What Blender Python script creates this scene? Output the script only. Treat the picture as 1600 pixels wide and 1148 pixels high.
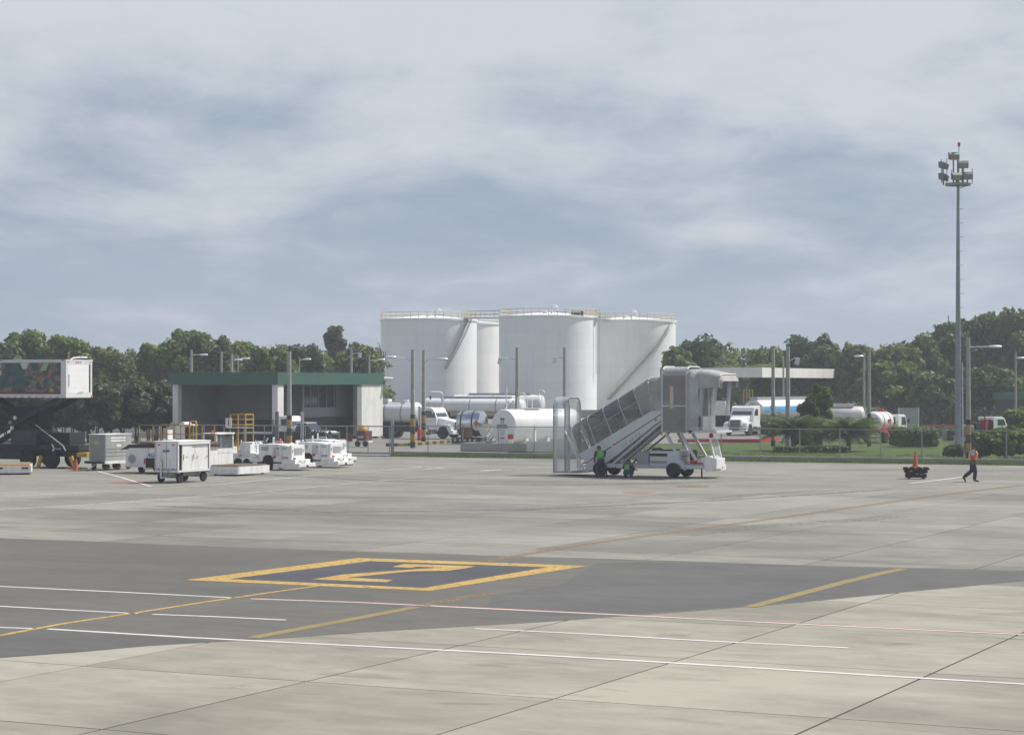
import bpy, bmesh, math, random
import numpy as np
from mathutils import Vector, Matrix

for o in list(bpy.data.objects):
    bpy.data.objects.remove(o)

# ------------------------------------------------------------------ camera, sky, sun, exposure
scn = bpy.context.scene
COL = scn.collection
F, CX, HY, H = 3400.0, 800.0, 601.0, 4.5      # focal length in photo pixels, centre, horizon row, eye height (m)
cam_data = bpy.data.cameras.new("camera")
cam = bpy.data.objects.new("camera", cam_data)
COL.objects.link(cam)
cam.location = (0, 0, H)
cam.rotation_euler = (math.radians(90), 0, 0)
cam_data.sensor_width = 36.0
cam_data.lens = 36.0 * F / 1600.0
cam_data.shift_y = (HY - 574.0) / 1600.0
cam_data.clip_start = 0.5
cam_data.clip_end = 6000
scn.camera = cam

SUN_EL, SUN_AZ = 55.0, 21.0                    # sun stands to the right, 22 degrees beyond the picture plane
a, e = math.radians(SUN_AZ), math.radians(SUN_EL)
sdir = Vector((math.cos(a) * math.cos(e), math.sin(a) * math.cos(e), math.sin(e)))
sun_d = bpy.data.lights.new("sun", "SUN")
sun_d.energy = 5.0
sun_d.angle = math.radians(0.8)
sun_d.color = (1.0, 0.95, 0.87)
sun = bpy.data.objects.new("sun", sun_d)
COL.objects.link(sun)
sun.rotation_euler = sdir.to_track_quat('Z', 'Y').to_euler()

world = bpy.data.worlds.new("World")
scn.world = world
world.use_nodes = True
nt = world.node_tree
for n in list(nt.nodes):
    nt.nodes.remove(n)
W = nt.nodes.new
out = W("ShaderNodeOutputWorld")
bg = W("ShaderNodeBackground")
bg.inputs["Strength"].default_value = 0.1
sky = W("ShaderNodeTexSky")
sky.sky_type = 'NISHITA'
sky.sun_disc = False
sky.sun_elevation = math.radians(SUN_EL)
sky.sun_rotation = math.radians(90 - SUN_AZ)
tc = W("ShaderNodeTexCoord")
sep = W("ShaderNodeSeparateXYZ")
nt.links.new(tc.outputs["Generated"], sep.inputs[0])
def wmath(op, a_, b_=None, c_=None):
    n = W("ShaderNodeMath"); n.operation = op
    for i, v in enumerate((a_, b_, c_)):
        if v is None: continue
        if isinstance(v, (int, float)): n.inputs[i].default_value = v
        else: nt.links.new(v, n.inputs[i])
    return n.outputs[0]
zp = wmath('ADD', wmath('MAXIMUM', sep.outputs[2], 0.0), 0.16)
cx = wmath('DIVIDE', sep.outputs[0], zp)
cy = wmath('DIVIDE', sep.outputs[1], zp)
comb = W("ShaderNodeCombineXYZ")
nt.links.new(cx, comb.inputs[0]); nt.links.new(cy, comb.inputs[1])
def wnoise(scale, detail, rough, dist, off, sx=1.0, sy=1.0):
    mp = W("ShaderNodeMapping")
    mp.inputs["Location"].default_value = off
    mp.inputs["Scale"].default_value = (sx, sy, 1)
    nt.links.new(comb.outputs[0], mp.inputs[0])
    n = W("ShaderNodeTexNoise")
    n.inputs["Scale"].default_value = scale
    n.inputs["Detail"].default_value = detail
    n.inputs["Roughness"].default_value = rough
    n.inputs["Distortion"].default_value = dist
    nt.links.new(mp.outputs[0], n.inputs["Vector"])
    return n.outputs["Fac"]
n1 = wnoise(0.75, 3, 0.45, 0.6, (3.1, 1.7, 0), 0.75, 0.9)
n2 = wnoise(2.3, 9, 0.56, 0.35, (11.3, 2.6, 2), 0.9, 0.62)
n3 = wnoise(1.5, 5, 0.55, 0.8, (-2.2, 9.4, 5), 1.0, 1.0)
n4 = wnoise(5.2, 10, 0.66, 0.2, (1.3, 8.2, 4), 0.75, 0.6)
ramp = W("ShaderNodeValToRGB")
cr = ramp.color_ramp
cr.elements[0].position = 0.30; cr.elements[0].color = (2.95, 3.80, 5.05, 1)
cr.elements[1].position = 0.66; cr.elements[1].color = (4.35, 5.15, 6.4, 1)
nt.links.new(wmath('ADD', wmath('MULTIPLY', n1, .85), wmath('MULTIPLY', n4, .15)), ramp.inputs[0])
# overcast deck is thin: paler and more broken higher up, the same all round the compass
el = wmath('MINIMUM', wmath('MAXIMUM', sep.outputs[2], 0.0), 0.22)
puff = W("ShaderNodeMapRange"); puff.interpolation_type = 'SMOOTHSTEP'
puff.inputs["From Min"].default_value = 0.48; puff.inputs["From Max"].default_value = 0.84
nt.links.new(wmath('ADD', wmath('ADD', wmath('MULTIPLY', n2, .70), wmath('MULTIPLY', n4, .29)), wmath('MULTIPLY', el, 1.75)), puff.inputs["Value"])
pm = W("ShaderNodeMix"); pm.data_type = 'RGBA'
nt.links.new(wmath('MULTIPLY', puff.outputs[0], .80), pm.inputs[0])
nt.links.new(ramp.outputs[0], pm.inputs[6]); pm.inputs[7].default_value = (8.1, 8.45, 8.95, 1)
low = W("ShaderNodeMapRange"); low.interpolation_type = 'SMOOTHSTEP'      # paler air along the horizon
low.inputs["From Min"].default_value = 0.0; low.inputs["From Max"].default_value = 0.036
low.inputs["To Min"].default_value = 0.5; low.inputs["To Max"].default_value = 0.0
nt.links.new(el, low.inputs["Value"])
cl0 = W("ShaderNodeMix"); cl0.data_type = 'RGBA'
nt.links.new(low.outputs[0], cl0.inputs[0]); nt.links.new(pm.outputs[2], cl0.inputs[6]); cl0.inputs[7].default_value = (5.5, 6.2, 6.9, 1)
cl = W("ShaderNodeVectorMath"); cl.operation = 'SCALE'; cl.inputs["Scale"].default_value = 0.78
nt.links.new(cl0.outputs[2], cl.inputs[0])
gap = W("ShaderNodeMapRange")
gap.inputs["From Min"].default_value = 0.645; gap.inputs["From Max"].default_value = 0.74
gap.inputs["To Min"].default_value = 0.96; gap.inputs["To Max"].default_value = 0.12
# the deck breaks up overhead, where it is not seen edge-on
hi = W("ShaderNodeMapRange"); hi.inputs["From Min"].default_value = 0.05; hi.inputs["From Max"].default_value = 0.60; hi.inputs["To Min"].default_value = -0.10; hi.inputs["To Max"].default_value = 0.26
nt.links.new(sep.outputs[2], hi.inputs["Value"])
nt.links.new(wmath('ADD', n3, hi.outputs[0]), gap.inputs["Value"])
mixw = W("ShaderNodeMix"); mixw.data_type = 'RGBA'
nt.links.new(gap.outputs[0], mixw.inputs[0])
nt.links.new(sky.outputs[0], mixw.inputs[6]); nt.links.new(cl.outputs[0], mixw.inputs[7])
nt.links.new(mixw.outputs[2], bg.inputs["Color"])
nt.links.new(bg.outputs[0], out.inputs["Surface"])

vs = scn.view_settings
vs.view_transform = 'Standard'; vs.look = 'None'; vs.exposure = 0.18; vs.gamma = 1.0; vs.use_curve_mapping = False
scn.render.engine = 'CYCLES'
scn.cycles.use_denoising = True
scn.cycles.max_bounces = 8
scn.cycles.transparent_max_bounces = 24
scn.cycles.volume_bounces = 0
scn.cycles.caustics_reflective = False
scn.cycles.caustics_refractive = False

# ------------------------------------------------------------------ helpers
GA = 26.0
RZ = -math.radians(GA)             # airport grid: local x runs right and nearer, local y right and away
VV = Vector((math.cos(RZ), math.sin(RZ), 0)); UU = Vector((-math.sin(RZ), math.cos(RZ), 0))
def G(px, py, z=0.0):              # point of the ground that the photograph shows at a pixel
    d = F * H / (py - HY)
    return Vector(((px - CX) / F * d, d, z))
def at(px, d, z=0.0):
    return Vector(((px - CX) / F * d, d, z))
def zat(py, d):
    return H - (py - HY) / F * d
rnd = random.Random(7)

MATS = {}
def M(name, col=(.5, .5, .5), rough=.6, metal=0.0, var=.06, scale=2.5, dirt=0.0, emit=None, alpha=None, trans=None, bump=0.0, spec=.4, coat=0.0):
    if name in MATS: return MATS[name]
    m = bpy.data.materials.new(name); m.use_nodes = True
    t = m.node_tree; N = t.nodes; L = t.links
    b = N["Principled BSDF"]
    b.inputs["Roughness"].default_value = rough; b.inputs["Metallic"].default_value = metal
    b.inputs["Specular IOR Level"].default_value = spec
    if coat: b.inputs["Coat Weight"].default_value = coat
    tcn = N.new("ShaderNodeTexCoord")
    nz = N.new("ShaderNodeTexNoise"); nz.inputs["Scale"].default_value = scale; nz.inputs["Detail"].default_value = 6; nz.inputs["Roughness"].default_value = .6
    L.new(tcn.outputs["Object"], nz.inputs["Vector"])
    rp = N.new("ShaderNodeValToRGB")
    rp.color_ramp.elements[0].position = .3; rp.color_ramp.elements[1].position = .7
    lo = tuple(max(0, c * (1 - var * 1.6)) for c in col); hi = tuple(min(1, c * (1 + var)) for c in col)
    rp.color_ramp.elements[0].color = (*lo, 1); rp.color_ramp.elements[1].color = (*hi, 1)
    L.new(nz.outputs["Fac"], rp.inputs[0])
    cur = rp.outputs[0]
    if dirt:
        n2_ = N.new("ShaderNodeTexNoise"); n2_.inputs["Scale"].default_value = scale * .7; n2_.inputs["Detail"].default_value = 8; n2_.inputs["Roughness"].default_value = .7
        mp = N.new("ShaderNodeMapping"); mp.inputs["Scale"].default_value = (1.7, 1.7, .35); mp.inputs["Location"].default_value = (3, 5, 1)
        L.new(tcn.outputs["Object"], mp.inputs[0]); L.new(mp.outputs[0], n2_.inputs["Vector"])
        mr = N.new("ShaderNodeMapRange"); mr.inputs["From Min"].default_value = .48; mr.inputs["From Max"].default_value = .75
        mr.inputs["To Max"].default_value = dirt
        L.new(n2_.outputs["Fac"], mr.inputs["Value"])
        mx = N.new("ShaderNodeMix"); mx.data_type = 'RGBA'
        mx.inputs[7].default_value = (.16, .13, .10, 1)
        L.new(mr.outputs[0], mx.inputs[0]); L.new(cur, mx.inputs[6]); cur = mx.outputs[2]
    L.new(cur, b.inputs["Base Color"])
    if bump:
        bp = N.new("ShaderNodeBump"); bp.inputs["Strength"].default_value = bump; bp.inputs["Distance"].default_value = .05
        L.new(nz.outputs["Fac"], bp.inputs["Height"]); L.new(bp.outputs[0], b.inputs["Normal"])
    if emit:
        b.inputs["Emission Color"].default_value = (*emit[0], 1); b.inputs["Emission Strength"].default_value = emit[1]
    if alpha is not None:
        b.inputs["Alpha"].default_value = alpha
    if trans is not None:
        b.inputs["Transmission Weight"].default_value = trans
    MATS[name] = m
    return m

white = M("white_paint", (.77, .77, .765), .38, var=.04, dirt=.42, scale=2.6)
whitec = M("white_cab_paint", (.78, .785, .79), .28, var=.02, dirt=.18, scale=1.2, coat=.3)
rubber = M("tyre_rubber", (.022, .022, .024), .85, var=.2)
steel = M("galvanised_steel", (.42, .44, .46), .45, .6, var=.12)
greyp = M("grey_paint", (.30, .315, .33), .5, var=.08, dirt=.2)
darkp = M("dark_chassis_paint", (.024, .026, .030), .6, var=.25)
black = M("black_plastic", (.02, .02, .022), .55, var=.2)
redp = M("red_paint", (.45, .03, .035), .45, var=.1, dirt=.15)
redl = M("red_lens", (.50, .02, .03), .25, var=.05)
yel = M("yellow_paint", (.52, .31, .04), .55, var=.12, dirt=.40)
orange = M("orange_cone_plastic", (.46, .11, .04), .55, var=.08, dirt=.15)
glass = M("dark_window_glass", (.03, .045, .05), .06, var=.05, spec=.8)
headl = M("headlamp_glass", (.62, .64, .66), .12, .2, var=.05)
rimm = M("wheel_rim_paint", (.55, .56, .57), .4, .3, var=.1, dirt=.3)
chrome = M("polished_steel", (.62, .64, .67), .16, 1.0, var=.05)
woodb = M("rusty_deck", (.22, .17, .12), .8, var=.3, dirt=.5)

class MB:
    def __init__(s): s.v = []; s.f = []; s.mi = []
    def add(s, vs_, fs, mi=0):
        k = len(s.v); s.v.extend([tuple(p) for p in vs_]); s.f.extend([tuple(i + k for i in f) for f in fs]); s.mi.extend([mi] * len(fs)); return s
    def box(s, x0, x1, y0, y1, z0, z1, mi=0):
        return s.add([(x0, y0, z0), (x1, y0, z0), (x1, y1, z0), (x0, y1, z0), (x0, y0, z1), (x1, y0, z1), (x1, y1, z1), (x0, y1, z1)],
                     [(3, 2, 1, 0), (4, 5, 6, 7), (0, 1, 5, 4), (1, 2, 6, 5), (2, 3, 7, 6), (3, 0, 4, 7)], mi)
    def bar(s, p0, p1, w, h=None, mi=0):          # square bar between two points
        p0, p1 = Vector(p0), Vector(p1); h = h or w
        d = (p1 - p0).normalized(); up = Vector((0, 0, 1)) if abs(d.z) < .95 else Vector((0, 1, 0))
        sx = d.cross(up).normalized(); sz = sx.cross(d).normalized()
        q = []
        for p in (p0, p1):
            for a_, b_ in ((-1, -1), (1, -1), (1, 1), (-1, 1)): q.append(p + sx * (a_ * w / 2) + sz * (b_ * h / 2))
        return s.add(q, [(3, 2, 1, 0), (4, 5, 6, 7), (0, 1, 5, 4), (1, 2, 6, 5), (2, 3, 7, 6), (3, 0, 4, 7)], mi)
    def cyl(s, p0, p1, r0, r1=None, seg=12, cap=True, mi=0):
        p0, p1 = Vector(p0), Vector(p1); r1 = r0 if r1 is None else r1
        d = (p1 - p0).normalized(); up = Vector((0, 0, 1)) if abs(d.z) < .9 else Vector((1, 0, 0))
        a_ = d.cross(up).normalized(); b_ = d.cross(a_)
        q = []
        for p, r in ((p0, r0), (p1, r1)):
            for i in range(seg):
                t = 2 * math.pi * i / seg; q.append(p + a_ * (r * math.cos(t)) + b_ * (r * math.sin(t)))
        fs = [(i, (i + 1) % seg, seg + (i + 1) % seg, seg + i) for i in range(seg)]
        if cap: fs += [tuple(range(seg))[::-1], tuple(range(seg, 2 * seg))]
        return s.add(q, fs, mi)
    def tube(s, pts, r, seg=6, mi=0):
        pts = [Vector(p) for p in pts]; q = []; n = len(pts)
        for k, p in enumerate(pts):
            d = (pts[min(k + 1, n - 1)] - pts[max(k - 1, 0)]).normalized()
            up = Vector((0, 0, 1)) if abs(d.z) < .9 else Vector((0.6, .8, 0))
            a_ = d.cross(up).normalized(); b_ = d.cross(a_)
            rr = r[k] if isinstance(r, (list, tuple)) else r
            for i in range(seg):
                t = 2 * math.pi * i / seg; q.append(p + a_ * (rr * math.cos(t)) + b_ * (rr * math.sin(t)))
        fs = []
        for k in range(n - 1):
            for i in range(seg):
                j = (i + 1) % seg; fs.append((k * seg + i, k * seg + j, (k + 1) * seg + j, (k + 1) * seg + i))
        fs += [tuple(range(seg))[::-1], tuple(range((n - 1) * seg, n * seg))]
        return s.add(q, fs, mi)
    def prism(s, poly, y0, y1, mi=0):             # outline in (x, z) pushed along y
        n = len(poly); q = [(x, y0, z) for x, z in poly] + [(x, y1, z) for x, z in poly]
        fs = [tuple(range(n)), tuple(range(n, 2 * n))[::-1]] + [(i, i + n, (i + 1) % n + n, (i + 1) % n) for i in range(n)]
        return s.add(q, fs, mi)
    def prismx(s, poly, x0, x1, mi=0):            # outline in (y, z) pushed along x
        n = len(poly); q = [(x0, y, z) for y, z in poly] + [(x1, y, z) for y, z in poly]
        fs = [tuple(range(n)), tuple(range(n, 2 * n))[::-1]] + [(i, i + n, (i + 1) % n + n, (i + 1) % n) for i in range(n)]
        return s.add(q, fs, mi)
    def slab(s, poly, z0, z1, mi=0):              # outline in (x, y) pushed along z
        n = len(poly); q = [(p[0], p[1], z0) for p in poly] + [(p[0], p[1], z1) for p in poly]
        fs = [tuple(range(n))[::-1], tuple(range(n, 2 * n))] + [(i, (i + 1) % n, (i + 1) % n + n, i + n) for i in range(n)]
        return s.add(q, fs, mi)
    def lathe(s, prof, seg=24, axis='z', c=(0, 0, 0), sy=1.0, mi=0):   # prof: (radius, along axis)
        q = []; n = len(prof)
        for r, h_ in prof:
            for i in range(seg):
                t = 2 * math.pi * i / seg; u, w = r * math.cos(t), r * math.sin(t) * sy
                if axis == 'z': q.append((c[0] + u, c[1] + w, c[2] + h_))
                elif axis == 'x': q.append((c[0] + h_, c[1] + u, c[2] + w))
                else: q.append((c[0] + u, c[1] + h_, c[2] + w))
        fs = []
        for k in range(n - 1):
            for i in range(seg):
                j = (i + 1) % seg; fs.append((k * seg + i, k * seg + j, (k + 1) * seg + j, (k + 1) * seg + i))
        if prof[0][0] > 1e-4: fs.append(tuple(range(seg))[::-1])
        if prof[-1][0] > 1e-4: fs.append(tuple(range((n - 1) * seg, n * seg)))
        return s.add(q, fs, mi)

def link(name, me, parent=None):
    o = bpy.data.objects.new(name, me); COL.objects.link(o)
    if parent is not None: o.parent = parent
    return o
def part(parent, name, mb, mat, bev=0.0, smooth=None, label=None):
    me = bpy.data.meshes.new(name)
    bm = bmesh.new()
    vs_ = [bm.verts.new(p) for p in mb.v]
    for f, mi in zip(mb.f, mb.mi):
        try:
            fc = bm.faces.new([vs_[i] for i in f]); fc.material_index = mi
        except ValueError: pass
    bmesh.ops.remove_doubles(bm, verts=bm.verts, dist=1e-5)
    bmesh.ops.recalc_face_normals(bm, faces=bm.faces)
    if bev:
        es = [e_ for e_ in bm.edges if len(e_.link_faces) == 2 and e_.calc_face_angle(0) > .5]
        bmesh.ops.bevel(bm, geom=es, offset=bev, segments=2, profile=.6, affect='EDGES', clamp_overlap=True)
    bm.to_mesh(me); bm.free()
    for m in (mat if isinstance(mat, (list, tuple)) else [mat]): me.materials.append(m)
    if smooth is not None:
        me.shade_smooth(); me.set_sharp_from_angle(angle=math.radians(smooth))
    o = link(name, me, parent)
    if label: o["label"] = label
    return o
def tag(o, label, cat, group=None):
    o["label"] = label; o["category"] = cat
    if group: o["group"] = group
    return o
def thing(name, label, cat, loc=(0, 0, 0), rz=0.0, group=None):
    o = bpy.data.objects.new(name, None); COL.objects.link(o)
    o.empty_display_size = .3
    o.location = loc; o.rotation_euler = (0, 0, rz)
    return tag(o, label, cat, group)
def struct(name, mb, mat, label=None, **k):
    o = part(None, name, mb, mat, **k); o["kind"] = "structure"
    if label: o["label"] = label
    return o
def text(parent, name, body, size, loc, rot, mat, sx=1.0, thick=.006, shear=0.0):
    cu = bpy.data.curves.new(name, 'FONT'); cu.body = body; cu.size = size; cu.align_x = 'CENTER'; cu.align_y = 'CENTER'
    cu.extrude = thick; cu.shear = shear; cu.offset = size * .012
    to = bpy.data.objects.new(name, cu); COL.objects.link(to)
    dg = bpy.context.evaluated_depsgraph_get()
    me = bpy.data.meshes.new_from_object(to.evaluated_get(dg))
    bpy.data.objects.remove(to); bpy.data.curves.remove(cu)
    me.name = name; me.materials.clear(); me.materials.append(mat)
    o = link(name, me, parent); o.location = loc; o.rotation_euler = rot; o.scale = (sx, 1, 1)
    return o
FRONT = (math.radians(90), 0, 0)                  # text on a face that looks along local -y
SIDEX = (math.radians(90), 0, math.radians(90))   # text on a face that looks along local +x

WHEEL = {}
def wheel(parent, x, y, r, w, side=-1, hub=None, name='wheel'):
    key = (round(r, 3), round(w, 3))
    if key not in WHEEL:
        t = MB().lathe([(r * .55, -w / 2), (r * .93, -w / 2), (r, -w * .36), (r, w * .36), (r * .93, w / 2), (r * .55, w / 2), (r * .55, -w / 2)], 24, 'y')
        h_ = MB().lathe([(.02, -w * .30), (r * .20, -w * .40), (r * .24, -w * .30), (r * .50, -w * .22), (r * .57, -w * .52), (r * .57, w * .5), (.02, w * .4)], 20, 'y')
        WHEEL[key] = (t, h_)
    t, h_ = WHEEL[key]
    o = part(parent, name, t, rubber, smooth=35); o.location = (x, y, r)
    k = part(o, 'rim', h_, hub or rimm, smooth=35)
    if side > 0: o.rotation_euler = (0, 0, math.pi)
    return o
# ------------------------------------------------------------------ ground materials
def gmat(name, lo, hi, stain=None, stain_amt=.5, s1=.22, s2=1.7, rough=.85, rand=0.0, bump=.15, speck=0.0, s3=.06, wear=None):
    m = bpy.data.materials.new(name); m.use_nodes = True
    t = m.node_tree; N = t.nodes; L = t.links; b = N["Principled BSDF"]
    b.inputs["Roughness"].default_value = rough; b.inputs["Specular IOR Level"].default_value = .25
    geo = N.new("ShaderNodeNewGeometry")
    mpg = N.new("ShaderNodeMapping"); mpg.inputs["Rotation"].default_value = (0, 0, -RZ)
    L.new(geo.outputs["Position"], mpg.inputs[0])
    def nz(sc, det=6, ro=.6, dist=0, stretch=(1, 1, 1), off=(0, 0, 0)):
        mp = N.new("ShaderNodeMapping"); mp.inputs["Scale"].default_value = stretch; mp.inputs["Location"].default_value = off
        L.new(mpg.outputs[0], mp.inputs[0])
        n = N.new("ShaderNodeTexNoise"); n.inputs["Scale"].default_value = sc; n.inputs["Detail"].default_value = det
        n.inputs["Roughness"].default_value = ro; n.inputs["Distortion"].default_value = dist
        L.new(mp.outputs[0], n.inputs["Vector"]); return n.outputs["Fac"]
    def mth(op, p, q=None):
        n = N.new("ShaderNodeMath"); n.operation = op
        for i, v in enumerate((p, q)):
            if v is None: continue
            if isinstance(v, (int, float)): n.inputs[i].default_value = v
            else: L.new(v, n.inputs[i])
        return n.outputs[0]
    big = nz(s1, 5, .55, .4); fine = nz(s2, 8, .68, .3, (.45, 1, 1)); grain = nz(38, 3, .7)
    f = mth('ADD', mth('ADD', mth('MULTIPLY', big, .45), mth('MULTIPLY', fine, .45)), mth('MULTIPLY', grain, .10))
    if rand:
        oi = N.new("ShaderNodeObjectInfo")
        f = mth('ADD', f, mth('MULTIPLY', mth('SUBTRACT', oi.outputs["Random"], .5), rand))
    rp = N.new("ShaderNodeValToRGB")
    rp.color_ramp.elements[0].position = .37; rp.color_ramp.elements[0].color = (*lo, 1)
    rp.color_ramp.elements[1].position = .62; rp.color_ramp.elements[1].color = (*hi, 1)
    L.new(f, rp.inputs[0]); cur = rp.outputs[0]
    if stain:
        sn = nz(s3, 7, .62, .9, (.28, 1, 1), (13, 4, 0))
        mr = N.new("ShaderNodeMapRange"); mr.inputs["From Min"].default_value = .50; mr.inputs["From Max"].default_value = .70; mr.inputs["To Max"].default_value = stain_amt
        L.new(sn, mr.inputs["Value"])
        mx = N.new("ShaderNodeMix"); mx.data_type = 'RGBA'; mx.inputs[7].default_value = (*stain, 1)
        L.new(mr.outputs[0], mx.inputs[0]); L.new(cur, mx.inputs[6]); cur = mx.outputs[2]
        # small oil drips and scuffs
        sn2 = nz(.9, 5, .7, .5, (.35, 1, 1), (3, 41, 0))
        mr2 = N.new("ShaderNodeMapRange"); mr2.inputs["From Min"].default_value = .60; mr2.inputs["From Max"].default_value = .74; mr2.inputs["To Max"].default_value = stain_amt * .7
        L.new(sn2, mr2.inputs["Value"])
        mx2 = N.new("ShaderNodeMix"); mx2.data_type = 'RGBA'; mx2.inputs[7].default_value = (*[c * .7 for c in stain], 1)
        L.new(mr2.outputs[0], mx2.inputs[0]); L.new(cur, mx2.inputs[6]); cur = mx2.outputs[2]
    L.new(cur, b.inputs["Base Color"])
    if wear is not None:            # worn paint: the surface below shows through gaps
        wn = nz(7.0, 9, .72, .3, (.8, 1, 1), (5, 5, 5))
        mr = N.new("ShaderNodeMapRange"); mr.inputs["From Min"].default_value = wear - .10; mr.inputs["From Max"].default_value = wear + .10
        L.new(wn, mr.inputs["Value"]); L.new(mth('SUBTRACT', 1.0, mr.outputs[0]), b.inputs["Alpha"])
    if bump:
        bp = N.new("ShaderNodeBump"); bp.inputs["Strength"].default_value = bump; bp.inputs["Distance"].default_value = .01
        L.new(grain, bp.inputs["Height"]); L.new(bp.outputs[0], b.inputs["Normal"])
    MATS[name] = m
    return m

m_grass = gmat("lawn_grass", (.030, .062, .010), (.070, .112, .021), (.10, .092, .035), .40, s1=.5, s2=3.5, rough=.95, bump=.5, s3=.3)
m_conc = gmat("apron_concrete", (.204, .194, .160), (.322, .306, .256), (.128, .122, .104), .85, rand=.20, s3=.15)
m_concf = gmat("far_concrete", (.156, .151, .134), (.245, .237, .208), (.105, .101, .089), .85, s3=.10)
m_concf2 = gmat("darker_concrete", (.156, .151, .134), (.250, .242, .212), (.105, .101, .089), .85, rand=.22, s3=.12)  # darker concrete tone for the farther slabs
m_joint = gmat("joint_sealant", (.028, .027, .024), (.05, .048, .042), s2=4)
m_asph = gmat("apron_asphalt", (.094, .092, .083), (.132, .128, .116), (.068, .068, .067), .65, s1=.12, s3=.13)
m_asph2 = gmat("sealed_asphalt", (.080, .080, .079), (.110, .109, .106), s1=.3)
m_yard = gmat("yard_asphalt", (.15, .148, .14), (.215, .21, .195), (.10, .10, .095), .4)
m_kerb = gmat("kerb_concrete", (.27, .275, .26), (.40, .40, .37), (.16, .16, .13), .5, s2=2.2)
p_white = gmat("white_line_paint", (.46, .46, .44), (.64, .64, .62), s2=4, wear=.68)
p_whitew = gmat("worn_white_paint", (.40, .40, .38), (.55, .55, .52), s2=4, wear=.56)
p_yel = gmat("yellow_line_paint", (.36, .24, .075), (.47, .32, .108), s1=.5, s2=2, wear=.61)
p_yelw = gmat("worn_yellow_paint", (.19, .155, .075), (.255, .205, .095), s1=.8, s2=1.6)
p_red = gmat("red_line_paint", (.40, .07, .06), (.50, .12, .09), s2=3, wear=.60)
p_redw = gmat("worn_red_paint", (.36, .16, .13), (.42, .22, .18), s2=3, wear=.50)
p_tan = gmat("faded_orange_paint", (.245, .17, .095), (.30, .215, .125), s2=3, wear=.485)

def sheet(name, pts, z, mat, label=None):
    mb = MB(); mb.add([(p[0], p[1], z) for p in pts], [tuple(range(len(pts)))])
    o = struct(name, mb, mat, label)
    if o.data.polygons[0].normal.z < 0: o.data.flip_normals()
    return o
def gpoly(name, px, z, mat, label=None):
    return sheet(name, [G(*p) for p in px], z, mat, label)
def gline(name, px, w, z, mat, label=None):
    """painted stripe of w metres along ground points seen at the given pixels"""
    pts = [G(*p) for p in px]; L_, R_ = [], []
    for i, p in enumerate(pts):
        d = (pts[min(i + 1, len(pts) - 1)] - pts[max(i - 1, 0)]); d.z = 0; d.normalize()
        n = Vector((-d.y, d.x, 0)) * (w / 2); L_.append(p + n); R_.append(p - n)
    mb = MB(); n = len(pts)
    mb.add([(p.x, p.y, z) for p in L_ + R_], [(i, i + 1, n + i + 1, n + i) for i in range(n - 1)])
    o = struct(name, mb, mat, label)
    if o.data.polygons[0].normal.z < 0: o.data.flip_normals()
    return o

# ------------------------------------------------------------------ terrain, apron, slabs
sheet("ground", [(-640, -200), (640, -200), (640, 760), (-640, 760)], -.06, m_grass, "green grass terrain around the airport apron")
FA, FB = G(615, 712), G(1700, 727)          # fence line ends
fdir = (FB - FA).normalized(); fn = Vector((-fdir.y, fdir.x, 0))
apA = FA - fdir * 130 - fn * .9; apB = FB + fdir * 60 - fn * .9
ap = [(-150, -20), (150, -20), (apB.x, apB.y), (apA.x, apA.y)]
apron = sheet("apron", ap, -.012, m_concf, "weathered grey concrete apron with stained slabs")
O = G(865, 1091)
SW, SL = 4.15, 5.10
smesh = None; fmesh = None
jl = []
cnt = 0
cells = []
for i in range(-12, 14):
    for j in range(-3, 16):
        c = O + VV * (SW * (i + .5)) + UU * (SL * (j + .5))
        if not 24 < c.y < 90: continue
        if abs(c.x) > .2353 * c.y + 3.2: continue
        cells.append((i, j, c))
jm = MB()
for i, j, c in cells:
    q = [c + VV * (a_ * SW / 2) + UU * (b_ * SL / 2) for a_, b_ in ((-1, -1), (1, -1), (1, 1), (-1, 1))]
    jm.add([(p.x, p.y, -.008) for p in q], [(0, 1, 2, 3)])
jo = part(apron, "joint_filler", jm, m_joint); jo["kind"] = "structure"
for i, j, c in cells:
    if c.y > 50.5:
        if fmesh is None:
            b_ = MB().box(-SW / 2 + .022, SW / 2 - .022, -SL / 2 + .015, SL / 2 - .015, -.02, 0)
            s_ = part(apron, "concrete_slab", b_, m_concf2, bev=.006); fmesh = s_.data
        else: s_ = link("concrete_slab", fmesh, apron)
    elif smesh is None:
        b_ = MB().box(-SW / 2 + .022, SW / 2 - .022, -SL / 2 + .015, SL / 2 - .015, -.02, 0)
        s_ = part(apron, "concrete_slab", b_, m_conc, bev=.006); smesh = s_.data
    else: s_ = link("concrete_slab", smesh, apron)
    s_.location = (c.x, c.y, rnd.uniform(-.0008, .0008)); s_.rotation_euler = (0, 0, RZ)

# asphalt strip across the stand, feathered edges
gpoly("asphalt_strip", [(-60, 838), (130, 845), (300, 852), (420, 856), (560, 861), (700, 865), (800, 869), (900, 871), (1060, 876), (1180, 880), (1300, 884), (1450, 887), (1660, 893),
                        (1660, 904), (1590, 908), (1500, 917), (1420, 924), (1330, 933), (1240, 942), (1150, 949), (1050, 957), (950, 964), (840, 972), (700, 980), (560, 988), (440, 997), (330, 1003), (230, 1009), (130, 1018), (-60, 1032)],
      .0024, m_asph, "dark grey asphalt strip across the concrete apron")
# skid mark and dark seal along the strip
gpoly("asphalt_patch", [(-60, 989), (70, 987), (200, 993), (330, 1001), (230, 1008), (130, 1017), (-60, 1031)], .0036, m_asph2, "darker sealed corner of the asphalt strip")
gpoly("asphalt_patch", [(930, 880), (1010, 878), (1180, 881.5), (1300, 885.5), (1450, 889), (1640, 894), (1640, 903), (1500, 915), (1330, 931), (1150, 947), (1000, 958), (860, 962), (760, 950), (770, 930), (880, 912)], .0036, m_asph2, "darker sealed part of the asphalt strip right of the number box")

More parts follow.
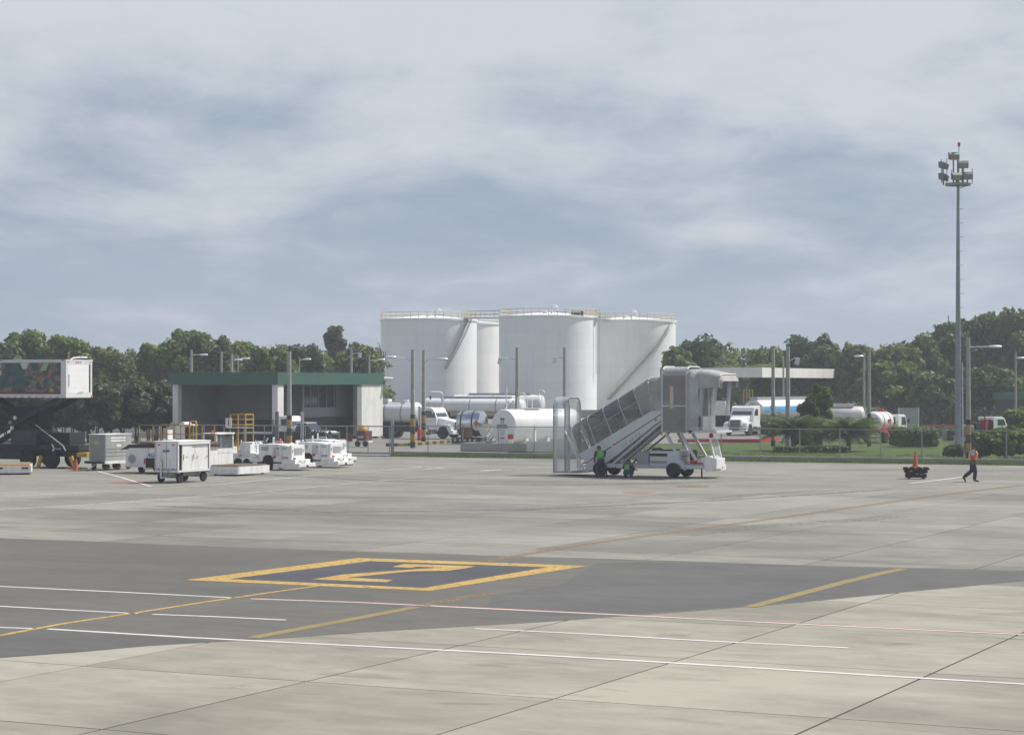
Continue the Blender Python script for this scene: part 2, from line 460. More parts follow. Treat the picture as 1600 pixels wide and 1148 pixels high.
# ------------------------------------------------------------------ painted markings
Z1, Z2, Z3 = .0052, .0066, .0080
outer = [(290, 906), (560, 871.5), (917, 884), (672, 923)]
inner = [(357, 904.5), (578, 876.5), (856, 886), (661, 918.5)]
m_panel = gmat("panel_dark_paint", (.052, .055, .064), (.075, .078, .088), s1=.4)
gpoly("stand_number_panel", inner, Z1 + .0004, m_panel, "dark blue grey panel inside the yellow stand number box")
bo = MB(); op = [G(*p) for p in outer]; ip = [G(*p) for p in inner]
bo.add([(p.x, p.y, Z2) for p in op + ip], [(i, (i + 1) % 4, 4 + (i + 1) % 4, 4 + i) for i in range(4)])
o = struct("stand_number_border", bo, p_yel, "yellow painted parallelogram border round the stand number")
# figure 2, drawn to be read from the taxi line
dg2 = [(617, 882), (645, 880.5), (742, 885), (694, 892.5), (546, 903.5), (610, 906.5), (603, 909), (494, 905), (541, 898.5), (640, 891), (686, 888.5), (700, 886.3), (650, 884), (638, 886.5), (606, 885)]
d2 = MB()
P2 = [G(*p) for p in [(612, 885.5), (632, 881), (744, 884.5), (726, 888), (700, 891.5), (644, 892.5), (543, 902.2), (614, 905.8), (604, 909.5), (488, 905.0), (536, 897.5), (650, 889.2), (688, 886.8), (652, 885.2), (642, 887)]]
for f in ([0, 1, 14], [1, 13, 14], [1, 2, 12, 13], [2, 3, 12], [3, 4, 12], [4, 5, 11, 12], [5, 6, 10, 11], [6, 9, 10], [6, 7, 8, 9]):
    d2.add([(P2[i].x, P2[i].y, Z3) for i in f], [tuple(range(len(f)))])
struct("stand_number", d2, p_yel, "large yellow painted figure 2 on the dark panel")
gline("taxi_line", [(-60, 1001), (0, 992.5), (100, 974), (213, 957), (330, 939), (440, 923), (495, 915.5)], .15, Z2, p_yel, "thin yellow lead line running into the near corner of the number box")
gline("taxi_line", [(760, 877), (830, 864), (900, 852), (1000, 838), (1100, 825), (1200, 811), (1300, 797), (1400, 783), (1500, 769), (1600, 757)], .40, Z2, p_tan, "faded orange lead line running away from the number box to the right")
gline("taxi_line", [(395, 996), (470, 982), (530, 971), (610, 956), (650, 948)], .30, Z2, p_yelw, "worn yellow stripe on asphalt below the number box")
gline("taxi_line", [(655, 947), (720, 935), (770, 927)], .34, Z2, p_tan, "very faint yellow stripe continuing below the number box")
gline("taxi_line", [(1172, 948), (1210, 938), (1260, 925), (1320, 909), (1370, 897), (1412, 888)], .30, Z2, p_yelw, "worn yellow stripe crossing the right end of the asphalt strip")
gline("safety_line", [(-60, 913), (0, 916), (180, 924.5), (368, 934)], .13, Z2, p_white, "white painted line left of the yellow lead line")
gline("safety_line", [(392, 935.3), (560, 941), (800, 952.5), (1000, 962), (1200, 972.5), (1400, 982), (1660, 994)], .11, Z2, p_white, "long white line with a red edge crossing the strip")
gline("safety_line", [(392, 934.2), (560, 939.9), (800, 951.3), (1000, 960.9), (1200, 971.3), (1400, 980.9), (1660, 992.6)], .07, Z1, p_red, "thin red edge along the long white line")
gline("safety_line", [(-60, 943.5), (0, 947), (110, 953), (215, 958.5)], .11, Z2, p_white, "short white dash at the left edge on asphalt")
gline("safety_line", [(238, 959.5), (330, 963), (447, 968.5)], .12, Z2, p_white, "white dash beside the yellow lead line on asphalt")
gline("safety_line", [(742, 982), (900, 989.5), (1100, 1001), (1325, 1012)], .13, Z2, p_white, "white dash on concrete in the right foreground")
gline("safety_line", [(-60, 977), (0, 980), (55, 982)], .13, Z2, p_white, "start of the near white line at the left edge")
gline("safety_line", [(75, 982.5), (300, 996), (640, 1013), (800, 1021), (1000, 1032.5), (1200, 1044.5), (1400, 1057), (1660, 1072)], .14, Z2, p_white, "long near white line crossing the foreground")
gline("safety_line", [(-60, 776), (0, 775.5), (100, 771), (200, 766), (330, 758), (470, 745), (600, 735), (640, 731.5), (657, 729.5), (650, 728.5)], .20, Z1, p_whitew, "worn white line sweeping past the baggage carts")
gline("safety_line", [(-60, 797), (60, 793), (200, 784), (380, 771), (500, 760), (640, 747), (740, 738), (800, 733.5), (860, 730)], .16, Z1, p_whitew, "faint white line in front of the baggage carts")
gline("safety_line", [(666, 732.8), (694, 731)], .30, Z1, p_white, "short white dash near the grass verge, left one")
gline("safety_line", [(752, 735.5), (783, 733.5)], .30, Z1, p_white, "short white dash near the grass verge, right one")
gline("safety_line", [(152, 736), (190, 746), (236, 760)], .14, Z1, p_white, "thin white line running from the grey container dolly")
gline("safety_line", [(1422, 755), (1470, 749.5), (1512, 744)], .20, Z1, p_white, "white line behind the walking man")
gline("safety_line", [(500, 716.8), (560, 720), (610, 721)], .20, Z1, p_whitew, "faint white line beside the gate")
gline("safety_line", [(1555, 738), (1680, 734)], .20, Z1, p_whitew, "faint white line at the right edge of the apron")
ang = [k * math.pi / 12 for k in range(24)]
gpoly("fuel_pit_marking", [(998 + 26 * math.cos(t), 768.8 + 1.9 * math.sin(t)) for t in ang], Z1, p_redw, "faded red painted disc on concrete below the boarding stairs")
gpoly("fuel_pit_marking", [(205 + 34 * math.cos(t), 753 + 2.2 * math.sin(t)) for t in ang], Z1 - .0004, p_redw, "faded red patch beside the white baggage cart")
gpoly("pit_cover_marking", [(1055, 759), (1068, 757), (1110, 757.5), (1104, 761), (1060, 760.8)], Z1, p_tan, "worn yellow rectangle round a pit cover below the boarding stairs")
gline("skid_mark", [(1245, 936), (1236, 925), (1241, 914), (1262, 904), (1290, 896), (1330, 885)], .16, Z1 - .0006, m_asph2, "curved tyre mark crossing the asphalt strip")
gline("skid_mark", [(1105, 779), (1180, 772), (1240, 768), (1300, 767)], .8, .0016, p_tyre := gmat("tyre_dark", (.17, .165, .145), (.2, .19, .17), wear=.44), "dark tyre smear on the far concrete")
gline("skid_mark", [(1060, 836), (1180, 822), (1330, 813), (1400, 806)], 1.2, .0016, p_tyre, "broad dark smear on concrete right of the lead line")
gline("skid_mark", [(820, 797), (930, 786), (1010, 779)], .35, .0016, p_tyre, "thin dark streak below the boarding stairs")

p_tyre2 = gmat("tyre_rubber_trace", (.085, .083, .078), (.11, .107, .10), wear=.47)
for k, (pts_, w_) in enumerate((
                               ([(430, 742), (620, 752), (860, 758), (1130, 752)], .5), ([(240, 790), (520, 800), (820, 796), (1120, 782), (1390, 764)], .4))):
    gline("skid_mark", pts_, w_, .0042 + .0002 * k, p_tyre2, ["faint tyre trace between carts and stairs", "broad faint tyre trace on the far concrete"][k])
# ------------------------------------------------------------------ beyond the apron: verge, yard, lawn, roads
# yard surface behind the gate and round the tanks
yA = FA - fdir * 60 + fn * .3
ys = [yA, FA + fn * .3, FA + fdir * 5 + fn * 2.2, G(880, 694), G(1110, 692), G(1108, 690.5), G(1225, 688), G(1330, 683), G(1480, 683), G(1600, 680), G(1700, 680), G(1700, 668), G(1560, 666), G(1300, 655), Vector((60, 420, 0)), Vector((-70, 420, 0)), Vector((-52, 230, 0))]
sheet("yard_road", ys, -.03, m_yard, "grey asphalt yard and service road behind the fence")
# raised red kerb of the lawn
def kerb(name, px, w, h_, mat, label, cat):
    pts = [G(*p) for p in px]; mb = MB()
    for p, q in zip(pts[:-1], pts[1:]):
        mb.bar(p + Vector((0, 0, h_ / 2 - .04)), q + Vector((0, 0, h_ / 2 - .04)), w, h_ + .08)
    o = struct(name, mb, mat, label); return o
kerb("kerb", [(1060, 690.5), (1112, 690), (1185, 690), (1216, 686.8)], .25, .22, redp, "red painted kerb between service road and lawn", "kerb")
kerb("kerb", [(1216, 686.8), (1300, 684.5), (1400, 684), (1500, 684)], .2, .15, m_kerb, "grey kerb behind the hedge", "kerb")
sheet("lawn_island", [G(1178, 681), G(1225, 678), G(1265, 680), G(1258, 686), G(1208, 684.5)], -.012, m_grass, "small grass island by the tanker truck")
# black and yellow blocks of a striped kerb
kr = thing("striped_kerb", "low kerb painted in black and yellow blocks behind the fence", "kerb", (0, 0, 0))
kp = [G(604, 696.5), G(640, 696), G(712, 690.3)]
polyel = M("weathered_yellow_paint", (.36, .25, .07), .75, var=.2, dirt=.5)
blk = M("kerb_black", (.05, .05, .05), .8, var=.2)
L1 = (kp[1] - kp[0]).length; L2 = (kp[2] - kp[1]).length; nb = 15; tot = L1 + L2
def kpos(t):
    d = t * tot
    return kp[0].lerp(kp[1], d / L1) if d < L1 else kp[1].lerp(kp[2], (d - L1) / L2)
for k in range(nb):
    p, q = kpos(k / nb), kpos((k + .97) / nb)
    part(kr, "kerb_block", MB().bar(p + Vector((0, 0, .08)), q + Vector((0, 0, .08)), .3, .24), polyel if k % 2 else blk, bev=.02)
# grass verge between apron and fence kerb
vg = [FA - fn * .35 - fdir * .3, FA - fn * .9 + fdir * 2, FB - fn * 1.35, FB - fn * .2, FA + fn * -.2]
sheet("verge", vg, .008, m_grass, "narrow grass verge along the fence kerb")
gpoly("lawn_path", [(1495, 708.5), (1560, 707.5), (1640, 706.5), (1640, 703.5), (1550, 704.5), (1500, 705.5)], -.02, m_kerb, "pale path behind the shrubs")
# ------------------------------------------------------------------ foliage
def leafmat(name, lo, hi, tr=.25):
    m = bpy.data.materials.new(name); m.use_nodes = True
    t = m.node_tree; N = t.nodes; L = t.links; b = N["Principled BSDF"]; outn = N["Material Output"]
    at_ = N.new("ShaderNodeAttribute"); at_.attribute_name = "tint"
    geo = N.new("ShaderNodeNewGeometry")
    nz = N.new("ShaderNodeTexNoise"); nz.inputs["Scale"].default_value = .45; nz.inputs["Detail"].default_value = 4
    L.new(geo.outputs["Position"], nz.inputs["Vector"])
    ad = N.new("ShaderNodeMath"); ad.operation = 'MULTIPLY_ADD'; ad.inputs[1].default_value = .55
    L.new(at_.outputs["Fac"], ad.inputs[0])
    hf = N.new("ShaderNodeMath"); hf.operation = 'MULTIPLY'; hf.inputs[1].default_value = .5
    L.new(nz.outputs["Fac"], hf.inputs[0]); L.new(hf.outputs[0], ad.inputs[2])
    rp = N.new("ShaderNodeValToRGB")
    rp.color_ramp.elements[0].position = .15; rp.color_ramp.elements[0].color = (*lo, 1)
    rp.color_ramp.elements[1].position = .90; rp.color_ramp.elements[1].color = (*hi, 1)
    L.new(ad.outputs[0], rp.inputs[0])
    L.new(rp.outputs[0], b.inputs["Base Color"])
    b.inputs["Roughness"].default_value = .55; b.inputs["Specular IOR Level"].default_value = .3
    tl = N.new("ShaderNodeBsdfTranslucent"); L.new(rp.outputs[0], tl.inputs["Color"])
    mx = N.new("ShaderNodeMixShader"); mx.inputs[0].default_value = tr
    L.new(b.outputs[0], mx.inputs[1]); L.new(tl.outputs[0], mx.inputs[2]); L.new(mx.outputs[0], outn.inputs["Surface"])
    return m
lf_mid = leafmat("leaf_mid_green", (.040, .078, .022), (.175, .245, .055), .42)
lf_dark = leafmat("leaf_dark_green", (.028, .056, .022), (.120, .180, .052), .40)
lf_olive = leafmat("leaf_olive", (.062, .082, .030), (.215, .225, .072), .42)
lf_light = leafmat("leaf_light_green", (.050, .095, .020), (.22, .29, .06), .44)
lf_grey = leafmat("leaf_grey_green", (.036, .052, .030), (.125, .150, .080), .36)
lf_pale = leafmat("leaf_pale_green", (.04, .070, .03), (.15, .20, .09))
bark = M("bark", (.10, .085, .065), .9, var=.3, scale=6)

def leaf_mesh(name, lobes, n, size, seed, mat, upbias=.25, inner=.62, elong=1.7):
    """leaf-sized quads through a crown made of lobes (cx, cy, cz, rx, ry, rz)"""
    r = np.random.default_rng(seed)
    lob = np.array(lobes, float)
    wts = (lob[:, 3] * lob[:, 4] + lob[:, 3] * lob[:, 5]); wts /= wts.sum()
    k = r.choice(len(lob), n, p=wts)
    d = r.normal(size=(n, 3)); d /= np.linalg.norm(d, axis=1)[:, None]
    rad = inner + (1 - inner) * r.random(n) ** .55
    rad *= 1 + .16 * np.sin(d[:, 0] * 7 + k * 1.7) * np.cos(d[:, 2] * 6 + k) + .07 * r.normal(size=n)
    c = lob[k, :3] + d * lob[k, 3:6] * rad[:, None]
    nrm = d / lob[k, 3:6] ** .5 + r.normal(size=(n, 3)) * .55; nrm[:, 2] += upbias
    nrm /= np.linalg.norm(nrm, axis=1)[:, None]
    t1 = np.cross(nrm, r.normal(size=(n, 3))); t1 /= np.linalg.norm(t1, axis=1)[:, None] + 1e-9
    t2 = np.cross(nrm, t1)
    s_ = size * (.55 + .9 * r.random(n))[:, None]
    A = t1 * s_ * elong * .5; B = t2 * s_ * .5; droop = nrm * s_ * .18
    V = np.empty((n, 4, 3)); V[:, 0] = c - A - droop; V[:, 1] = c - B * 1.0 + A * .1; V[:, 2] = c + A - droop; V[:, 3] = c + B + A * .1
    V[:, :, 2] = np.maximum(V[:, :, 2], .02)
    me = bpy.data.meshes.new(name)
    me.vertices.add(n * 4); me.vertices.foreach_set("co", V.reshape(-1))
    me.loops.add(n * 4); me.loops.foreach_set("vertex_index", np.arange(n * 4, dtype=np.int32))
    me.polygons.add(n); me.polygons.foreach_set("loop_start", np.arange(0, n * 4, 4, dtype=np.int32))
    me.polygons.foreach_set("loop_total", np.full(n, 4, np.int32))
    me.update(calc_edges=True)
    at_ = me.attributes.new("tint", 'FLOAT', 'FACE')
    lobt = r.random(len(lob))
    at_.data.foreach_set("value", np.clip(.55 * r.random(n) + .45 * lobt[k], 0, 1).astype(np.float32))
    me.materials.append(mat)
    return me

def crown_lobes(h0, h1, rx, ry, seed, n=13):
    r = random.Random(seed); L_ = []
    hc, hr = (h0 + h1) / 2, (h1 - h0) / 2
    for k in range(n):
        t = k / (n - 1)
        zz = h0 + (h1 - h0) * (.12 + .80 * t)
        w = max(.28, math.sqrt(max(0, 1 - ((zz - hc) / hr) ** 2)))
        an = k * 2.4 + r.uniform(-.5, .5); q = r.uniform(.30, .88) * w
        s_ = r.uniform(.18, .36)
        L_.append((math.cos(an) * q * rx, math.sin(an) * q * ry, zz, rx * s_, ry * s_, min(hr * .40, rx * .46) * r.uniform(.45, 1.0)))
    return L_
def tree(px, ytop, d, wpx, label, mat=lf_mid, name="tree", cat="tree", base=.35, leaf=.34, n=None, seed=None, group="trees behind the compound", stems=0):
    """tree whose crown tops out at the row ytop and is wpx photo pixels wide, standing at distance d"""
    s = F / d; h = zat(ytop, d); rx = wpx / s / 2
    seed = seed if seed is not None else int(px * 7 + d)
    root = thing(name, label, cat, at(px, d), random.Random(seed).uniform(0, 6), group)
    r = random.Random(seed + 1)
    h0 = h * base
    lobes = crown_lobes(h0, h, rx * 1.42, rx * 1.3, seed, 34)
    tr = MB()
    pts = [(0, 0, 0), (r.uniform(-.1, .1), r.uniform(-.1, .1), h0 * .6), (r.uniform(-.2, .2), r.uniform(-.2, .2), h0 * 1.2), (0, 0, h * .82)]
    r0 = .05 + h * .018
    tr.tube(pts, [r0, r0 * .8, r0 * .62, r0 * .12], 7)
    for L_ in lobes[::4]:
        z0 = h0 * r.uniform(.75, 1.15)
        tr.tube([(0, 0, z0), (L_[0] * .5, L_[1] * .5, (z0 + L_[2]) / 2), (L_[0], L_[1], L_[2])], [r0 * .42, r0 * .28, r0 * .08], 5)
    for k in range(stems):
        a_ = k * 2.4; q = rx * r.uniform(.2, .95)
        tr.tube([(math.cos(a_) * q * .8, math.sin(a_) * q * .8, 0), (math.cos(a_) * q, math.sin(a_) * q, h * .55)], [r0 * .5, r0 * .3], 5)
    part(root, "trunk", tr, bark, smooth=50)
    n = n or int(min(9000, 1400 + rx * rx * (h - h0) * 80 / (leaf / .34) ** 2))
    link("crown", leaf_mesh("crown", lobes, n, leaf, seed, mat), root)
    return root

# the wood behind everything reads as one mass
wl = []
rw = random.Random(5)
prof = [(-60, 541), (0, 543), (100, 546), (200, 551), (260, 545), (420, 549), (600, 549), (800, 556), (1050, 549), (1180, 549), (1330, 550), (1420, 541), (1480, 517), (1560, 503), (1680, 500)]
def profy(px):
    for (x0, y0), (x1, y1) in zip(prof[:-1], prof[1:]):
        if x0 <= px <= x1: return y0 + (y1 - y0) * (px - x0) / (x1 - x0)
    return 552
for row, d0 in enumerate((262, 276, 292)):
    px = -90
    while px < 1690:
        if 580 < px < 1070: d = d0 + 130
        else: d = d0 + rw.uniform(-6, 6)
        s = F / d; top = zat(profy(px) + rw.uniform(-6, 7), d); r_ = rw.uniform(1.6, 2.8)
        p = at(px, d)
        for zf, rr in ((.18, 1.15), (.38, 1.15), (.58, 1.1), (.76, .95), (.88, .65)):
            wl.append((p.x + rw.uniform(-.8, .8), p.y + rw.uniform(-1, 1), max(.6, top * zf), r_ * rr, r_ * rr, top * .17 * rw.uniform(.8, 1.15)))
        px += r_ * s * rw.uniform(1.0, 1.5)
wo = link("woodland", leaf_mesh("woodland", wl, 120000, .46, 11, lf_mid, inner=.7))
tag(wo, "dense green woodland filling the background behind the compound", "woodland"); wo["kind"] = "stuff"
wo2 = link("undergrowth", leaf_mesh("undergrowth", [(at(px_, d_).x, d_, .9, 3.2, 1.6, rw.uniform(1.0, 2.0)) for px_, d_ in [(k * 24 - 80, rw.uniform(236, 250)) for k in range(29)] + [(k * 24 + 1065, rw.uniform(236, 252)) for k in range(26)]], 26000, .40, 12, lf_dark, inner=.5))
tag(wo2, "dark undergrowth along the foot of the woodland", "undergrowth"); wo2["kind"] = "stuff"

tree(40, 520, 232, 72, "round-topped green tree at the left edge, above the catering truck's sign", lf_mid, seed=101)
tree(4, 538, 228, 70, "tree cut by the left edge of the photo, above the catering truck", lf_dark, seed=102)
tree(108, 527, 230, 66, "bright green dome-shaped tree above the white end of the catering truck", lf_light, seed=103)
tree(160, 545, 225, 70, "low dark tree right of the catering truck's roof corner", lf_olive, seed=104)
tree(236, 540, 228, 48, "small round light green tree left of the green-roofed building", lf_light, seed=105)
tree(298, 521, 226, 92, "tall wide tree rising behind the left end of the green roof", lf_mid, seed=106)
tree(345, 531, 224, 60, "brownish green tree behind the three lamp posts on the green roof's skyline", lf_olive, seed=107)
tree(376, 537, 236, 62, "flat-topped tree behind the middle of the green roof's left face", lf_light, seed=108)
tree(424, 545, 226, 66, "mid green tree just left of the striped pole in front of the green-roofed building", lf_mid, seed=109)
tree(474, 541, 230, 66, "dark tree just right of the striped pole in front of the green-roofed building", lf_dark, seed=110)
tree(524, 509, 258, 27, "lone slender tree standing clear above the treeline left of the storage tanks", lf_dark, base=.66, leaf=.30, n=2600, seed=111)
tree(560, 542, 228, 60, "olive tree behind the right end of the green roof", lf_olive, seed=112)
tree(577, 545, 240, 26, "tree touching the left edge of the leftmost storage tank", lf_mid, seed=113)
tree(1090, 533, 240, 70, "dark dome-shaped tree right of the rightmost storage tank", lf_dark, seed=114)
tree(1060, 545, 236, 44, "light green tree hugging the right edge of the rightmost storage tank", lf_light, seed=115)
tree(1200, 546, 244, 60, "small tree right of the palm behind the fuel canopy", lf_mid, seed=116)
tree(1272, 528, 246, 92, "broad dark tree behind the right half of the fuel canopy", lf_dark, seed=117)
tree(1322, 541, 238, 50, "green tree just beyond the right tip of the fuel canopy", lf_mid, seed=118)
tree(1350, 545, 232, 60, "olive tree behind the twin slim poles", lf_olive, seed=119)
tree(1400, 541, 232, 74, "tree between the twin slim poles and the floodlight mast", lf_olive, seed=120)
tree(1440, 529, 236, 66, "taller tree left of the floodlight mast", lf_mid, seed=121)
tree(1492, 503, 240, 84, "high crown directly behind the floodlight mast", lf_dark, seed=122)
tree(1548, 494, 242, 86, "tallest tree, right of the floodlight mast", lf_mid, seed=123)
tree(1596, 492, 238, 84, "tall tree cut by the right edge of the photo", lf_olive, seed=124)
tree(1395, 566, 215, 96, "mid-height bushy tree behind the blank signboard", lf_mid, seed=125)
tree(1546, 575, 215, 96, "dark bushy tree behind the white pickup at right", lf_dark, seed=126)
tree(1458, 588, 206, 56, "broad pale-leaved tree beside the floodlight mast", lf_pale, base=.42, leaf=.5, seed=127)
tree(1283, 602, 160, 30, "taller dark green bushy tree in front of the blue-striped tanker's tail", lf_mid, base=.12, leaf=.24, seed=128, n=3600)
tree(1264, 622, 158, 28, "shorter bushy tree leaning against the taller one by the blue-striped tanker", lf_dark, base=.12, leaf=.24, seed=129, n=2800)
tree(1262, 668, 158, 44, "low dark bush at the foot of the tree by the blue-striped tanker", lf_dark, name="bush", cat="bush", base=.05, leaf=.22, seed=228, group="bushes on the lawn")
# grey-green bushes between the catering truck and the green-roofed building
for px_, yt, d_, w_, lab, sd in [(20, 600, 176, 100, "dark bush in the shade behind the catering truck, at the left edge", 130), (88, 604, 172, 86, "dark bush behind the catering truck's lifting arms", 131),
                       (140, 600, 170, 76, "grey-green bush above the grey container dolly", 132), (190, 598, 172, 78, "grey-green bush between the container dolly and the cargo loader", 133),
                       (240, 596, 174, 70, "grey-green bush touching the left corner of the green-roofed building", 134)]:
    tree(px_, yt, d_, w_, lab, lf_grey, name="bush", cat="bush", base=.25, leaf=.21, seed=sd, group="bushes left of the building", n=15000, stems=9)
# shrubs along the fence on the right
for px_, yt, d_, w_, lab, sd, mt in [(1532, 676, 132, 40, "leafy green shrub just right of the walking man", 140, lf_mid), (1572, 668, 131, 46, "yellow-green shrub at the fence near the right edge", 141, lf_light), (1606, 660, 134, 44, "shrub cut by the right edge behind the fence", 142, lf_mid),
                                     (1490, 697, 136, 26, "low round bush at the foot of the floodlight mast", 143, lf_dark), (1590, 640, 175, 60, "bush in front of the dark shed at the right edge", 144, lf_mid),
                                     (1552, 686, 150, 60, "dark bush behind the shrubs under the white pickup", 145, lf_dark)]:
    tree(px_, yt, d_, w_, lab, mt, name="bush", cat="bush", base=.12, leaf=.20, seed=sd, group="bushes by the fence", n=2600)
# clipped hedge and low planting
def hedge(name, px0, px1, d, dep, h, label, mat, n=5000, leaf=.13):
    a_, b_ = at(px0, d), at(px1, d); r = np.random.default_rng(int(px0))
    lob = []
    L_ = (b_ - a_).length; k = max(4, int(L_ / .5))
    for i in range(k):
        for j in range(3):
            for z_ in (h * .25, h * .7):
                lob.append((a_.x + (b_.x - a_.x) * (i + .5) / k, d + dep * (j / 2), z_, .42, .5, h * .33))
    o = link(name, leaf_mesh(name, lob, n, leaf, int(px1), mat, upbias=.5, inner=.8))
    return tag(o, label, "hedge")
hedge("hedge", 1405, 1464, 158, 3.5, 1.35, "clipped dark hedge in front of the blank signboard", lf_mid, 9000)
hedge("hedge", 1215, 1262, 146, 1.0, .35, "low dark ground planting under the left palm", lf_dark, 2500)
hedge("hedge", 1262, 1325, 146, 1.0, .40, "low planting between the two palms", lf_dark, 3000)
hedge("hedge", 1440, 1490, 190, 2, .9, "yellow-green low hedge beside the orange barrier", lf_olive, 3000)

def palm(px, d, htrunk, reach, nfr, label, seed, mat, lift=.9, group=None, name="palm"):
    r = random.Random(seed)
    root = thing(name, label, "palm", at(px, d), r.uniform(0, 6), group)
    tr = MB().tube([(0, 0, 0), (.05, .02, htrunk * .5), (.0, .05, htrunk)], [.20, .16, .15], 8)
    part(root, "trunk", tr, bark, smooth=50)
    for k in range(nfr):
        an = k * 2.39996 + r.uniform(-.2, .2); el = lift * (1 - .9 * k / nfr) + r.uniform(-.15, .15)
        Lf = reach * r.uniform(.8, 1.1); mb = MB(); pts = []
        for i in range(9):
            t = i / 8; rr = Lf * t * math.cos(el * (1 - t * .6)); zz = htrunk + Lf * (math.sin(el) * t - (.42 if htrunk < 2 else .6) * t * t)
            pts.append(Vector((math.cos(an) * rr, math.sin(an) * rr, max(.05, zz))))
        mb.tube(pts, [.03 - .0028 * i for i in range(9)], 4)
        side = Vector((-math.sin(an), math.cos(an), 0))
        for i in range(2, 27):
            t = i / 26; f = t * 8; j = min(7, int(f)); p = pts[j].lerp(pts[j + 1], f - j); fw = (pts[j + 1] - pts[j]).normalized()
            ll = Lf * .30 * (1 - .6 * abs(t - .45))
            for sg in (-1, 1):
                tip = p + side * (sg * ll * .8) + fw * (ll * .55) + Vector((0, 0, -ll * .45 + r.uniform(-.05, .05)))
                if tip.z < .03: tip.z = .03
                w_ = fw * .035
                mb.add([p - w_, p + w_, tip], [(0, 1, 2)])
        o = part(root, "frond", mb, mat)
        at_ = o.data.attributes.new("tint", 'FLOAT', 'FACE'); v = r.uniform(.2, .9)
        at_.data.foreach_set("value", [v] * len(o.data.polygons))
    return root
palm(1240, 150, 1.15, 2.35, 66, "low spreading palm on the lawn in front of the blue-striped tanker", 301, lf_dark, 1.5, "palms on the lawn")
palm(1325, 149, 1.05, 2.25, 66, "low spreading palm on the lawn left of the red and white truck", 302, lf_dark, 1.5, "palms on the lawn")
palm(1160, 236, 5.6, 3.6, 26, "tall palm rising behind the fuel canopy", 303, lf_olive, 1.1, "tall palms")

# grass tufts and weeds along the fence kerb
def tufts(name, spots, n, h, seed, mat, label):
    r = np.random.default_rng(seed); sp = np.array([(p.x, p.y, p.z) for p in spots])
    k = r.integers(0, len(sp), n); c = sp[k] + np.c_[r.normal(0, .16, n), r.normal(0, .13, n), np.zeros(n)]
    hh = h * (.35 + r.random(n)); an = r.random(n) * 6.28; lean = r.random(n) * .6
    d = np.c_[np.cos(an), np.sin(an), np.zeros(n)]; sd = np.c_[-np.sin(an), np.cos(an), np.zeros(n)] * .014
    V = np.empty((n, 3, 3)); V[:, 0] = c - sd; V[:, 1] = c + sd; V[:, 2] = c + d * (hh * lean)[:, None]; V[:, 2, 2] += hh
    me = bpy.data.meshes.new(name)
    me.vertices.add(n * 3); me.vertices.foreach_set("co", V.reshape(-1))
    me.loops.add(n * 3); me.loops.foreach_set("vertex_index", np.arange(n * 3, dtype=np.int32))
    me.polygons.add(n); me.polygons.foreach_set("loop_start", np.arange(0, n * 3, 3, dtype=np.int32)); me.polygons.foreach_set("loop_total", np.full(n, 3, np.int32))
    me.update(calc_edges=True)
    a_ = me.attributes.new("tint", 'FLOAT', 'FACE'); a_.data.foreach_set("value", r.random(n).astype(np.float32))
    me.materials.append(mat); o = link(name, me); tag(o, label, "grass"); o["kind"] = "stuff"
sp1 = [FA + fdir * (rw.uniform(0, 44)) - fn * rw.uniform(.3, 1.15) for _ in range(420)]
tufts("verge_grass", sp1, 16000, .16, 21, lf_light, "rough grass tufts on the verge along the fence kerb")
sp2 = [FA + fdir * rw.uniform(6, 46) + fn * (rw.random() ** 2 * 14 + .4) for _ in range(1500)]
tufts("lawn_grass", sp2, 42000, .09, 22, lf_light, "mown lawn grass behind the fence")
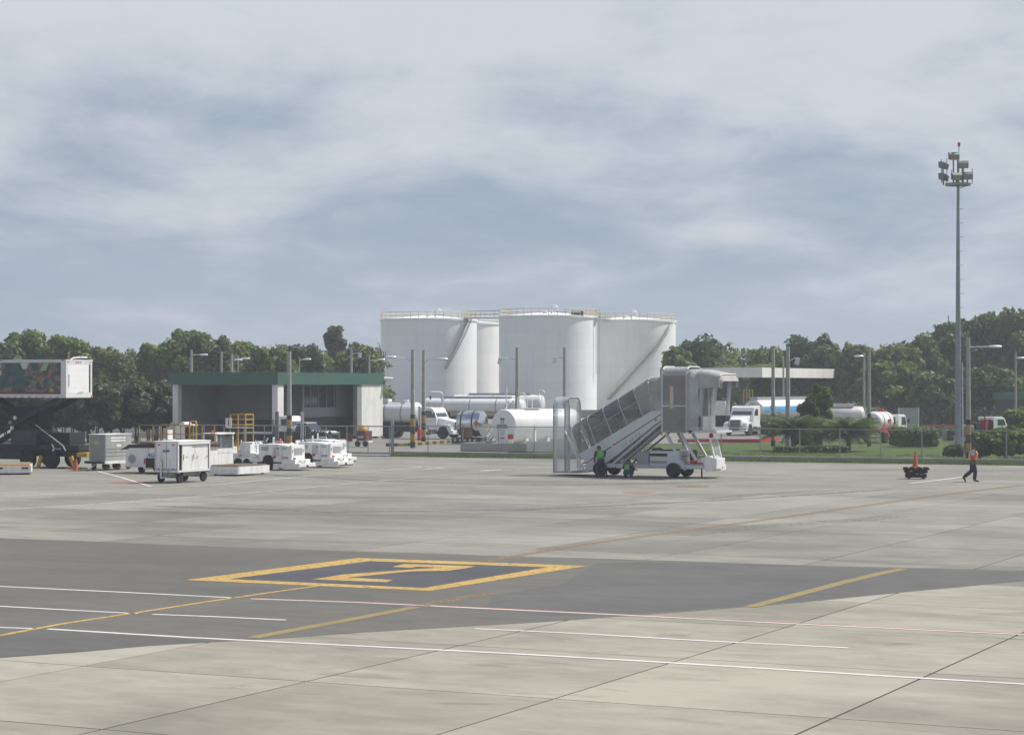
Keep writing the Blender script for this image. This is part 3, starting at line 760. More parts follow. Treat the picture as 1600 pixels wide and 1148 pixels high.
# ------------------------------------------------------------------ storage tanks
m_tank0 = M("tank_white_paint0", (.70, .715, .73), .42, var=.025, scale=.35, dirt=.16)
m_tank20 = M("tank_cream_paint0", (.72, .71, .69), .42, var=.03, scale=.35, dirt=.14)
m_rail = M("rail_white_paint", (.68, .69, .70), .5, var=.1, dirt=.25)
m_raily = M("rail_weathered_yellow", (.60, .52, .36), .55, var=.12, dirt=.2)
def tankmat(name, col):
    m = M(name, col, .42, var=.02, scale=.3)
    t = m.node_tree; N = t.nodes; L = t.links; b = N["Principled BSDF"]
    src = b.inputs["Base Color"].links[0].from_socket
    tcn = N.new("ShaderNodeTexCoord"); mp = N.new("ShaderNodeMapping"); mp.inputs["Scale"].default_value = (1.3, 1.3, .07)
    nz = N.new("ShaderNodeTexNoise"); nz.inputs["Scale"].default_value = 1.0; nz.inputs["Detail"].default_value = 7; nz.inputs["Roughness"].default_value = .65
    L.new(tcn.outputs["Object"], mp.inputs[0]); L.new(mp.outputs[0], nz.inputs["Vector"])
    mr = N.new("ShaderNodeMapRange"); mr.inputs["From Min"].default_value = .50; mr.inputs["From Max"].default_value = .78; mr.inputs["To Max"].default_value = .17
    L.new(nz.outputs["Fac"], mr.inputs["Value"])
    mx = N.new("ShaderNodeMix"); mx.data_type = 'RGBA'; mx.inputs[7].default_value = (.36, .31, .25, 1)
    L.new(mr.outputs[0], mx.inputs[0]); L.new(src, mx.inputs[6])
    # rolled plates differ a little in tone
    br = N.new("ShaderNodeTexBrick"); br.inputs["Scale"].default_value = 1.0; br.inputs["Mortar Size"].default_value = .018; br.inputs["Brick Width"].default_value = 5.5; br.inputs["Row Height"].default_value = 2.45
    br.inputs["Color1"].default_value = (1, 1, 1, 1); br.inputs["Color2"].default_value = (.955, .955, .955, 1); br.inputs["Mortar"].default_value = (.88, .88, .88, 1)
    sp = N.new("ShaderNodeSeparateXYZ"); L.new(tcn.outputs["Object"], sp.inputs[0])
    at2 = N.new("ShaderNodeMath"); at2.operation = 'ARCTAN2'; L.new(sp.outputs[1], at2.inputs[0]); L.new(sp.outputs[0], at2.inputs[1])
    ml = N.new("ShaderNodeMath"); ml.operation = 'MULTIPLY'; ml.inputs[1].default_value = 7.5; L.new(at2.outputs[0], ml.inputs[0])
    cb = N.new("ShaderNodeCombineXYZ"); L.new(ml.outputs[0], cb.inputs[0]); L.new(sp.outputs[2], cb.inputs[1])
    L.new(cb.outputs[0], br.inputs["Vector"])
    mu = N.new("ShaderNodeMix"); mu.data_type = 'RGBA'; mu.blend_type = 'MULTIPLY'; mu.inputs[0].default_value = 1.0
    L.new(mx.outputs[2], mu.inputs[6]); L.new(br.outputs[0], mu.inputs[7]); L.new(mu.outputs[2], b.inputs["Base Color"])
    return m
m_tank = tankmat("tank_white_paint", (.84, .845, .85)); m_tank2 = tankmat("tank_cream_paint", (.84, .83, .81))
def storage_tank(px, d, r, h, label, mat, stair=None, rail=m_rail, vent_a=-1.4, seg=96):
    root = thing("storage_tank", label, "storage tank", at(px, d), 0, "white fuel storage tanks")
    sh = MB().lathe([(r, 0), (r, h)], seg)
    sh.f = sh.f[:-2]; sh.mi = sh.mi[:-2]
    shell = part(root, "shell", sh, mat, smooth=40)
    for k in range(1, 6):      # weld seams between plate courses
        z = h * k / 6
        part(shell, "seam", MB().lathe([(r + .006, z - .03), (r + .012, z), (r + .006, z + .03)], seg), mat, smooth=60)
    part(root, "roof", MB().lathe([(r + .10, h - .02), (r + .10, h + .10), (r * .5, h + .45), (.01, h + .8)], seg), mat, smooth=25)
    part(shell, "rim_angle", MB().lathe([(r + .02, h - .28), (r + .16, h - .22), (r + .16, h - .03), (r + .02, h - .03)], seg), mat, smooth=25)
    # foundation ring
    part(root, "foundation", MB().lathe([(r + .5, -.02), (r + .5, .35), (r + .05, .35)], 64), m_kerb)
    nP = 36
    for k in range(nP):
        t = 2 * math.pi * k / nP
        part(root, "rail_post", MB().cyl((math.cos(t) * (r - .05), math.sin(t) * (r - .05), h + .02), (math.cos(t) * (r - .05), math.sin(t) * (r - .05), h + 1.12), .045, seg=5), rail)
    for z in (.55, 1.10):
        pts = [(math.cos(2 * math.pi * k / 72) * (r - .05), math.sin(2 * math.pi * k / 72) * (r - .05), h + z) for k in range(73)]
        part(root, "handrail", MB().tube(pts, .05, 5), rail)
    # gooseneck vent
    vx, vy = math.cos(vent_a) * r * .55, math.sin(vent_a) * r * .55
    pts = [(vx, vy, h + .3), (vx, vy, h + 1.1)] + [(vx + .45 - .45 * math.cos(t), vy, h + 1.1 + .45 * math.sin(t)) for t in (.4, .8, 1.2, 1.57, 2.0, 2.4, 2.8)] + [(vx + .9, vy, h + .85)]
    part(root, "vent_pipe", MB().tube(pts, .15, 8), m_rail, smooth=50)
    part(root, "roof_hatch", MB().cyl((vx - 1.0, vy, h + .3), (vx - 1.0, vy, h + .85), .35, seg=12), m_rail, smooth=40)
    if stair:
        a0, a1, z0, z1 = stair      # angle at the foot and at the top, heights
        st = part(root, "stairway", MB().tube([(math.cos(a0 + (a1 - a0) * t / 24) * (r + .82), math.sin(a0 + (a1 - a0) * t / 24) * (r + .82), z0 + (z1 - z0) * t / 24) for t in range(25)], [.10] * 25, 4), steel)
        inn = [(math.cos(a0 + (a1 - a0) * t / 24) * (r + .14), math.sin(a0 + (a1 - a0) * t / 24) * (r + .14), z0 + (z1 - z0) * t / 24) for t in range(25)]
        part(st, "stringer", MB().tube(inn, .09, 4), steel)
        for hr in (.5, 1.0):
            part(st, "stair_handrail", MB().tube([(math.cos(a0 + (a1 - a0) * t / 24) * (r + .82), math.sin(a0 + (a1 - a0) * t / 24) * (r + .82), z0 + (z1 - z0) * t / 24 + hr) for t in range(25)], .035, 4), rail)
        nt_ = int((z1 - z0) / .3)
        for k in range(nt_ + 1):
            t = a0 + (a1 - a0) * k / nt_; z = z0 + (z1 - z0) * k / nt_; c, s_ = math.cos(t), math.sin(t)
            part(st, "tread", MB().bar((c * (r + .14), s_ * (r + .14), z), (c * (r + .82), s_ * (r + .82), z), .26, .045), steel)
        for k in range(0, nt_ + 1, 5):
            t = a0 + (a1 - a0) * k / nt_; z = z0 + (z1 - z0) * k / nt_; c, s_ = math.cos(t) * (r + .82), math.sin(t) * (r + .82)
            part(st, "baluster", MB().bar((c, s_, z), (c, s_, z + 1.0), .05), rail)
    return root
PI = math.pi
t1_ = storage_tank(670, 345, 7.6, 14.75, "leftmost white storage tank, with a short stair and lit right flank", m_tank, (-1.20, -.62, 7.0, 14.7), m_raily, -1.3)
t2_ = storage_tank(856, 330, 7.42, 14.75, "front middle white storage tank with its left side in shade", m_tank, None, m_raily, -1.45)
t3_ = storage_tank(983, 352, 7.5, 14.75, "rightmost white storage tank with a long stair climbing its front", m_tank2, (-2.05, -.56, 2.2, 14.7), m_raily, -1.55)
t4_ = storage_tank(716, 386, 7.5, 15.3, "storage tank mostly hidden behind the leftmost and middle tanks", m_tank2, None, m_rail, 1.2)
# mark on the leftmost tank, seen edge on
for k, (an, dz) in enumerate(((-2.98, 1.6), (-2.86, 1.1), (-2.73, .9), (-2.62, .8))):
    c, s_ = math.cos(an) * 7.63, math.sin(an) * 7.63
    part(t1_, "painted_mark", MB().bar((c, s_, 9.0 - dz), (c, s_, 9.0 + dz * .8), .14, .03), darkp)
part(t1_, "painted_mark", MB().tube([(math.cos(-3.0 + .1 * k) * 7.64, math.sin(-3.0 + .1 * k) * 7.64, 9.1 - .05 * k) for k in range(5)], .08, 4), darkp)
# rooftop box and ladder cage on the middle tank
part(t2_, "roof_box", MB().box(3.4, 5.2, -5.6, -4.6, 14.8, 15.5), darkp)
lad = part(t2_, "ladder", MB().bar((7.2, -2.8, 6.0), (7.2, -2.8, 16), .06), steel)
part(t2_, "ladder", MB().bar((7.75, -2.5, 6.0), (7.75, -2.5, 16), .06), steel)
for k in range(32): part(lad, "rung", MB().bar((7.2, -2.8, 6.2 + k * .3), (7.75, -2.5, 6.2 + k * .3), .035), steel)
part(t2_, "rim_bracket", MB().prism([(6.6, 14.6), (7.45, 14.6), (7.45, 14.3), (6.75, 12.5)], -2.6, -2.5), m_tank)
# walkways from tank to tank
def walkway(pa, pb, za, zb, label):
    root = thing("walkway", label, "walkway", (0, 0, 0), 0, "steel walkways between the tanks")
    a_, b_ = Vector((pa[0], pa[1], za)), Vector((pb[0], pb[1], zb)); s_ = (b_ - a_).cross(Vector((0, 0, 1))).normalized() * .55
    part(root, "deck", MB().bar(a_, b_, 1.1, .16), steel)
    n = max(2, int((b_ - a_).length / 1.6))
    for sg in (-1, 1):
        for hz_ in (.55, 1.1): part(root, "handrail", MB().bar(a_ + s_ * sg + Vector((0, 0, hz_)), b_ + s_ * sg + Vector((0, 0, hz_)), .07), m_raily)
        for k in range(n + 1):
            p = a_.lerp(b_, k / n) + s_ * sg; part(root, "rail_post", MB().bar(p, p + Vector((0, 0, 1.1)), .07), m_raily)
P1, P2_, P3 = at(670, 345), at(856, 330), at(983, 352)
def between(p, q, rp, rq):
    d = (q - p).normalized(); return p + d * (rp - .3), q - d * (rq - .3)
a_, b_ = between(P1, P2_, 7.6, 7.42); walkway(a_, b_, 14.85, 14.85, "steel walkway from the leftmost tank to the middle tank")
a_, b_ = between(P2_, P3, 7.42, 7.5); walkway(a_, b_, 14.85, 14.85, "steel walkway from the middle tank to the rightmost tank")
# low bund wall and pipework at the foot of the tanks
bw = thing("bund_wall", "low grey wall round the foot of the storage tanks", "wall", (0, 0, 0))
for k, (p, q) in enumerate(((600, 700), (700, 800), (800, 900), (900, 1000), (1000, 1090))):
    part(bw, "wall_panel", MB().bar(at(p, 300, .5), at(q - 1, 300, .5), .25, 1.1), m_kerb)

# ------------------------------------------------------------------ green-roofed building
m_green = M("green_fascia_paint", (.038, .108, .082), .5, var=.08, dirt=.2)
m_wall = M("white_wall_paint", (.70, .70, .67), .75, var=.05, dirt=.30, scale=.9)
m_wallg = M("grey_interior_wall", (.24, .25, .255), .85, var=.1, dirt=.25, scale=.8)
m_blackw = M("black_dado_paint", (.04, .042, .045), .7, var=.2)
bl = thing("maintenance_building", "open-fronted building with a dark green roof fascia and white pillars", "building", at(433, 166), RZ)
BX, BY, BH = 9.6, 16.3, 5.45      # left face runs along -x, right face along +y
part(bl, "floor_slab", MB().box(-BX, 0, 0, BY, -.05, .10), m_kerb)
part(bl, "fascia", MB().box(-BX - .15, .15, -.15, .25, 4.52, BH), m_green)
part(bl, "fascia", MB().box(-.25, .15, .252, BY + .15, 4.52, BH), m_green)
part(bl, "fascia", MB().box(-BX - .15, -BX + .2, .252, BY + .15, 4.52, BH), m_green)
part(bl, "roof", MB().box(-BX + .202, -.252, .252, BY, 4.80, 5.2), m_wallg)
part(bl, "pillar", MB().box(-.45, .05, 0, .85, 1.85, 4.515), m_wall)
part(bl, "pillar_base", MB().box(-.48, .08, -.03, .88, .1, 1.848), m_blackw)
part(bl, "pillar", MB().box(-BX, -BX + .5, 0, .5, .1, 4.515), m_wall)
part(bl, "end_wall", MB().box(-.35, .05, BY - 3.5, BY, .25, 4.515), m_wall)
part(bl, "pillar", MB().box(-.35, .04, BY - 4.2, BY - 3.502, .25, 4.515), m_wallg)
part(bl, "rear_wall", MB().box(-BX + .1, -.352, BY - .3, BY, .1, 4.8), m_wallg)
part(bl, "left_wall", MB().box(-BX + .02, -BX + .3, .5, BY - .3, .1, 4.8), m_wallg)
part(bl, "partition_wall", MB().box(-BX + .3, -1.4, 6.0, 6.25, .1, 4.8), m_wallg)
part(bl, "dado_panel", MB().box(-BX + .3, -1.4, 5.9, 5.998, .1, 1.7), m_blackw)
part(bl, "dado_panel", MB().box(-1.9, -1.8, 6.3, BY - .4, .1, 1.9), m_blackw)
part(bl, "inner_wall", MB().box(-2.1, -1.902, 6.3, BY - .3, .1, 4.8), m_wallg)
wn = part(bl, "window_band", MB().box(-1.90, -1.84, 6.6, BY - 4.4, 2.7, 4.4), glass)
for k in range(5): part(wn, "mullion", MB().box(-1.838, -1.80, 6.6 + k * 1.25, 6.66 + k * 1.25, 2.7, 4.4), m_wallg)
part(bl, "doorway_leaf", MB().box(-1.35, -1.3, 1.0, 5.8, 1.9, 4.4), m_blackw)
part(bl, "ceiling_beam", MB().box(-BX + .3, -.4, 3.0, 3.25, 4.45, 4.79), m_wallg)
for k, (x, z, w_, h_) in enumerate(((-3.9, 1.55, .7, 1.2), (-3.1, 1.4, .5, .9), (-2.3, 1.6, .6, .8))):
    part(bl, "wall_cabinet", MB().box(x, x + w_, 5.5, 5.89, z - .3, z - .3 + h_), darkp)
part(bl, "roof_duct", MB().cyl((.0, BY + .1, 5.0), (.75, BY + .5, 4.95), .17, seg=10), white, smooth=40)
# pale wall seen through the bushes, left of the building
wl_ = thing("boundary_wall", "pale rendered wall glimpsed through the bushes behind the dollies", "wall", (0, 0, 0))
for k in range(8):
    p, q = at(95 + k * 24, 186, .9), at(95 + k * 24 + 23.6, 186, .9)
    part(wl_, "wall_panel", MB().bar(p, q, .2, 2.4), m_wall)

# ------------------------------------------------------------------ fuel canopy
m_can = M("canopy_cream_panel", (.74, .735, .69), .55, var=.04, dirt=.15, scale=.6)
fc = thing("fuel_canopy", "flat cream fuelling canopy on dark columns behind the tanker truck", "canopy", at(1191, 215), RZ)
part(fc, "fascia", MB().box(-10, 0, 0, .15, 5.22, 6.2), m_can)
part(fc, "fascia", MB().box(-.15, 0, .152, 23.6, 5.22, 6.2), m_can)
part(fc, "fascia", MB().box(-10, -9.85, .152, 23.6, 5.22, 6.2), m_can)
part(fc, "roof", MB().box(-9.848, -.152, .152, 23.5, 5.5, 5.9), m_can)
colm = M("column_dark_paint", (.09, .095, .10), .6, var=.1)
for x, y, w_ in ((-5.0, 3.2, .5), (-3.6, 3.2, .55), (-5.0, 17, .5), (-1.6, 9.0, .6), (-8.6, 3.2, .5)):
    part(fc, "column", MB().box(x, x + w_, y, y + w_, 0, 5.5), colm)
part(fc, "lamp", MB().cyl((-2.3, 1.6, 5.2), (-2.3, 1.6, 4.95), .28, .36, 12), greyp, smooth=40)
# loading stairs under it
ls = thing("loading_stairs", "pale loading steps with yellow rails under the fuel canopy", "stairs", at(1162, 212), RZ)
part(ls, "step_flight", MB().prism([(-1.8, 0), (.6, 0), (.6, 2.6), (.2, 2.6), (-1.8, .3)], 0, .9), m_can)
for x in (0, .6):
    for y in (0, .9): part(ls, "rail_post", MB().bar((x, y, 2.6), (x, y, 4.0), .06), yel)
for y in (0, .9): part(ls, "handrail", MB().bar((0, y, 4.0), (.6, y, 4.0), .06), yel)
part(ls, "platform", MB().box(-3.2, -1.9, 0, 1.2, 1.5, 2.9), m_can)
# shed at the right edge
sd = thing("shed", "dark shed with a green roof edge at the right edge", "building", at(1618, 205), RZ)
part(sd, "wall", MB().box(-3.8, 4, 0, 6, 0, 3.1), M("shed_dark_wall", (.05, .055, .06), .8, var=.1))
part(sd, "fascia", MB().box(-4.0, 4.2, -.2, 6.2, 3.1, 3.75), m_green)

# ------------------------------------------------------------------ lamp posts and floodlight mast
m_pole = M("concrete_pole", (.34, .335, .315), .85, var=.12, dirt=.3, scale=3)
m_lamp = M("lamp_head_metal", (.60, .61, .62), .4, .3, var=.06)
def lamp_post(px, ytop, label, arm=None, stripes=False, d=None, r=.14, flood=False, group="concrete lamp posts", mat=None, name="lamp_post"):
    d = d or 9180.0 / (HY - ytop); h = zat(ytop, d)
    root = thing(name, label, "lamp post", at(px, d), 0, group)
    part(root, "pole", MB().cyl((0, 0, 0), (0, 0, h), r * 1.25, r * .85, 8), mat or m_pole, smooth=50)
    if stripes:
        for k, (z0, z1, m) in enumerate(((.05, .45, blk), (.45, 1.0, polyel), (1.0, 1.5, blk), (1.5, 2.1, polyel), (2.1, 2.4, blk))):
            part(root, "stripe_band", MB().cyl((0, 0, z0), (0, 0, z1 - .003), r * 1.25 + .012 - .02 * k * r, r * 1.25 + .010 - .02 * k * r, 8), m, smooth=50)
    if arm:
        L_, dz, rise = arm                  # reach (m, sign = side), height below top, rise
        z = h - dz
        ar = part(root, "arm", MB().tube([(0, 0, z), (L_ * .35, -.1, z + rise * .75), (L_ * .7, -.2, z + rise), (L_, -.25, z + rise)], .045, 6), m_lamp)
        sg = 1 if L_ > 0 else -1
        if flood:
            part(ar, "lamp_head", MB().prism([(L_ - .20, z + rise - .42), (L_ + .12, z + rise - .48), (L_ + .2, z + rise + .02), (L_ - .08, z + rise + .06)], -.42, -.12), m_lamp, bev=.05)
        else:
            part(ar, "lamp_head", MB().lathe([(.02, -.42), (.13, -.36), (.17, 0), (.13, .36), (.02, .42)], 10, 'x', (L_ + sg * .2, -.25, z + rise), .6), m_lamp, smooth=50)
    return root
lamp_post(452, 549, "pole with yellow and black foot stripes in front of the green-roofed building", None, True, d=150, r=.15)
lamp_post(645, 546, "left one of two striped-foot lamp posts in front of the leftmost tank", (-1.35, .9, .35), True, d=155)
lamp_post(662, 547, "right one of two striped-foot lamp posts in front of the leftmost tank", (1.30, .95, .25), True)
lamp_post(808, 543, "lamp post in front of the middle tank's shaded side", (-1.25, .9, .15), flood=True)
lamp_post(882, 543, "lamp post in front of the middle tank's lit side", (-.72, .75, .05), flood=True, r=.12)
lamp_post(1208, 543, "thick post with an orange foot in front of the tanker's blue stripe", None, True, r=.13)
lamp_post(1231, 541, "post with a floodlamp in front of the tanker's blue stripe", (.62, 1.2, .35), flood=True, r=.15)
lamp_post(1224, 556, "thin pale post behind the fuel canopy's lit face", None, d=205, r=.09)
lamp_post(1358, 543, "taller of the twin slim poles right of the fuel canopy", None, True, r=.12)
lamp_post(1350, 551, "shorter of the twin slim poles right of the fuel canopy", (-.28, .35, .05), True, r=.10)
lamp_post(1513, 528, "striped-foot lamp post beside the walking man", (1.35, .55, .02), True, d=131, r=.13)
lamp_post(1587, 550, "slim lamp post at the right edge", (.22, .6, .1), r=.09)
lamp_post(299, 546, "lamp post rising above the left end of the green roof", (1.0, .5, .0), d=206, r=.13)
lamp_post(346, 549, "bare pole above the green roof between two lamp posts", None, d=206, r=.11)
lamp_post(362, 553, "lamp post with a short arm above the middle of the green roof", (.45, .6, .05), d=206, r=.12)
lamp_post(549, 543, "pole above the right end of the green roof with a floodlamp", (.85, .7, .15), flood=True, d=214, r=.12)
lamp_post(577, 554, "thin pole above the green roof nearest the tanks", (1.0, .6, .1), d=216, r=.10)
lamp_post(372, 556, "lamp head on a hidden pole above the green roof's middle", (.55, .3, .05), d=207, r=.06)
lamp_post(468, 558, "lamp on a hidden pole right of the striped pole", (.55, .25, .05), d=211, r=.05)
lamp_post(1085, 550, "thin pale pole between the rightmost tank and the palm", (-.5, .3, .1), d=240, flood=True, r=.11)
lamp_post(1096, 549, "bare pale pole between the rightmost tank and the palm", None, d=240, r=.09)
lamp_post(107, 549, "short pale pole behind the catering truck's roof", None, d=190, r=.08)
lamp_post(1482, 493, "thin dark antenna pole behind the treetops near the mast", None, d=246, r=.06, mat=darkp, name="antenna_pole")

# floodlight mast
md = 147.0; ms = F / md
fm = thing("floodlight_mast", "tall grey steel mast with a cluster of six floodlights", "mast", at(1497, md))
m_mast = M("mast_grey_steel", (.24, .265, .295), .5, .3, var=.08)
zt = zat(289, md)
part(fm, "mast_pole", MB().lathe([(.235, 0), (.19, 6), (.14, 12), (.095, zt), (.06, zat(240, md))], 12), m_mast, smooth=50)
part(fm, "base_plate", MB().box(-.4, .4, -.4, .4, 0, .12), m_mast)
hd = part(fm, "head_frame", MB().lathe([(.55, zt - .05), (.86, zt - .05), (.86, zt + .10), (.55, zt + .10), (.55, zt - .05)], 24), m_mast)
for k in range(4):
    t = k * PI / 2 + .4; part(hd, "spoke", MB().bar((0, 0, zt + .02), (.7 * math.cos(t), .7 * math.sin(t), zt + .02), .08), m_mast)
def fx(px): return (px - 1497) / ms
for px_, py_, y_, yaw in ((1474, 259, .1, .9), (1473, 277.5, -.1, .9), (1490, 244.5, .0, .1), (1491, 278, -.75, .1), (1505, 258, -.1, -.25), (1511, 276, -.3, -.25)):
    x, z = fx(px_), zat(py_, md)
    st_ = part(hd, "bracket", MB().bar((x * .95, y_ + .1, zt), (x, y_ + .1, z), .09), m_mast)
    fl = part(fm, "floodlight", MB().prismx([(-.28, .10), (-.20, -.26), (.16, -.14), (.20, .26), (-.05, .28)], -.33, .33), M("floodlight_housing", (.16, .17, .18), .5, .2, var=.08))
    fl.location = (x, y_, z); fl.rotation_euler = (0, 0, yaw)
    ln = part(fl, "lens", MB().prismx([(-.30, .08), (-.22, -.24), (-.235, -.245), (-.315, .085)], -.29, .29), M("floodlight_lens", (.24, .24, .20), .2, var=.05))
for px_, y0, y1 in ((1471, 286, 249), (1479.5, 288, 248), (1519, 287, 263), (1487, 280, 265), (1503, 288, 262)):
    part(hd, "rod", MB().bar((fx(px_), 0, zat(y0, md)), (fx(px_), 0, zat(y1, md)), .045), m_mast)
part(hd, "rod", MB().bar((.1, 0, zt - .25), (fx(1519), 0, zt + .1), .05), m_mast)
part(fm, "finial", MB().bar((.05, 0, zat(245, md)), (.06, 0, zat(229, md)), .04), m_mast)
part(fm, "beacon", MB().lathe([(.03, 0), (.09, .1), (.10, .28), (.02, .34)], 10, c=(.06, 0, zat(230, md))), redl, smooth=50)
for k in range(14):
    z = 4 + k * .95; part(fm, "climbing_peg", MB().bar((.0, 0, z), (.42 - .006 * k, 0, z + .02), .03), m_mast)
part(fm, "cable", MB().tube([(.30, -.05, 0), (.29, -.05, 1.9), (.29, -.05, 2.2)], .03, 5), white)
part(fm, "conduit", MB().tube([(.33, -.1, .0), (.26, -.1, 6.0)], .03, 5), m_lamp)

# ------------------------------------------------------------------ perimeter fence, kerb and gate
m_mesh = bpy.data.materials.new("chain_link"); m_mesh.use_nodes = True
bb = m_mesh.node_tree.nodes["Principled BSDF"]; bb.inputs["Base Color"].default_value = (.30, .31, .31, 1); bb.inputs["Alpha"].default_value = .06; bb.inputs["Roughness"].default_value = .6
m_fpost = M("fence_post_steel", (.27, .28, .28), .55, .4, var=.15)
pf = thing("perimeter_fence", "chain-link fence on a low concrete kerb along the lawn", "fence", (0, 0, 0))
flen = (FB - FA).length
for k in range(int(flen / 2.4) + 1):
    p = FA + fdir * (k * 2.4)
    part(pf, "kerb_stone", MB().bar(p + fdir * .01 + Vector((0, 0, .13)), p + fdir * 2.385 + Vector((0, 0, .13)), .28, .33), m_kerb, bev=.02)
    part(pf, "post", MB().cyl(p + Vector((0, 0, .25)), p + Vector((0, 0, 1.98)), .038, .034, 6), m_fpost)
up = Vector((0, 0, 1))
part(pf, "top_rail", MB().bar(FA + up * 1.9, FB + up * 1.9, .05), m_fpost)
part(pf, "chain_link_mesh", MB().add([FA + up * .3, FB + up * .3, FB + up * 1.9, FA + up * 1.9], [(0, 1, 2, 3)]), m_mesh)
gt = thing("sliding_gate", "wide grey steel gate frame in front of the green-roofed building", "gate", (0, 0, 0))
GA0, GA1 = FA - fdir * .25, FA - fdir * 15.5
part(gt, "top_rail", MB().bar(GA0 + up * 1.86, GA1 + up * 1.86, .07), greyp)
part(gt, "bottom_rail", MB().bar(GA0 + up * .16, GA1 + up * .16, .10, .12), greyp)
for k in range(11):
    p = FA - fdir * (.3 + k * 1.5)
    part(gt, "upright", MB().bar(p + up * .05, p + up * 1.84, .055), greyp)
part(gt, "chain_link_mesh", MB().add([GA0 + up * .2, GA1 + up * .2, GA1 + up * 1.84, GA0 + up * 1.84], [(0, 1, 2, 3)]), m_mesh)
part(gt, "end_post", MB().cyl(FA - fdir * .1 + up * 0, FA - fdir * .1 + up * 2.25, .10, seg=8), greyp)
part(gt, "tall_post", MB().cyl(at(433, 142.5), at(433, 142.5, 2.75), .13, .12, 8), M("gate_post_dark", (.16, .165, .17), .7, var=.1))
part(gt, "tall_post", MB().cyl(at(472, 141.5), at(472, 141.5, 2.75), .12, .10, 8), steel)
part(gt, "ground_track", MB().bar(GA0 + up * .01 - fn * .3, GA1 + up * .01 - fn * .3, .25, .05), m_kerb)
for k in (0, 8):
    pass

# blank signboard, barrier, bollard
sb = thing("signboard", "blank grey signboard on two white posts behind the hedge", "signboard", at(1420, 188), 0)
part(sb, "panel", MB().box(-.80, .80, -.04, .04, .85, 2.50), M("sign_grey_panel", (.33, .35, .36), .5, var=.05))
part(sb, "panel_foot", MB().box(-.84, .84, -.03, .03, .38, .70), greyp)
for x in (-.86, .84): part(sb, "post", MB().box(x - .04, x + .04, -.05, .05, 0, 2.54), white)
br = thing("barrier", "weathered orange barrier board left of the floodlight mast", "barrier", at(1472, 190), 0)
part(br, "board", MB().box(-1.5, 1.1, -.04, .04, .75, 1.0), orange)
for x in (-1.3, .9): part(br, "leg", MB().box(x - .05, x + .05, -.05, .05, 0, .95), greyp)
bo_ = thing("bollard", "short yellow concrete bollard beside the floodlight mast's foot", "bollard", at(1506.5, 138), .3)
part(bo_, "post", MB().box(-.14, .14, -.14, .14, 0, .62), M("bollard_pale_yellow", (.60, .55, .22), .7, var=.12, dirt=.3), bev=.03)
part(bo_, "cap", MB().box(-.10, .10, -.10, .10, .622, .68), yel)
# ------------------------------------------------------------------ passenger boarding stairs
def tint(name, col, alpha, rough=.08):
    m = bpy.data.materials.new(name); m.use_nodes = True
    t = m.node_tree; N = t.nodes; L = t.links; b = N["Principled BSDF"]; outn = N["Material Output"]
    b.inputs["Base Color"].default_value = (*col, 1); b.inputs["Roughness"].default_value = rough
    nz = N.new("ShaderNodeTexNoise"); nz.inputs["Scale"].default_value = 1.3; nz.inputs["Detail"].default_value = 5
    tc_ = N.new("ShaderNodeTexCoord"); L.new(tc_.outputs["Object"], nz.inputs["Vector"])
    mr = N.new("ShaderNodeMapRange"); mr.inputs["To Min"].default_value = max(0, alpha - .12); mr.inputs["To Max"].default_value = min(1, alpha + .12)
    mr.inputs["From Min"].default_value = .3; mr.inputs["From Max"].default_value = .7
    L.new(nz.outputs["Fac"], mr.inputs["Value"])
    tr = N.new("ShaderNodeBsdfTransparent"); mx = N.new("ShaderNodeMixShader")
    L.new(mr.outputs[0], mx.inputs[0]); L.new(tr.outputs[0], mx.inputs[1]); L.new(b.outputs[0], mx.inputs[2]); L.new(mx.outputs[0], outn.inputs["Surface"])
    MATS[name] = m; return m
m_smoke = tint("smoked_window_panel", (.10, .10, .105), .70, .22)
m_brown = tint("brown_window_panel", (.26, .24, .225), .66, .3)
m_clear = tint("clear_plastic_sheet", (.55, .58, .60), .48, .12)
m_curt = tint("clear_plastic_curtain", (.58, .61, .63), .58, .10)
m_stair = M("stair_grey_white_paint", (.56, .58, .60), .45, var=.04, dirt=.25, scale=1.0)
m_frame = M("frame_aluminium", (.40, .42, .44), .4, .3, var=.06)
m_hood = M("hood_grey_vinyl", (.36, .36, .36), .18, var=.10, dirt=.3, scale=2.0)

SD = 108.5
bs = thing("boarding_stairs", "white self-propelled passenger boarding stairs with smoked covered tunnel", "boarding stairs", at(866, SD), RZ)
def sx(px, y=0.0):                 # photo column -> local x on the plane at local depth y
    # X = X0 + x*cos + y*sin' ; D = SD - x*.438 + y*.899
    k = (px - CX) / F; X0 = (866 - CX) / F * SD; c, s_ = math.cos(RZ), -math.sin(RZ)
    return (k * (SD + y * c) - X0 - y * s_) / (c + k * s_)
def sz(py, x, y=0.0):
    return zat(py, SD - x * -math.sin(RZ) + y * math.cos(RZ))
def Q(px, py, y=0.0):
    x = sx(px, y); return (x, sz(py, x, y))
WD = 1.75
top = [Q(891, 664), Q(963, 620.5), Q(987.5, 605), Q(1011, 589.5), Q(1036, 588.5)]
bot = [Q(905, 709), Q(958, 678), Q(984, 663), Q(1018, 642), Q(1036, 639)]
tl = [Q(891, 664), Q(915, 649.5), Q(939, 635), Q(963, 620.5), Q(987.5, 605), Q(1011, 589.5), Q(1036, 588.5)]
bl_ = [Q(905, 709), Q(931, 693.5), Q(956, 678.5), Q(980, 663.5), Q(1004, 649), Q(1019, 641.5), Q(1036, 639.5)]
midf = .40
lerp2 = lambda p, q, t: (p[0] + (q[0] - p[0]) * t, p[1] + (q[1] - p[1]) * t)
frame_o = None
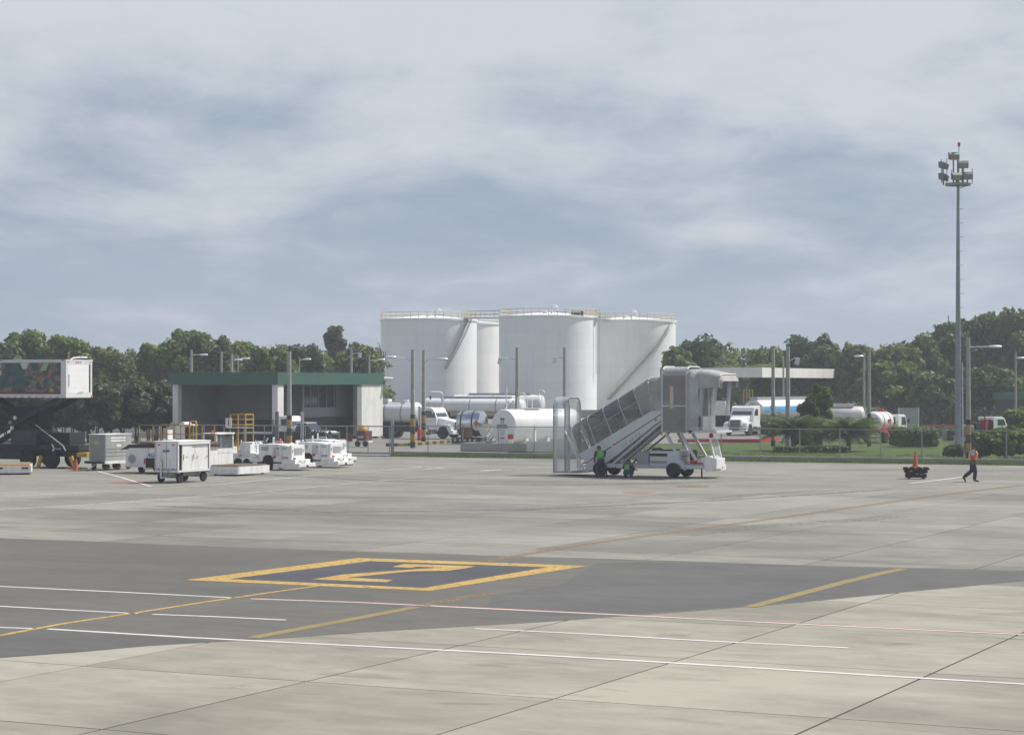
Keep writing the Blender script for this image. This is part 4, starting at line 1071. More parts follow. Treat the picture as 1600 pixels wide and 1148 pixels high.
def arch_pts(k, r_=.28):
    """tunnel cross-section at frame k: up the near side, over the rounded roof, down the far side"""
    b, t = bl_[k], tl[k]; L_ = [Vector((b[0], 0, b[1]))]
    dx, dz = t[0] - b[0], t[1] - b[1]
    u = Vector((dx, 0, dz)); ul = u.length; u /= ul
    base = Vector((b[0], 0, b[1])); r_ = .42
    L_.append(base + u * (ul - r_))
    for a_ in (22, 45, 67, 90):
        s_ = math.radians(a_); L_.append(base + u * (ul - r_ + r_ * math.sin(s_)) + Vector((0, r_ * (1 - math.cos(s_)), 0)))
    far = [Vector((p.x, WD - p.y, p.z)) for p in L_[::-1]]
    return L_ + far
archs = [arch_pts(k) for k in range(7)]
for k in range(7):
    fr = part(bs, "tunnel_frame", MB().tube(archs[k], .030, 5), m_frame)
for k in range(6):
    A, B = archs[k], archs[k + 1]; n = len(A)
    mat_ = m_brown if k >= 4 else m_smoke
    # near side panes (lower and upper), curved roof, far side
    mid0, mid1 = A[0].lerp(A[1], .70), B[0].lerp(B[1], .70)
    part(bs, "window_pane", MB().add([A[0], B[0], mid1, mid0], [(0, 1, 2, 3)]), mat_)
    part(bs, "window_pane", MB().add([mid0, mid1, B[1], A[1]], [(0, 1, 2, 3)]), mat_)
    vs_ = []; fs = []
    for i in range(1, n - 1): vs_ += [A[i], B[i]]
    m_ = n - 2
    for i in range(m_ - 1): fs.append((2 * i, 2 * i + 1, 2 * i + 3, 2 * i + 2))
    part(bs, "roof_panel", MB().add(vs_, fs), mat_, smooth=60)
    part(bs, "window_pane", MB().add([A[-1], B[-1], B[-2], A[-2]], [(0, 1, 2, 3)]), mat_)
for f_, nm in ((.70, "mid_rail"),):
    for yy in (0, WD):
        pts = []
        for k in range(7):
            A = archs[k]; p = A[0].lerp(A[1], f_); pts.append(Vector((p.x, yy - .01, p.z)))
        part(bs, nm, MB().tube(pts, .022, 5), m_frame)
# side skirt (upper and lower plates) on both sides
sk_u = [Q(905, 709.5), Q(931, 694), Q(1018, 642), Q(1036, 640), Q(1036, 645), Q(916, 722.5)]
sk_l = [Q(916.5, 724), Q(1036, 646.3), Q(1036, 655), Q(1024, 663), Q(963, 712), Q(930, 734), Q(913, 737)]
for y0 in (-.05, WD):
    part(bs, "upper_skirt", MB().prism(sk_u, y0, y0 + .05), m_stair)
    part(bs, "lower_skirt", MB().prism(sk_l, y0, y0 + .045), m_stair)
    part(bs, "skirt_seam", MB().bar((*[Q(916, 723)[0]], y0 + .02, Q(916, 723)[1]), (Q(1036, 645.5)[0], y0 + .02, Q(1036, 645.5)[1]), .05, .03), darkp)
for px_, py_ in ((913, 722), (960, 693), (1025, 655)):
    p = Q(px_, py_); rr = part(bs, "reflector", MB().box(-.10, .0, -.075, -.055, -.035, .035), redl); rr.location = (p[0] + .06, 0, p[1]); rr.rotation_euler = (0, -.5, 0)
    rr = part(bs, "reflector", MB().box(-.24, -.11, -.074, -.055, -.035, .035), white); rr.location = (p[0] + .06, 0, p[1]); rr.rotation_euler = (0, -.5, 0)
# worn lettering on the skirt
faint = M("faded_lettering", (.40, .42, .45), .6, var=.2)
for k, (px_, py_) in enumerate(((976, 697), (980, 693.5), (986, 689.5), (990, 686.5), (995, 683), (1000, 679))):
    p = Q(px_, py_); b_ = part(bs, "faded_letter", MB().box(-.05, .05, -.058, -.048, -.10, .10).box(-.05, .06, -.0585, -.0475, .05, .10), faint)
    b_.location = (p[0], 0, p[1]); b_.rotation_euler = (0, -.52, 0)
# steps inside
stp = [Q(905, 728), Q(1036, 650)]
for k in range(16):
    x, z = lerp2(stp[0], stp[1], k / 15)
    part(bs, "step", MB().box(x - .16, x + .17, .02, WD - .02, z - .03, z + .02), steel)
# slanted lower end frame
e0, e1 = Q(882, 670), Q(914, 737)
for yy in (-.06, WD + .03):
    part(bs, "end_frame", MB().bar((e0[0], yy, e0[1]), (e1[0], yy, e1[1]), .09, .07), m_stair)
part(bs, "end_ramp", MB().prism([Q(892, 736), Q(914, 733), Q(914, 737.5), Q(892, 738.5)], 0, WD), greyp)
# clear plastic entrance canopy at the foot
def arch_frame(x, y0, y1, z0, z1, r_=.5):
    L_ = [Vector((x, y0, z0)), Vector((x, y0, z1 - r_))]
    for a_ in (22, 45, 67, 90): L_.append(Vector((x, y0 + r_ * (1 - math.cos(math.radians(a_))), z1 - r_ + r_ * math.sin(math.radians(a_)))))
    return L_ + [Vector((x, y0 + y1 - p.y, p.z)) for p in L_[::-1]]
ex0 = 0.0; ex1 = .62
zb0, zt0 = .18, sz(621, .2)
cf = part(bs, "entrance_frame", MB().tube(arch_frame(ex0, -.05, WD + .05, zb0, zt0), .04, 6), greyp)
part(bs, "entrance_frame", MB().tube(arch_frame(ex1, -.05, WD + .05, zb0, zt0), .04, 6), greyp)
A, B = arch_frame(ex0, -.05, WD + .05, zb0, zt0), arch_frame(ex1, -.05, WD + .05, zb0, zt0)
vs_ = []; fs = []
for p, q in zip(A, B): vs_ += [p, q]
for i in range(len(A) - 1): fs.append((2 * i, 2 * i + 1, 2 * i + 3, 2 * i + 2))
part(bs, "entrance_sheet", MB().add(vs_, fs), m_clear, smooth=50)
for x_ in (ex0 + .01, ex1 - .01):      # hanging strips either side of the opening
    for y0, y1 in ((0, .38), (WD - .38, WD)):
        mb = MB(); n = 9
        vs_ = []; fs = []
        for i in range(n):
            y = y0 + (y1 - y0) * i / (n - 1); o_ = .025 * (-1) ** i
            vs_ += [(x_ + o_, y, zb0), (x_ + o_, y, zt0 - .22)]
        for i in range(n - 1): fs.append((2 * i, 2 * i + 2, 2 * i + 3, 2 * i + 1))
        part(bs, "plastic_strip", mb.add(vs_, fs), m_clear)
part(bs, "sill", MB().box(ex0 - .05, ex1 + .6, -.05, WD + .05, .12, .18), greyp)
# landing cabin
lx0, lx1 = sx(1036), sx(1074)
lz0, lz1 = sz(676, lx0), sz(573, lx0)
zf = sz(658, lx0)
cab_a = arch_frame(lx0, -.12, WD + .12, lz0, lz1, .45); cab_b = arch_frame(lx1, -.12, WD + .12, lz0, lz1, .45)
for ar_ in (cab_a, cab_b): part(bs, "cabin_frame", MB().tube(ar_, .045, 6), m_stair)
def skin_between(A, B, i0, i1, nm, mat_):
    vs_ = []; fs = []
    for i in range(i0, i1 + 1): vs_ += [A[i], B[i]]
    for i in range(i1 - i0): fs.append((2 * i, 2 * i + 1, 2 * i + 3, 2 * i + 2))
    return part(bs, nm, MB().add(vs_, fs), mat_, smooth=50)
n_ = len(cab_a)
skin_between(cab_a, cab_b, 1, n_ - 2, "cabin_roof", m_hood)
zmid = sz(634, lx0)
for y_ in (-.12, WD + .12):
    part(bs, "cabin_panel", MB().box(lx0 + .05, lx1 - .05, y_ - .012, y_ + .012, lz0, zmid - .03), m_brown)
    part(bs, "cabin_window", MB().box(lx0 + .05, lx1 - .05, y_ - .010, y_ + .010, zmid + .03, lz1 - .42), m_brown)
    part(bs, "cabin_rail", MB().box(lx0, lx1, y_ - .03, y_ + .03, zmid - .028, zmid + .028), m_stair)
part(bs, "cabin_floor", MB().box(lx0, sx(1118), -.1, WD + .1, zf - .45, zf - .30), steel)
part(bs, "cabin_door", MB().box(lx0 + .42, lx0 + .60, -.16, -.135, zmid - .12, zmid + .95), M("door_cream_panel", (.55, .47, .38), .6, var=.06))
part(bs, "cabin_post", MB().box(lx0 - .12, lx0 - .03, -.1, .06, sz(640, lx0), sz(576, lx0)), greyp)
# bellows and aircraft-door hood
bx = [lx1 + .02 + .22 * k for k in range(4)]
bell = [arch_frame(x_, -.20 - (.09 if k % 2 else 0), WD + .20 + (.09 if k % 2 else 0), sz(672, x_), sz(575 + 1.5 * k, x_) - (0 if k % 2 else .05), .5) for k, x_ in enumerate(bx)]
for k in range(3): skin_between(bell[k], bell[k + 1], 0, n_ - 1, "bellows_fold", m_curt if k else m_hood)
hx0, hx1 = bx[-1], sx(1128)
def hood_sec(x, z1, drop, r_):
    L_ = arch_frame(x, -.34, WD + .34, z1 - drop, z1, r_); return L_
hs = [hood_sec(hx0, sz(577, hx0), .95, .40), hood_sec(lerp2((hx0, 0), (hx1, 0), .5)[0], sz(579, hx0) - .03, .80, .36), hood_sec(hx1, sz(583, hx1) - .05, .62, .3), hood_sec(hx1 + .16, sz(592, hx1) - .1, .40, .2)]
for k in range(3): skin_between(hs[k], hs[k + 1], 0, n_ - 1, "hood_panel", m_hood)
part(bs, "hood_edge", MB().tube(hs[2], .045, 6), M("hood_edge_cream", (.58, .52, .47), .6, var=.08))
for y0, y1, x_ in ((-.30, .10, hx1 - .28), (WD - .1, WD + .30, hx1 - .28), (-.24, .18, hx0 + .12)):
    vs_ = []; fs = []; n = 9
    for i in range(n):
        y = y0 + (y1 - y0) * i / (n - 1); o_ = .05 * (-1) ** i
        vs_ += [(x_ - .18 + o_, y + .04, sz(650, x_)), (x_ + o_, y, sz(594, x_))]
    for i in range(n - 1): fs.append((2 * i, 2 * i + 2, 2 * i + 3, 2 * i + 1))
    part(bs, "door_curtain", MB().add(vs_, fs), m_curt)
part(bs, "guard_panel", MB().box(sx(1100), sx(1116), -.16, -.12, sz(672, hx0), sz(650, hx0)), white)
part(bs, "front_bumper_floor", MB().box(sx(1084), sx(1122), -.18, WD + .18, sz(676, hx0), sz(672.5, hx0)), m_stair)
part(bs, "guard_rail", MB().box(sx(1078), sx(1082), -.18, -.12, sz(677, hx0), sz(648, hx0)), darkp)
for x_ in (sx(1087), sx(1096)): part(bs, "inner_pole", MB().bar((x_, WD, sz(672, hx0)), (x_, WD, sz(600, hx0)), .05), white)
# support struts and scissor braces under the flight
for y_ in (.1, WD - .1):
    for p, q, w_ in ((Q(1040, 677), Q(1066, 728), .12), (Q(1063, 678), Q(1087, 720), .12), (Q(1032, 660), Q(952, 728), .11), (Q(1036, 668), Q(966, 727), .09)):
        part(bs, "support_strut", MB().bar((p[0], y_, p[1]), (q[0], y_, q[1]), w_), m_stair if w_ > .1 else greyp)
part(bs, "work_lamp", MB().lathe([(.02, -.06), (.07, 0), (.02, .06)], 8, 'x', (sx(1035), -.08, sz(678, lx0))), M("amber_lens", (.65, .38, .1), .3, var=.05), smooth=50)
part(bs, "hydraulic_ram", MB().cyl((*[Q(1000, 688)[0]], .5, Q(1000, 688)[1]), (Q(965, 724)[0], .5, Q(965, 724)[1]), .06, seg=8), chrome, smooth=40)
# chassis, bodywork
cz0, cz1 = .42, .62
part(bs, "chassis_rail", MB().box(sx(925), sx(1108), .02, .16, cz0, cz1), m_stair)
part(bs, "chassis_rail", MB().box(sx(925), sx(1108), WD - .16, WD - .02, cz0, cz1), m_stair)
part(bs, "deck_plate", MB().box(sx(990), sx(1108), .0, WD, cz1 + .002, cz1 + .05), greyp)
part(bs, "fuel_cabinet", MB().box(sx(995), sx(1013.5), -.02, .75, .62, 1.22), greyp, bev=.02)
part(bs, "side_locker", MB().box(sx(995), sx(1014), -.05, -.022, .44, .62), m_stair)
ec = part(bs, "engine_cover", MB().box(sx(1015), sx(1062), -.02, WD + .02, .50, 1.28), m_stair, bev=.04)
part(ec, "grille", MB().box(sx(1016), sx(1043), -.035, -.022, 1.02, 1.16), darkp)
part(ec, "grille", MB().box(sx(1016), sx(1042), -.035, -.022, .68, .80), greyp)
tp = MB()
tpo = [Q(1017, 709, .4), Q(1021, 699, .4), Q(1027, 705, .4), Q(1035, 702.5, .4), Q(1048, 701.5, .4), Q(1058, 707, .4), Q(1068, 712.5, .4), Q(1060, 713.5, .4), Q(1040, 711, .4)]
part(bs, "dark_tarpaulin", MB().prism(tpo, .25, 1.4), M("tarpaulin_dark_blue", (.035, .038, .05), .8, var=.3), bev=.05)
part(bs, "fender", MB().prism([Q(1041, 728), Q(1046, 724), Q(1060, 723), Q(1070, 735), Q(1070, 727), Q(1062, 718), Q(1044, 718)], -.06, .3), m_stair)
seat = part(bs, "driver_seat", MB().box(sx(1074), sx(1086), .3, 1.0, .72, .90).box(sx(1074), sx(1078), .3, 1.0, .90, 1.34), black, bev=.04)
part(bs, "toolbox", MB().box(sx(1077), sx(1085), .05, .4, .67, .86), redp, bev=.02)
part(bs, "red_bar", MB().box(sx(1087), sx(1098), .04, .12, .67, .74), redp)
part(bs, "floor_box", MB().box(sx(1088), sx(1094), .1, .5, .67, .92), m_stair)
part(bs, "floor_box", MB().box(sx(1095), sx(1099), .05, .3, .67, .98), white)
# driver's windscreen frame and nose
ns = [Q(1100, 733), Q(1100, 714), Q(1108, 712), Q(1114, 716), Q(1120, 716), Q(1120, 733)]
part(bs, "nose_panel", MB().prism(ns, -.02, WD * .66), whitec, bev=.03)
part(bs, "nose_bumper", MB().box(sx(1103), sx(1103) + .35, -.12, WD + .1, .34, .62), white, bev=.02)
x0, z0 = Q(1113, 716); x1, z1 = Q(1106, 685)
for y_ in (.02, .95):
    part(bs, "windscreen_post", MB().bar((x0 + .1, y_, z0), (x1 + .1, y_, z1), .07), whitec)
part(bs, "windscreen_header", MB().bar((x1 + .1, -.02, z1), (x1 + .1, .99, z1), .08), whitec)
part(bs, "windscreen", MB().add([(x0 + .1, .05, z0), (x0 + .1, .92, z0), (x1 + .1, .92, z1), (x1 + .1, .05, z1)], [(0, 1, 2, 3)]), tint("pale_windscreen", (.35, .38, .37), .45, .08))
part(bs, "roof_rail", MB().bar((x1 + .1, .02, z1), (sx(1071), .02, z1 - .03), .05), m_stair)
part(bs, "beacon", MB().lathe([(.09, 0), (.11, .05), (.10, .18), (.02, .22)], 10, c=(x1 + .08, .25, z1 + .04)), redl, smooth=40)
part(bs, "headlamp", MB().cyl((x0 + .48, .1, .52), (x0 + .51, .1, .52), .07, seg=10), headl)
for px_ in (938, 1052.5):
    wheel(bs, sx(px_), .0, .36, .26, -1, hub=darkp); wheel(bs, sx(px_), WD - .0, .36, .26, 1, hub=darkp)
wheel(bs, sx(1078, WD), WD - .5, .28, .2, 1, hub=darkp)
for px_ in (947, 1096): part(bs, "jack_leg", MB().bar((sx(px_), .05, .04), (sx(px_), .05, .46), .06).box(sx(px_) - .08, sx(px_) + .08, -.03, .13, 0, .04), darkp)
part(bs, "tail_board", MB().box(sx(955), sx(970), .3, 1.4, .38, .52), darkp)
p = Q(960, 734); part(bs, "reflector", MB().box(p[0], p[0] + .12, -.03, .295, .41, .47), redl); part(bs, "reflector", MB().box(p[0] + .13, p[0] + .26, -.03, .295, .41, .47), white)
for p_, q_ in (((968, 719), (974, 726)), ((963, 722), (969, 727))):
    a_, b_ = Q(*p_, 1.2), Q(*q_, 1.2); part(bs, "folded_step", MB().bar((a_[0], 1.2, a_[1]), (b_[0], 1.2, b_[1]), .16, .05), white)

# ------------------------------------------------------------------ enclosed baggage cart (white)
def frame_rect(mb, plane, a0, a1, z0, z1, t, d0, d1):
    for u0, u1, w0, w1 in ((a0, a1, z0, z0 + t), (a0, a1, z1 - t, z1), (a0, a0 + t, z0 + t, z1 - t), (a1 - t, a1, z0 + t, z1 - t)):
        if plane == 'x': mb.box(d0, d1, u0, u1, w0, w1)
        else: mb.box(u0, u1, d0, d1, w0, w1)
    return mb
bc = thing("baggage_cart", "white enclosed baggage cart with sliding doors, nearest vehicle on the left", "baggage cart", at(277.5, 99.6), RZ)
bw_, blg = 1.27, 2.60
part(bc, "floor_frame", MB().box(-bw_, 0, 0, blg, .48, .56), white)
part(bc, "front_panel", MB().box(-bw_, 0, 0, .04, .56, 1.86), white)
part(bc, "rear_panel", MB().box(-bw_, 0, blg - .04, blg, .56, 1.86), white)
part(bc, "left_panel", MB().box(-bw_, -bw_ + .03, .04, blg - .04, .56, 1.86), white)
part(bc, "roof", MB().box(-bw_ - .03, .05, -.03, blg + .03, 1.862, 1.92), white, bev=.015)
part(bc, "door_frame", frame_rect(MB(), 'x', 0, blg, .50, 1.86, .07, .0, .035), whitec)
part(bc, "sliding_door", MB().box(-.03, .012, .36, 1.12, .58, 1.78), white)
part(bc, "sliding_door", MB().box(-.06, -.02, 1.17, blg - .10, .58, 1.78), white)
part(bc, "door_rail", MB().box(.036, .06, .05, blg - .05, 1.76, 1.84), whitec)
for y_ in (.70, 1.62, 2.38): part(bc, "reflector", MB().box(.013, .02, y_ - .06, y_ + .06, 1.15, 1.19), redl)
for x_, z_ in ((-1.02, 1.74), (-.24, 1.74), (-1.02, .64), (-.24, .64)): part(bc, "reflector", MB().box(x_ - .06, x_ + .06, -.012, -.002, z_ - .03, z_ + .03), redl)
text(bc, "cart_lettering", "AGM", .17, (-.64, -.012, 1.46), FRONT, M("navy_lettering", (.06, .08, .2), .6), shear=.2)
part(bc, "reflective_tape", MB().box(-.88, -.82, -.012, -.002, .70, 1.10), M("amber_tape", (.45, .25, .08), .5, var=.3))
for x_ in (-bw_ + .12, -.12):
    for y_ in (.35, blg - .35): wheel(bc, x_ if True else 0, y_, .23, .13, hub=greyp).rotation_euler = (0, 0, math.pi / 2)
part(bc, "axle", MB().bar((-bw_ + .1, .35, .25), (-.1, .35, .25), .07), greyp)
part(bc, "axle", MB().bar((-bw_ + .1, blg - .35, .25), (-.1, blg - .35, .25), .07), greyp)
part(bc, "turntable", MB().cyl((-bw_ / 2, .4, .30), (-bw_ / 2, .4, .48), .38, seg=16), greyp, smooth=40)
part(bc, "underframe", MB().box(-bw_ + .25, -.25, .8, blg - .5, .30, .478), greyp)
part(bc, "tow_bar", MB().bar((-.86, -.08, .20), (-.84, -.12, .95), .07).bar((-.86, -.08, .22), (-.6, .3, .3), .06), white)

for y_ in (.44, 1.24): part(bc, "door_handle", MB().box(.014, .035, y_, y_ + .04, 1.05, 1.30), greyp)
for y_ in (.02, blg - .10): part(bc, "corner_casting", MB().box(-.02, .045, y_, y_ + .08, .44, .52), steel)
for x_ in (-bw_ + .02, -.62, -.05): part(bc, "rivet_strip", MB().box(x_, x_ + .025, -.007, -.001, .58, 1.84), greyp)
part(bc, "kick_plate", MB().box(-bw_ + .03, -.03, -.010, -.002, .565, .66), steel)
part(bc, "parking_brake", MB().bar((-.55, -.05, .25), (-.40, -.16, .60), .035), redp)
# ------------------------------------------------------------------ grey container on a dolly
cd = thing("container_dolly", "grey cargo container on a low white dolly beside the catering truck", "container dolly", at(165, 114.5), RZ)
m_cont = M("container_aluminium", (.40, .41, .40), .45, .25, var=.08, dirt=.3, scale=2)
m_tarp = M("container_grey_canvas", (.27, .275, .265), .8, var=.08, dirt=.15)
part(cd, "container", MB().box(-1.08, 0, 0, 2.3, .52, 1.86), [m_cont], bev=.02)
part(cd, "canvas_front", MB().box(-.98, -.02, -.02, -.002, .54, 1.84), m_tarp)
part(cd, "roof_edge", MB().box(-1.10, .02, -.02, 2.32, 1.862, 1.90), white)
part(cd, "warning_label", MB().box(-.75, -.35, -.03, -.022, 1.35, 1.55), M("faded_yellow_label", (.40, .37, .12), .7, var=.2))
for k, (y0, y1, z0, z1) in enumerate(((.45, 1.75, 1.50, 1.58), (.45, 1.75, 1.64, 1.72), (.95, 1.35, 1.22, 1.34))): part(cd, "side_label", MB().box(.002, .008, y0, y1, z0, z1), white)
for z_ in (.75, .95, 1.12): part(cd, "side_rib", MB().box(.001, .02, .05, 2.25, z_, z_ + .03), m_cont)
part(cd, "dolly_deck", MB().box(-1.16, .08, -.12, 2.4, .34, .50), white)
part(cd, "dolly_bumper", MB().box(-1.2, -.0, -.24, -.122, .36, .48), darkp)
for x_ in (-.95, -.08):
    for y_ in (.25, 1.2, 2.1): wheel(cd, x_, y_, .17, .12, hub=greyp).rotation_euler = (0, 0, math.pi / 2)
part(cd, "tow_bar", MB().bar((-.5, -.12, .3), (-.5, -.9, .12), .07), greyp)

# ------------------------------------------------------------------ cargo loader with yellow rails
cl_ = thing("cargo_loader", "white cargo loader with yellow railings partly hidden by the white cart", "cargo loader", at(215, 111), RZ)
part(cl_, "body", MB().prism([(-.75, .30), (-.75, .95), (-.55, 1.28), (3.6, 1.36), (3.6, .18), (.35, .18), (.35, .3)], 0, 1.9), white, bev=.03)
part(cl_, "rear_hatch", MB().box(-.62, -.04, -.02, -.002, .42, .98), white)
ph = [(-.33 + .24 * math.cos(k * PI / 4 + .39), .72 + .24 * math.sin(k * PI / 4 + .39)) for k in range(8)]
part(cl_, "vent", MB().prism(ph, -.035, -.021), greyp)
part(cl_, "wheel_recess", MB().box(.50, 1.75, -.012, -.002, .28, .78), darkp)
wheel(cl_, 1.25, .10, .34, .22, hub=rimm)
wheel(cl_, -.1, .5, .2, .15, hub=greyp); wheel(cl_, 3.1, .10, .34, .22, hub=rimm)
part(cl_, "tail_lamp", MB().box(.40, .47, -.02, -.003, .48, .74), redp)
text(cl_, "loader_lettering", "AGM", .30, (.92, -.012, .92), FRONT, M("blue_lettering", (.05, .14, .30), .6), shear=.3)
dk = part(cl_, "deck", MB().prism([(-1.0, 1.18), (-.5, 1.45), (3.7, 1.48), (3.7, 1.365), (-.5, 1.335)], -.08, 2.0), darkp)
part(dk, "deck_plate", MB().box(-.2, 3.6, .05, 1.9, 1.482, 1.60), woodb)
for y_ in (.0, 1.9):
    for x_ in (.1, .95, 1.8, 2.65, 3.4): part(cl_, "rail_post", MB().bar((x_, y_, 1.48), (x_, y_, 2.45), .042), polyel)
    for z_ in (2.0, 2.45): part(cl_, "handrail", MB().bar((.1, y_, z_), (3.4, y_, z_), .038), polyel)
part(cl_, "console", MB().prism([(2.05, 1.6), (2.05, 2.35), (2.45, 2.62), (2.6, 2.6), (2.6, 1.6)], .4, 1.0), white, bev=.02)
part(cl_, "console_hood", MB().box(2.4, 2.95, .35, 1.05, 2.42, 2.50), white)
part(cl_, "console_panel", MB().box(2.602, 2.63, .45, .95, 1.75, 2.35), black)
part(cl_, "operator_seat", MB().box(1.45, 1.75, .5, .95, 1.62, 1.72).box(1.42, 1.50, .5, .95, 1.72, 2.2), white, bev=.02)
gt_ = part(cl_, "safety_gate", MB().tube([(3.25, -.1, 1.5), (3.25, -.1, 2.6), (3.30, -.1, 2.66), (3.6, -.1, 2.66), (3.65, -.1, 2.6), (3.65, -.1, 1.5)], .045, 6), yel)
part(gt_, "gate_bar", MB().bar((3.25, -.1, 1.95), (3.65, -.1, 1.95), .05), yel)

# ------------------------------------------------------------------ tug with cab, flat dolly
tg = thing("tow_tractor", "white tow tractor with glazed cab and red extinguisher behind the baggage cart", "tow tractor", at(329, 113), RZ)
part(tg, "body", MB().box(-1.6, .35, 0, 1.6, .30, .95), white, bev=.03)
part(tg, "cab_lower", MB().box(-.45, .36, -.02, 1.62, .952, 1.18), white)
for x_ in (-.45, .30):
    for y_ in (0, 1.52): part(tg, "cab_post", MB().box(x_, x_ + .07, y_, y_ + .07, 1.18, 1.92), white)
part(tg, "cab_roof", MB().box(-.52, .43, -.06, 1.66, 1.92, 2.0), white, bev=.02)
part(tg, "cab_window", MB().box(-.38, .30, .02, .04, 1.2, 1.9), tint("cab_glass", (.10, .12, .13), .55, .05))
part(tg, "cab_window", MB().box(.33, .35, .1, 1.5, 1.2, 1.9), MATS["cab_glass"])
part(tg, "canopy_window", MB().box(-1.35, -.48, .05, .07, 1.3, 1.85), MATS["cab_glass"])
part(tg, "canopy_rail", MB().bar((-1.4, .03, 1.9), (-.5, .03, 1.96), .06), white)
part(tg, "canopy_post", MB().bar((-1.4, .03, .95), (-1.4, .03, 1.9), .06), white)
part(tg, "beacon", MB().lathe([(.07, 0), (.08, .1), (.02, .14)], 10, c=(-.1, .3, 2.0)), redl, smooth=40)
ex_ = part(tg, "fire_extinguisher", MB().lathe([(.02, -.02), (.12, 0), (.12, .52), (.06, .60), (.04, .66)], 12, c=(-.12, -.16, .92)), redp, smooth=40)
part(ex_, "valve", MB().box(-.19, -.05, -.20, -.12, 1.58, 1.63), darkp)
for x_ in (-1.2, -.05): wheel(tg, x_, .05, .28, .2, hub=rimm); wheel(tg, x_, 1.5, .28, .2, 1, hub=rimm)
def flat_dolly(px, d, L_, W_, label, mat_deck):
    r_ = thing("flat_dolly", label, "dolly", at(px, d), RZ, "flat dollies")
    part(r_, "deck", MB().box(-W_, 0, 0, L_, .36, .46), mat_deck)
    part(r_, "end_beam", MB().box(-W_ - .03, .03, -.06, -.002, .07, .44), white)
    part(r_, "side_beam", MB().box(.002, .05, 0, L_, .08, .45), white)
    part(r_, "side_beam", MB().box(-W_ - .05, -W_ - .002, 0, L_, .08, .45), white)
    for k in range(12): part(r_, "roller", MB().cyl((-W_ + .05, .15 + k * (L_ - .3) / 11, .49), (-.05, .15 + k * (L_ - .3) / 11, .49), .035, seg=6), steel if k % 3 else yel)
    for x_ in (-W_ + .12, -.12):
        for y_ in (.4, L_ - .4): wheel(r_, x_, y_, .15, .1, hub=greyp).rotation_euler = (0, 0, math.pi / 2)
    return r_
fd = flat_dolly(372, 107.5, 2.8, 1.7, "low flat roller dolly with a worn white frame right of the baggage cart", woodb)
fd2 = flat_dolly(47, 109.5, 3.0, 1.75, "low white dolly with red tail lamps at the left edge", yel)
fd2.rotation_euler = (0, 0, math.radians(11))
for x_ in (-1.5, -.25):
    part(fd2, "tail_lamp", MB().box(x_ - .16, x_ + .16, -.075, -.062, .27, .36), darkp); part(fd2, "lamp_lens", MB().box(x_ - .12, x_ + .0, -.082, -.076, .285, .345), redl)

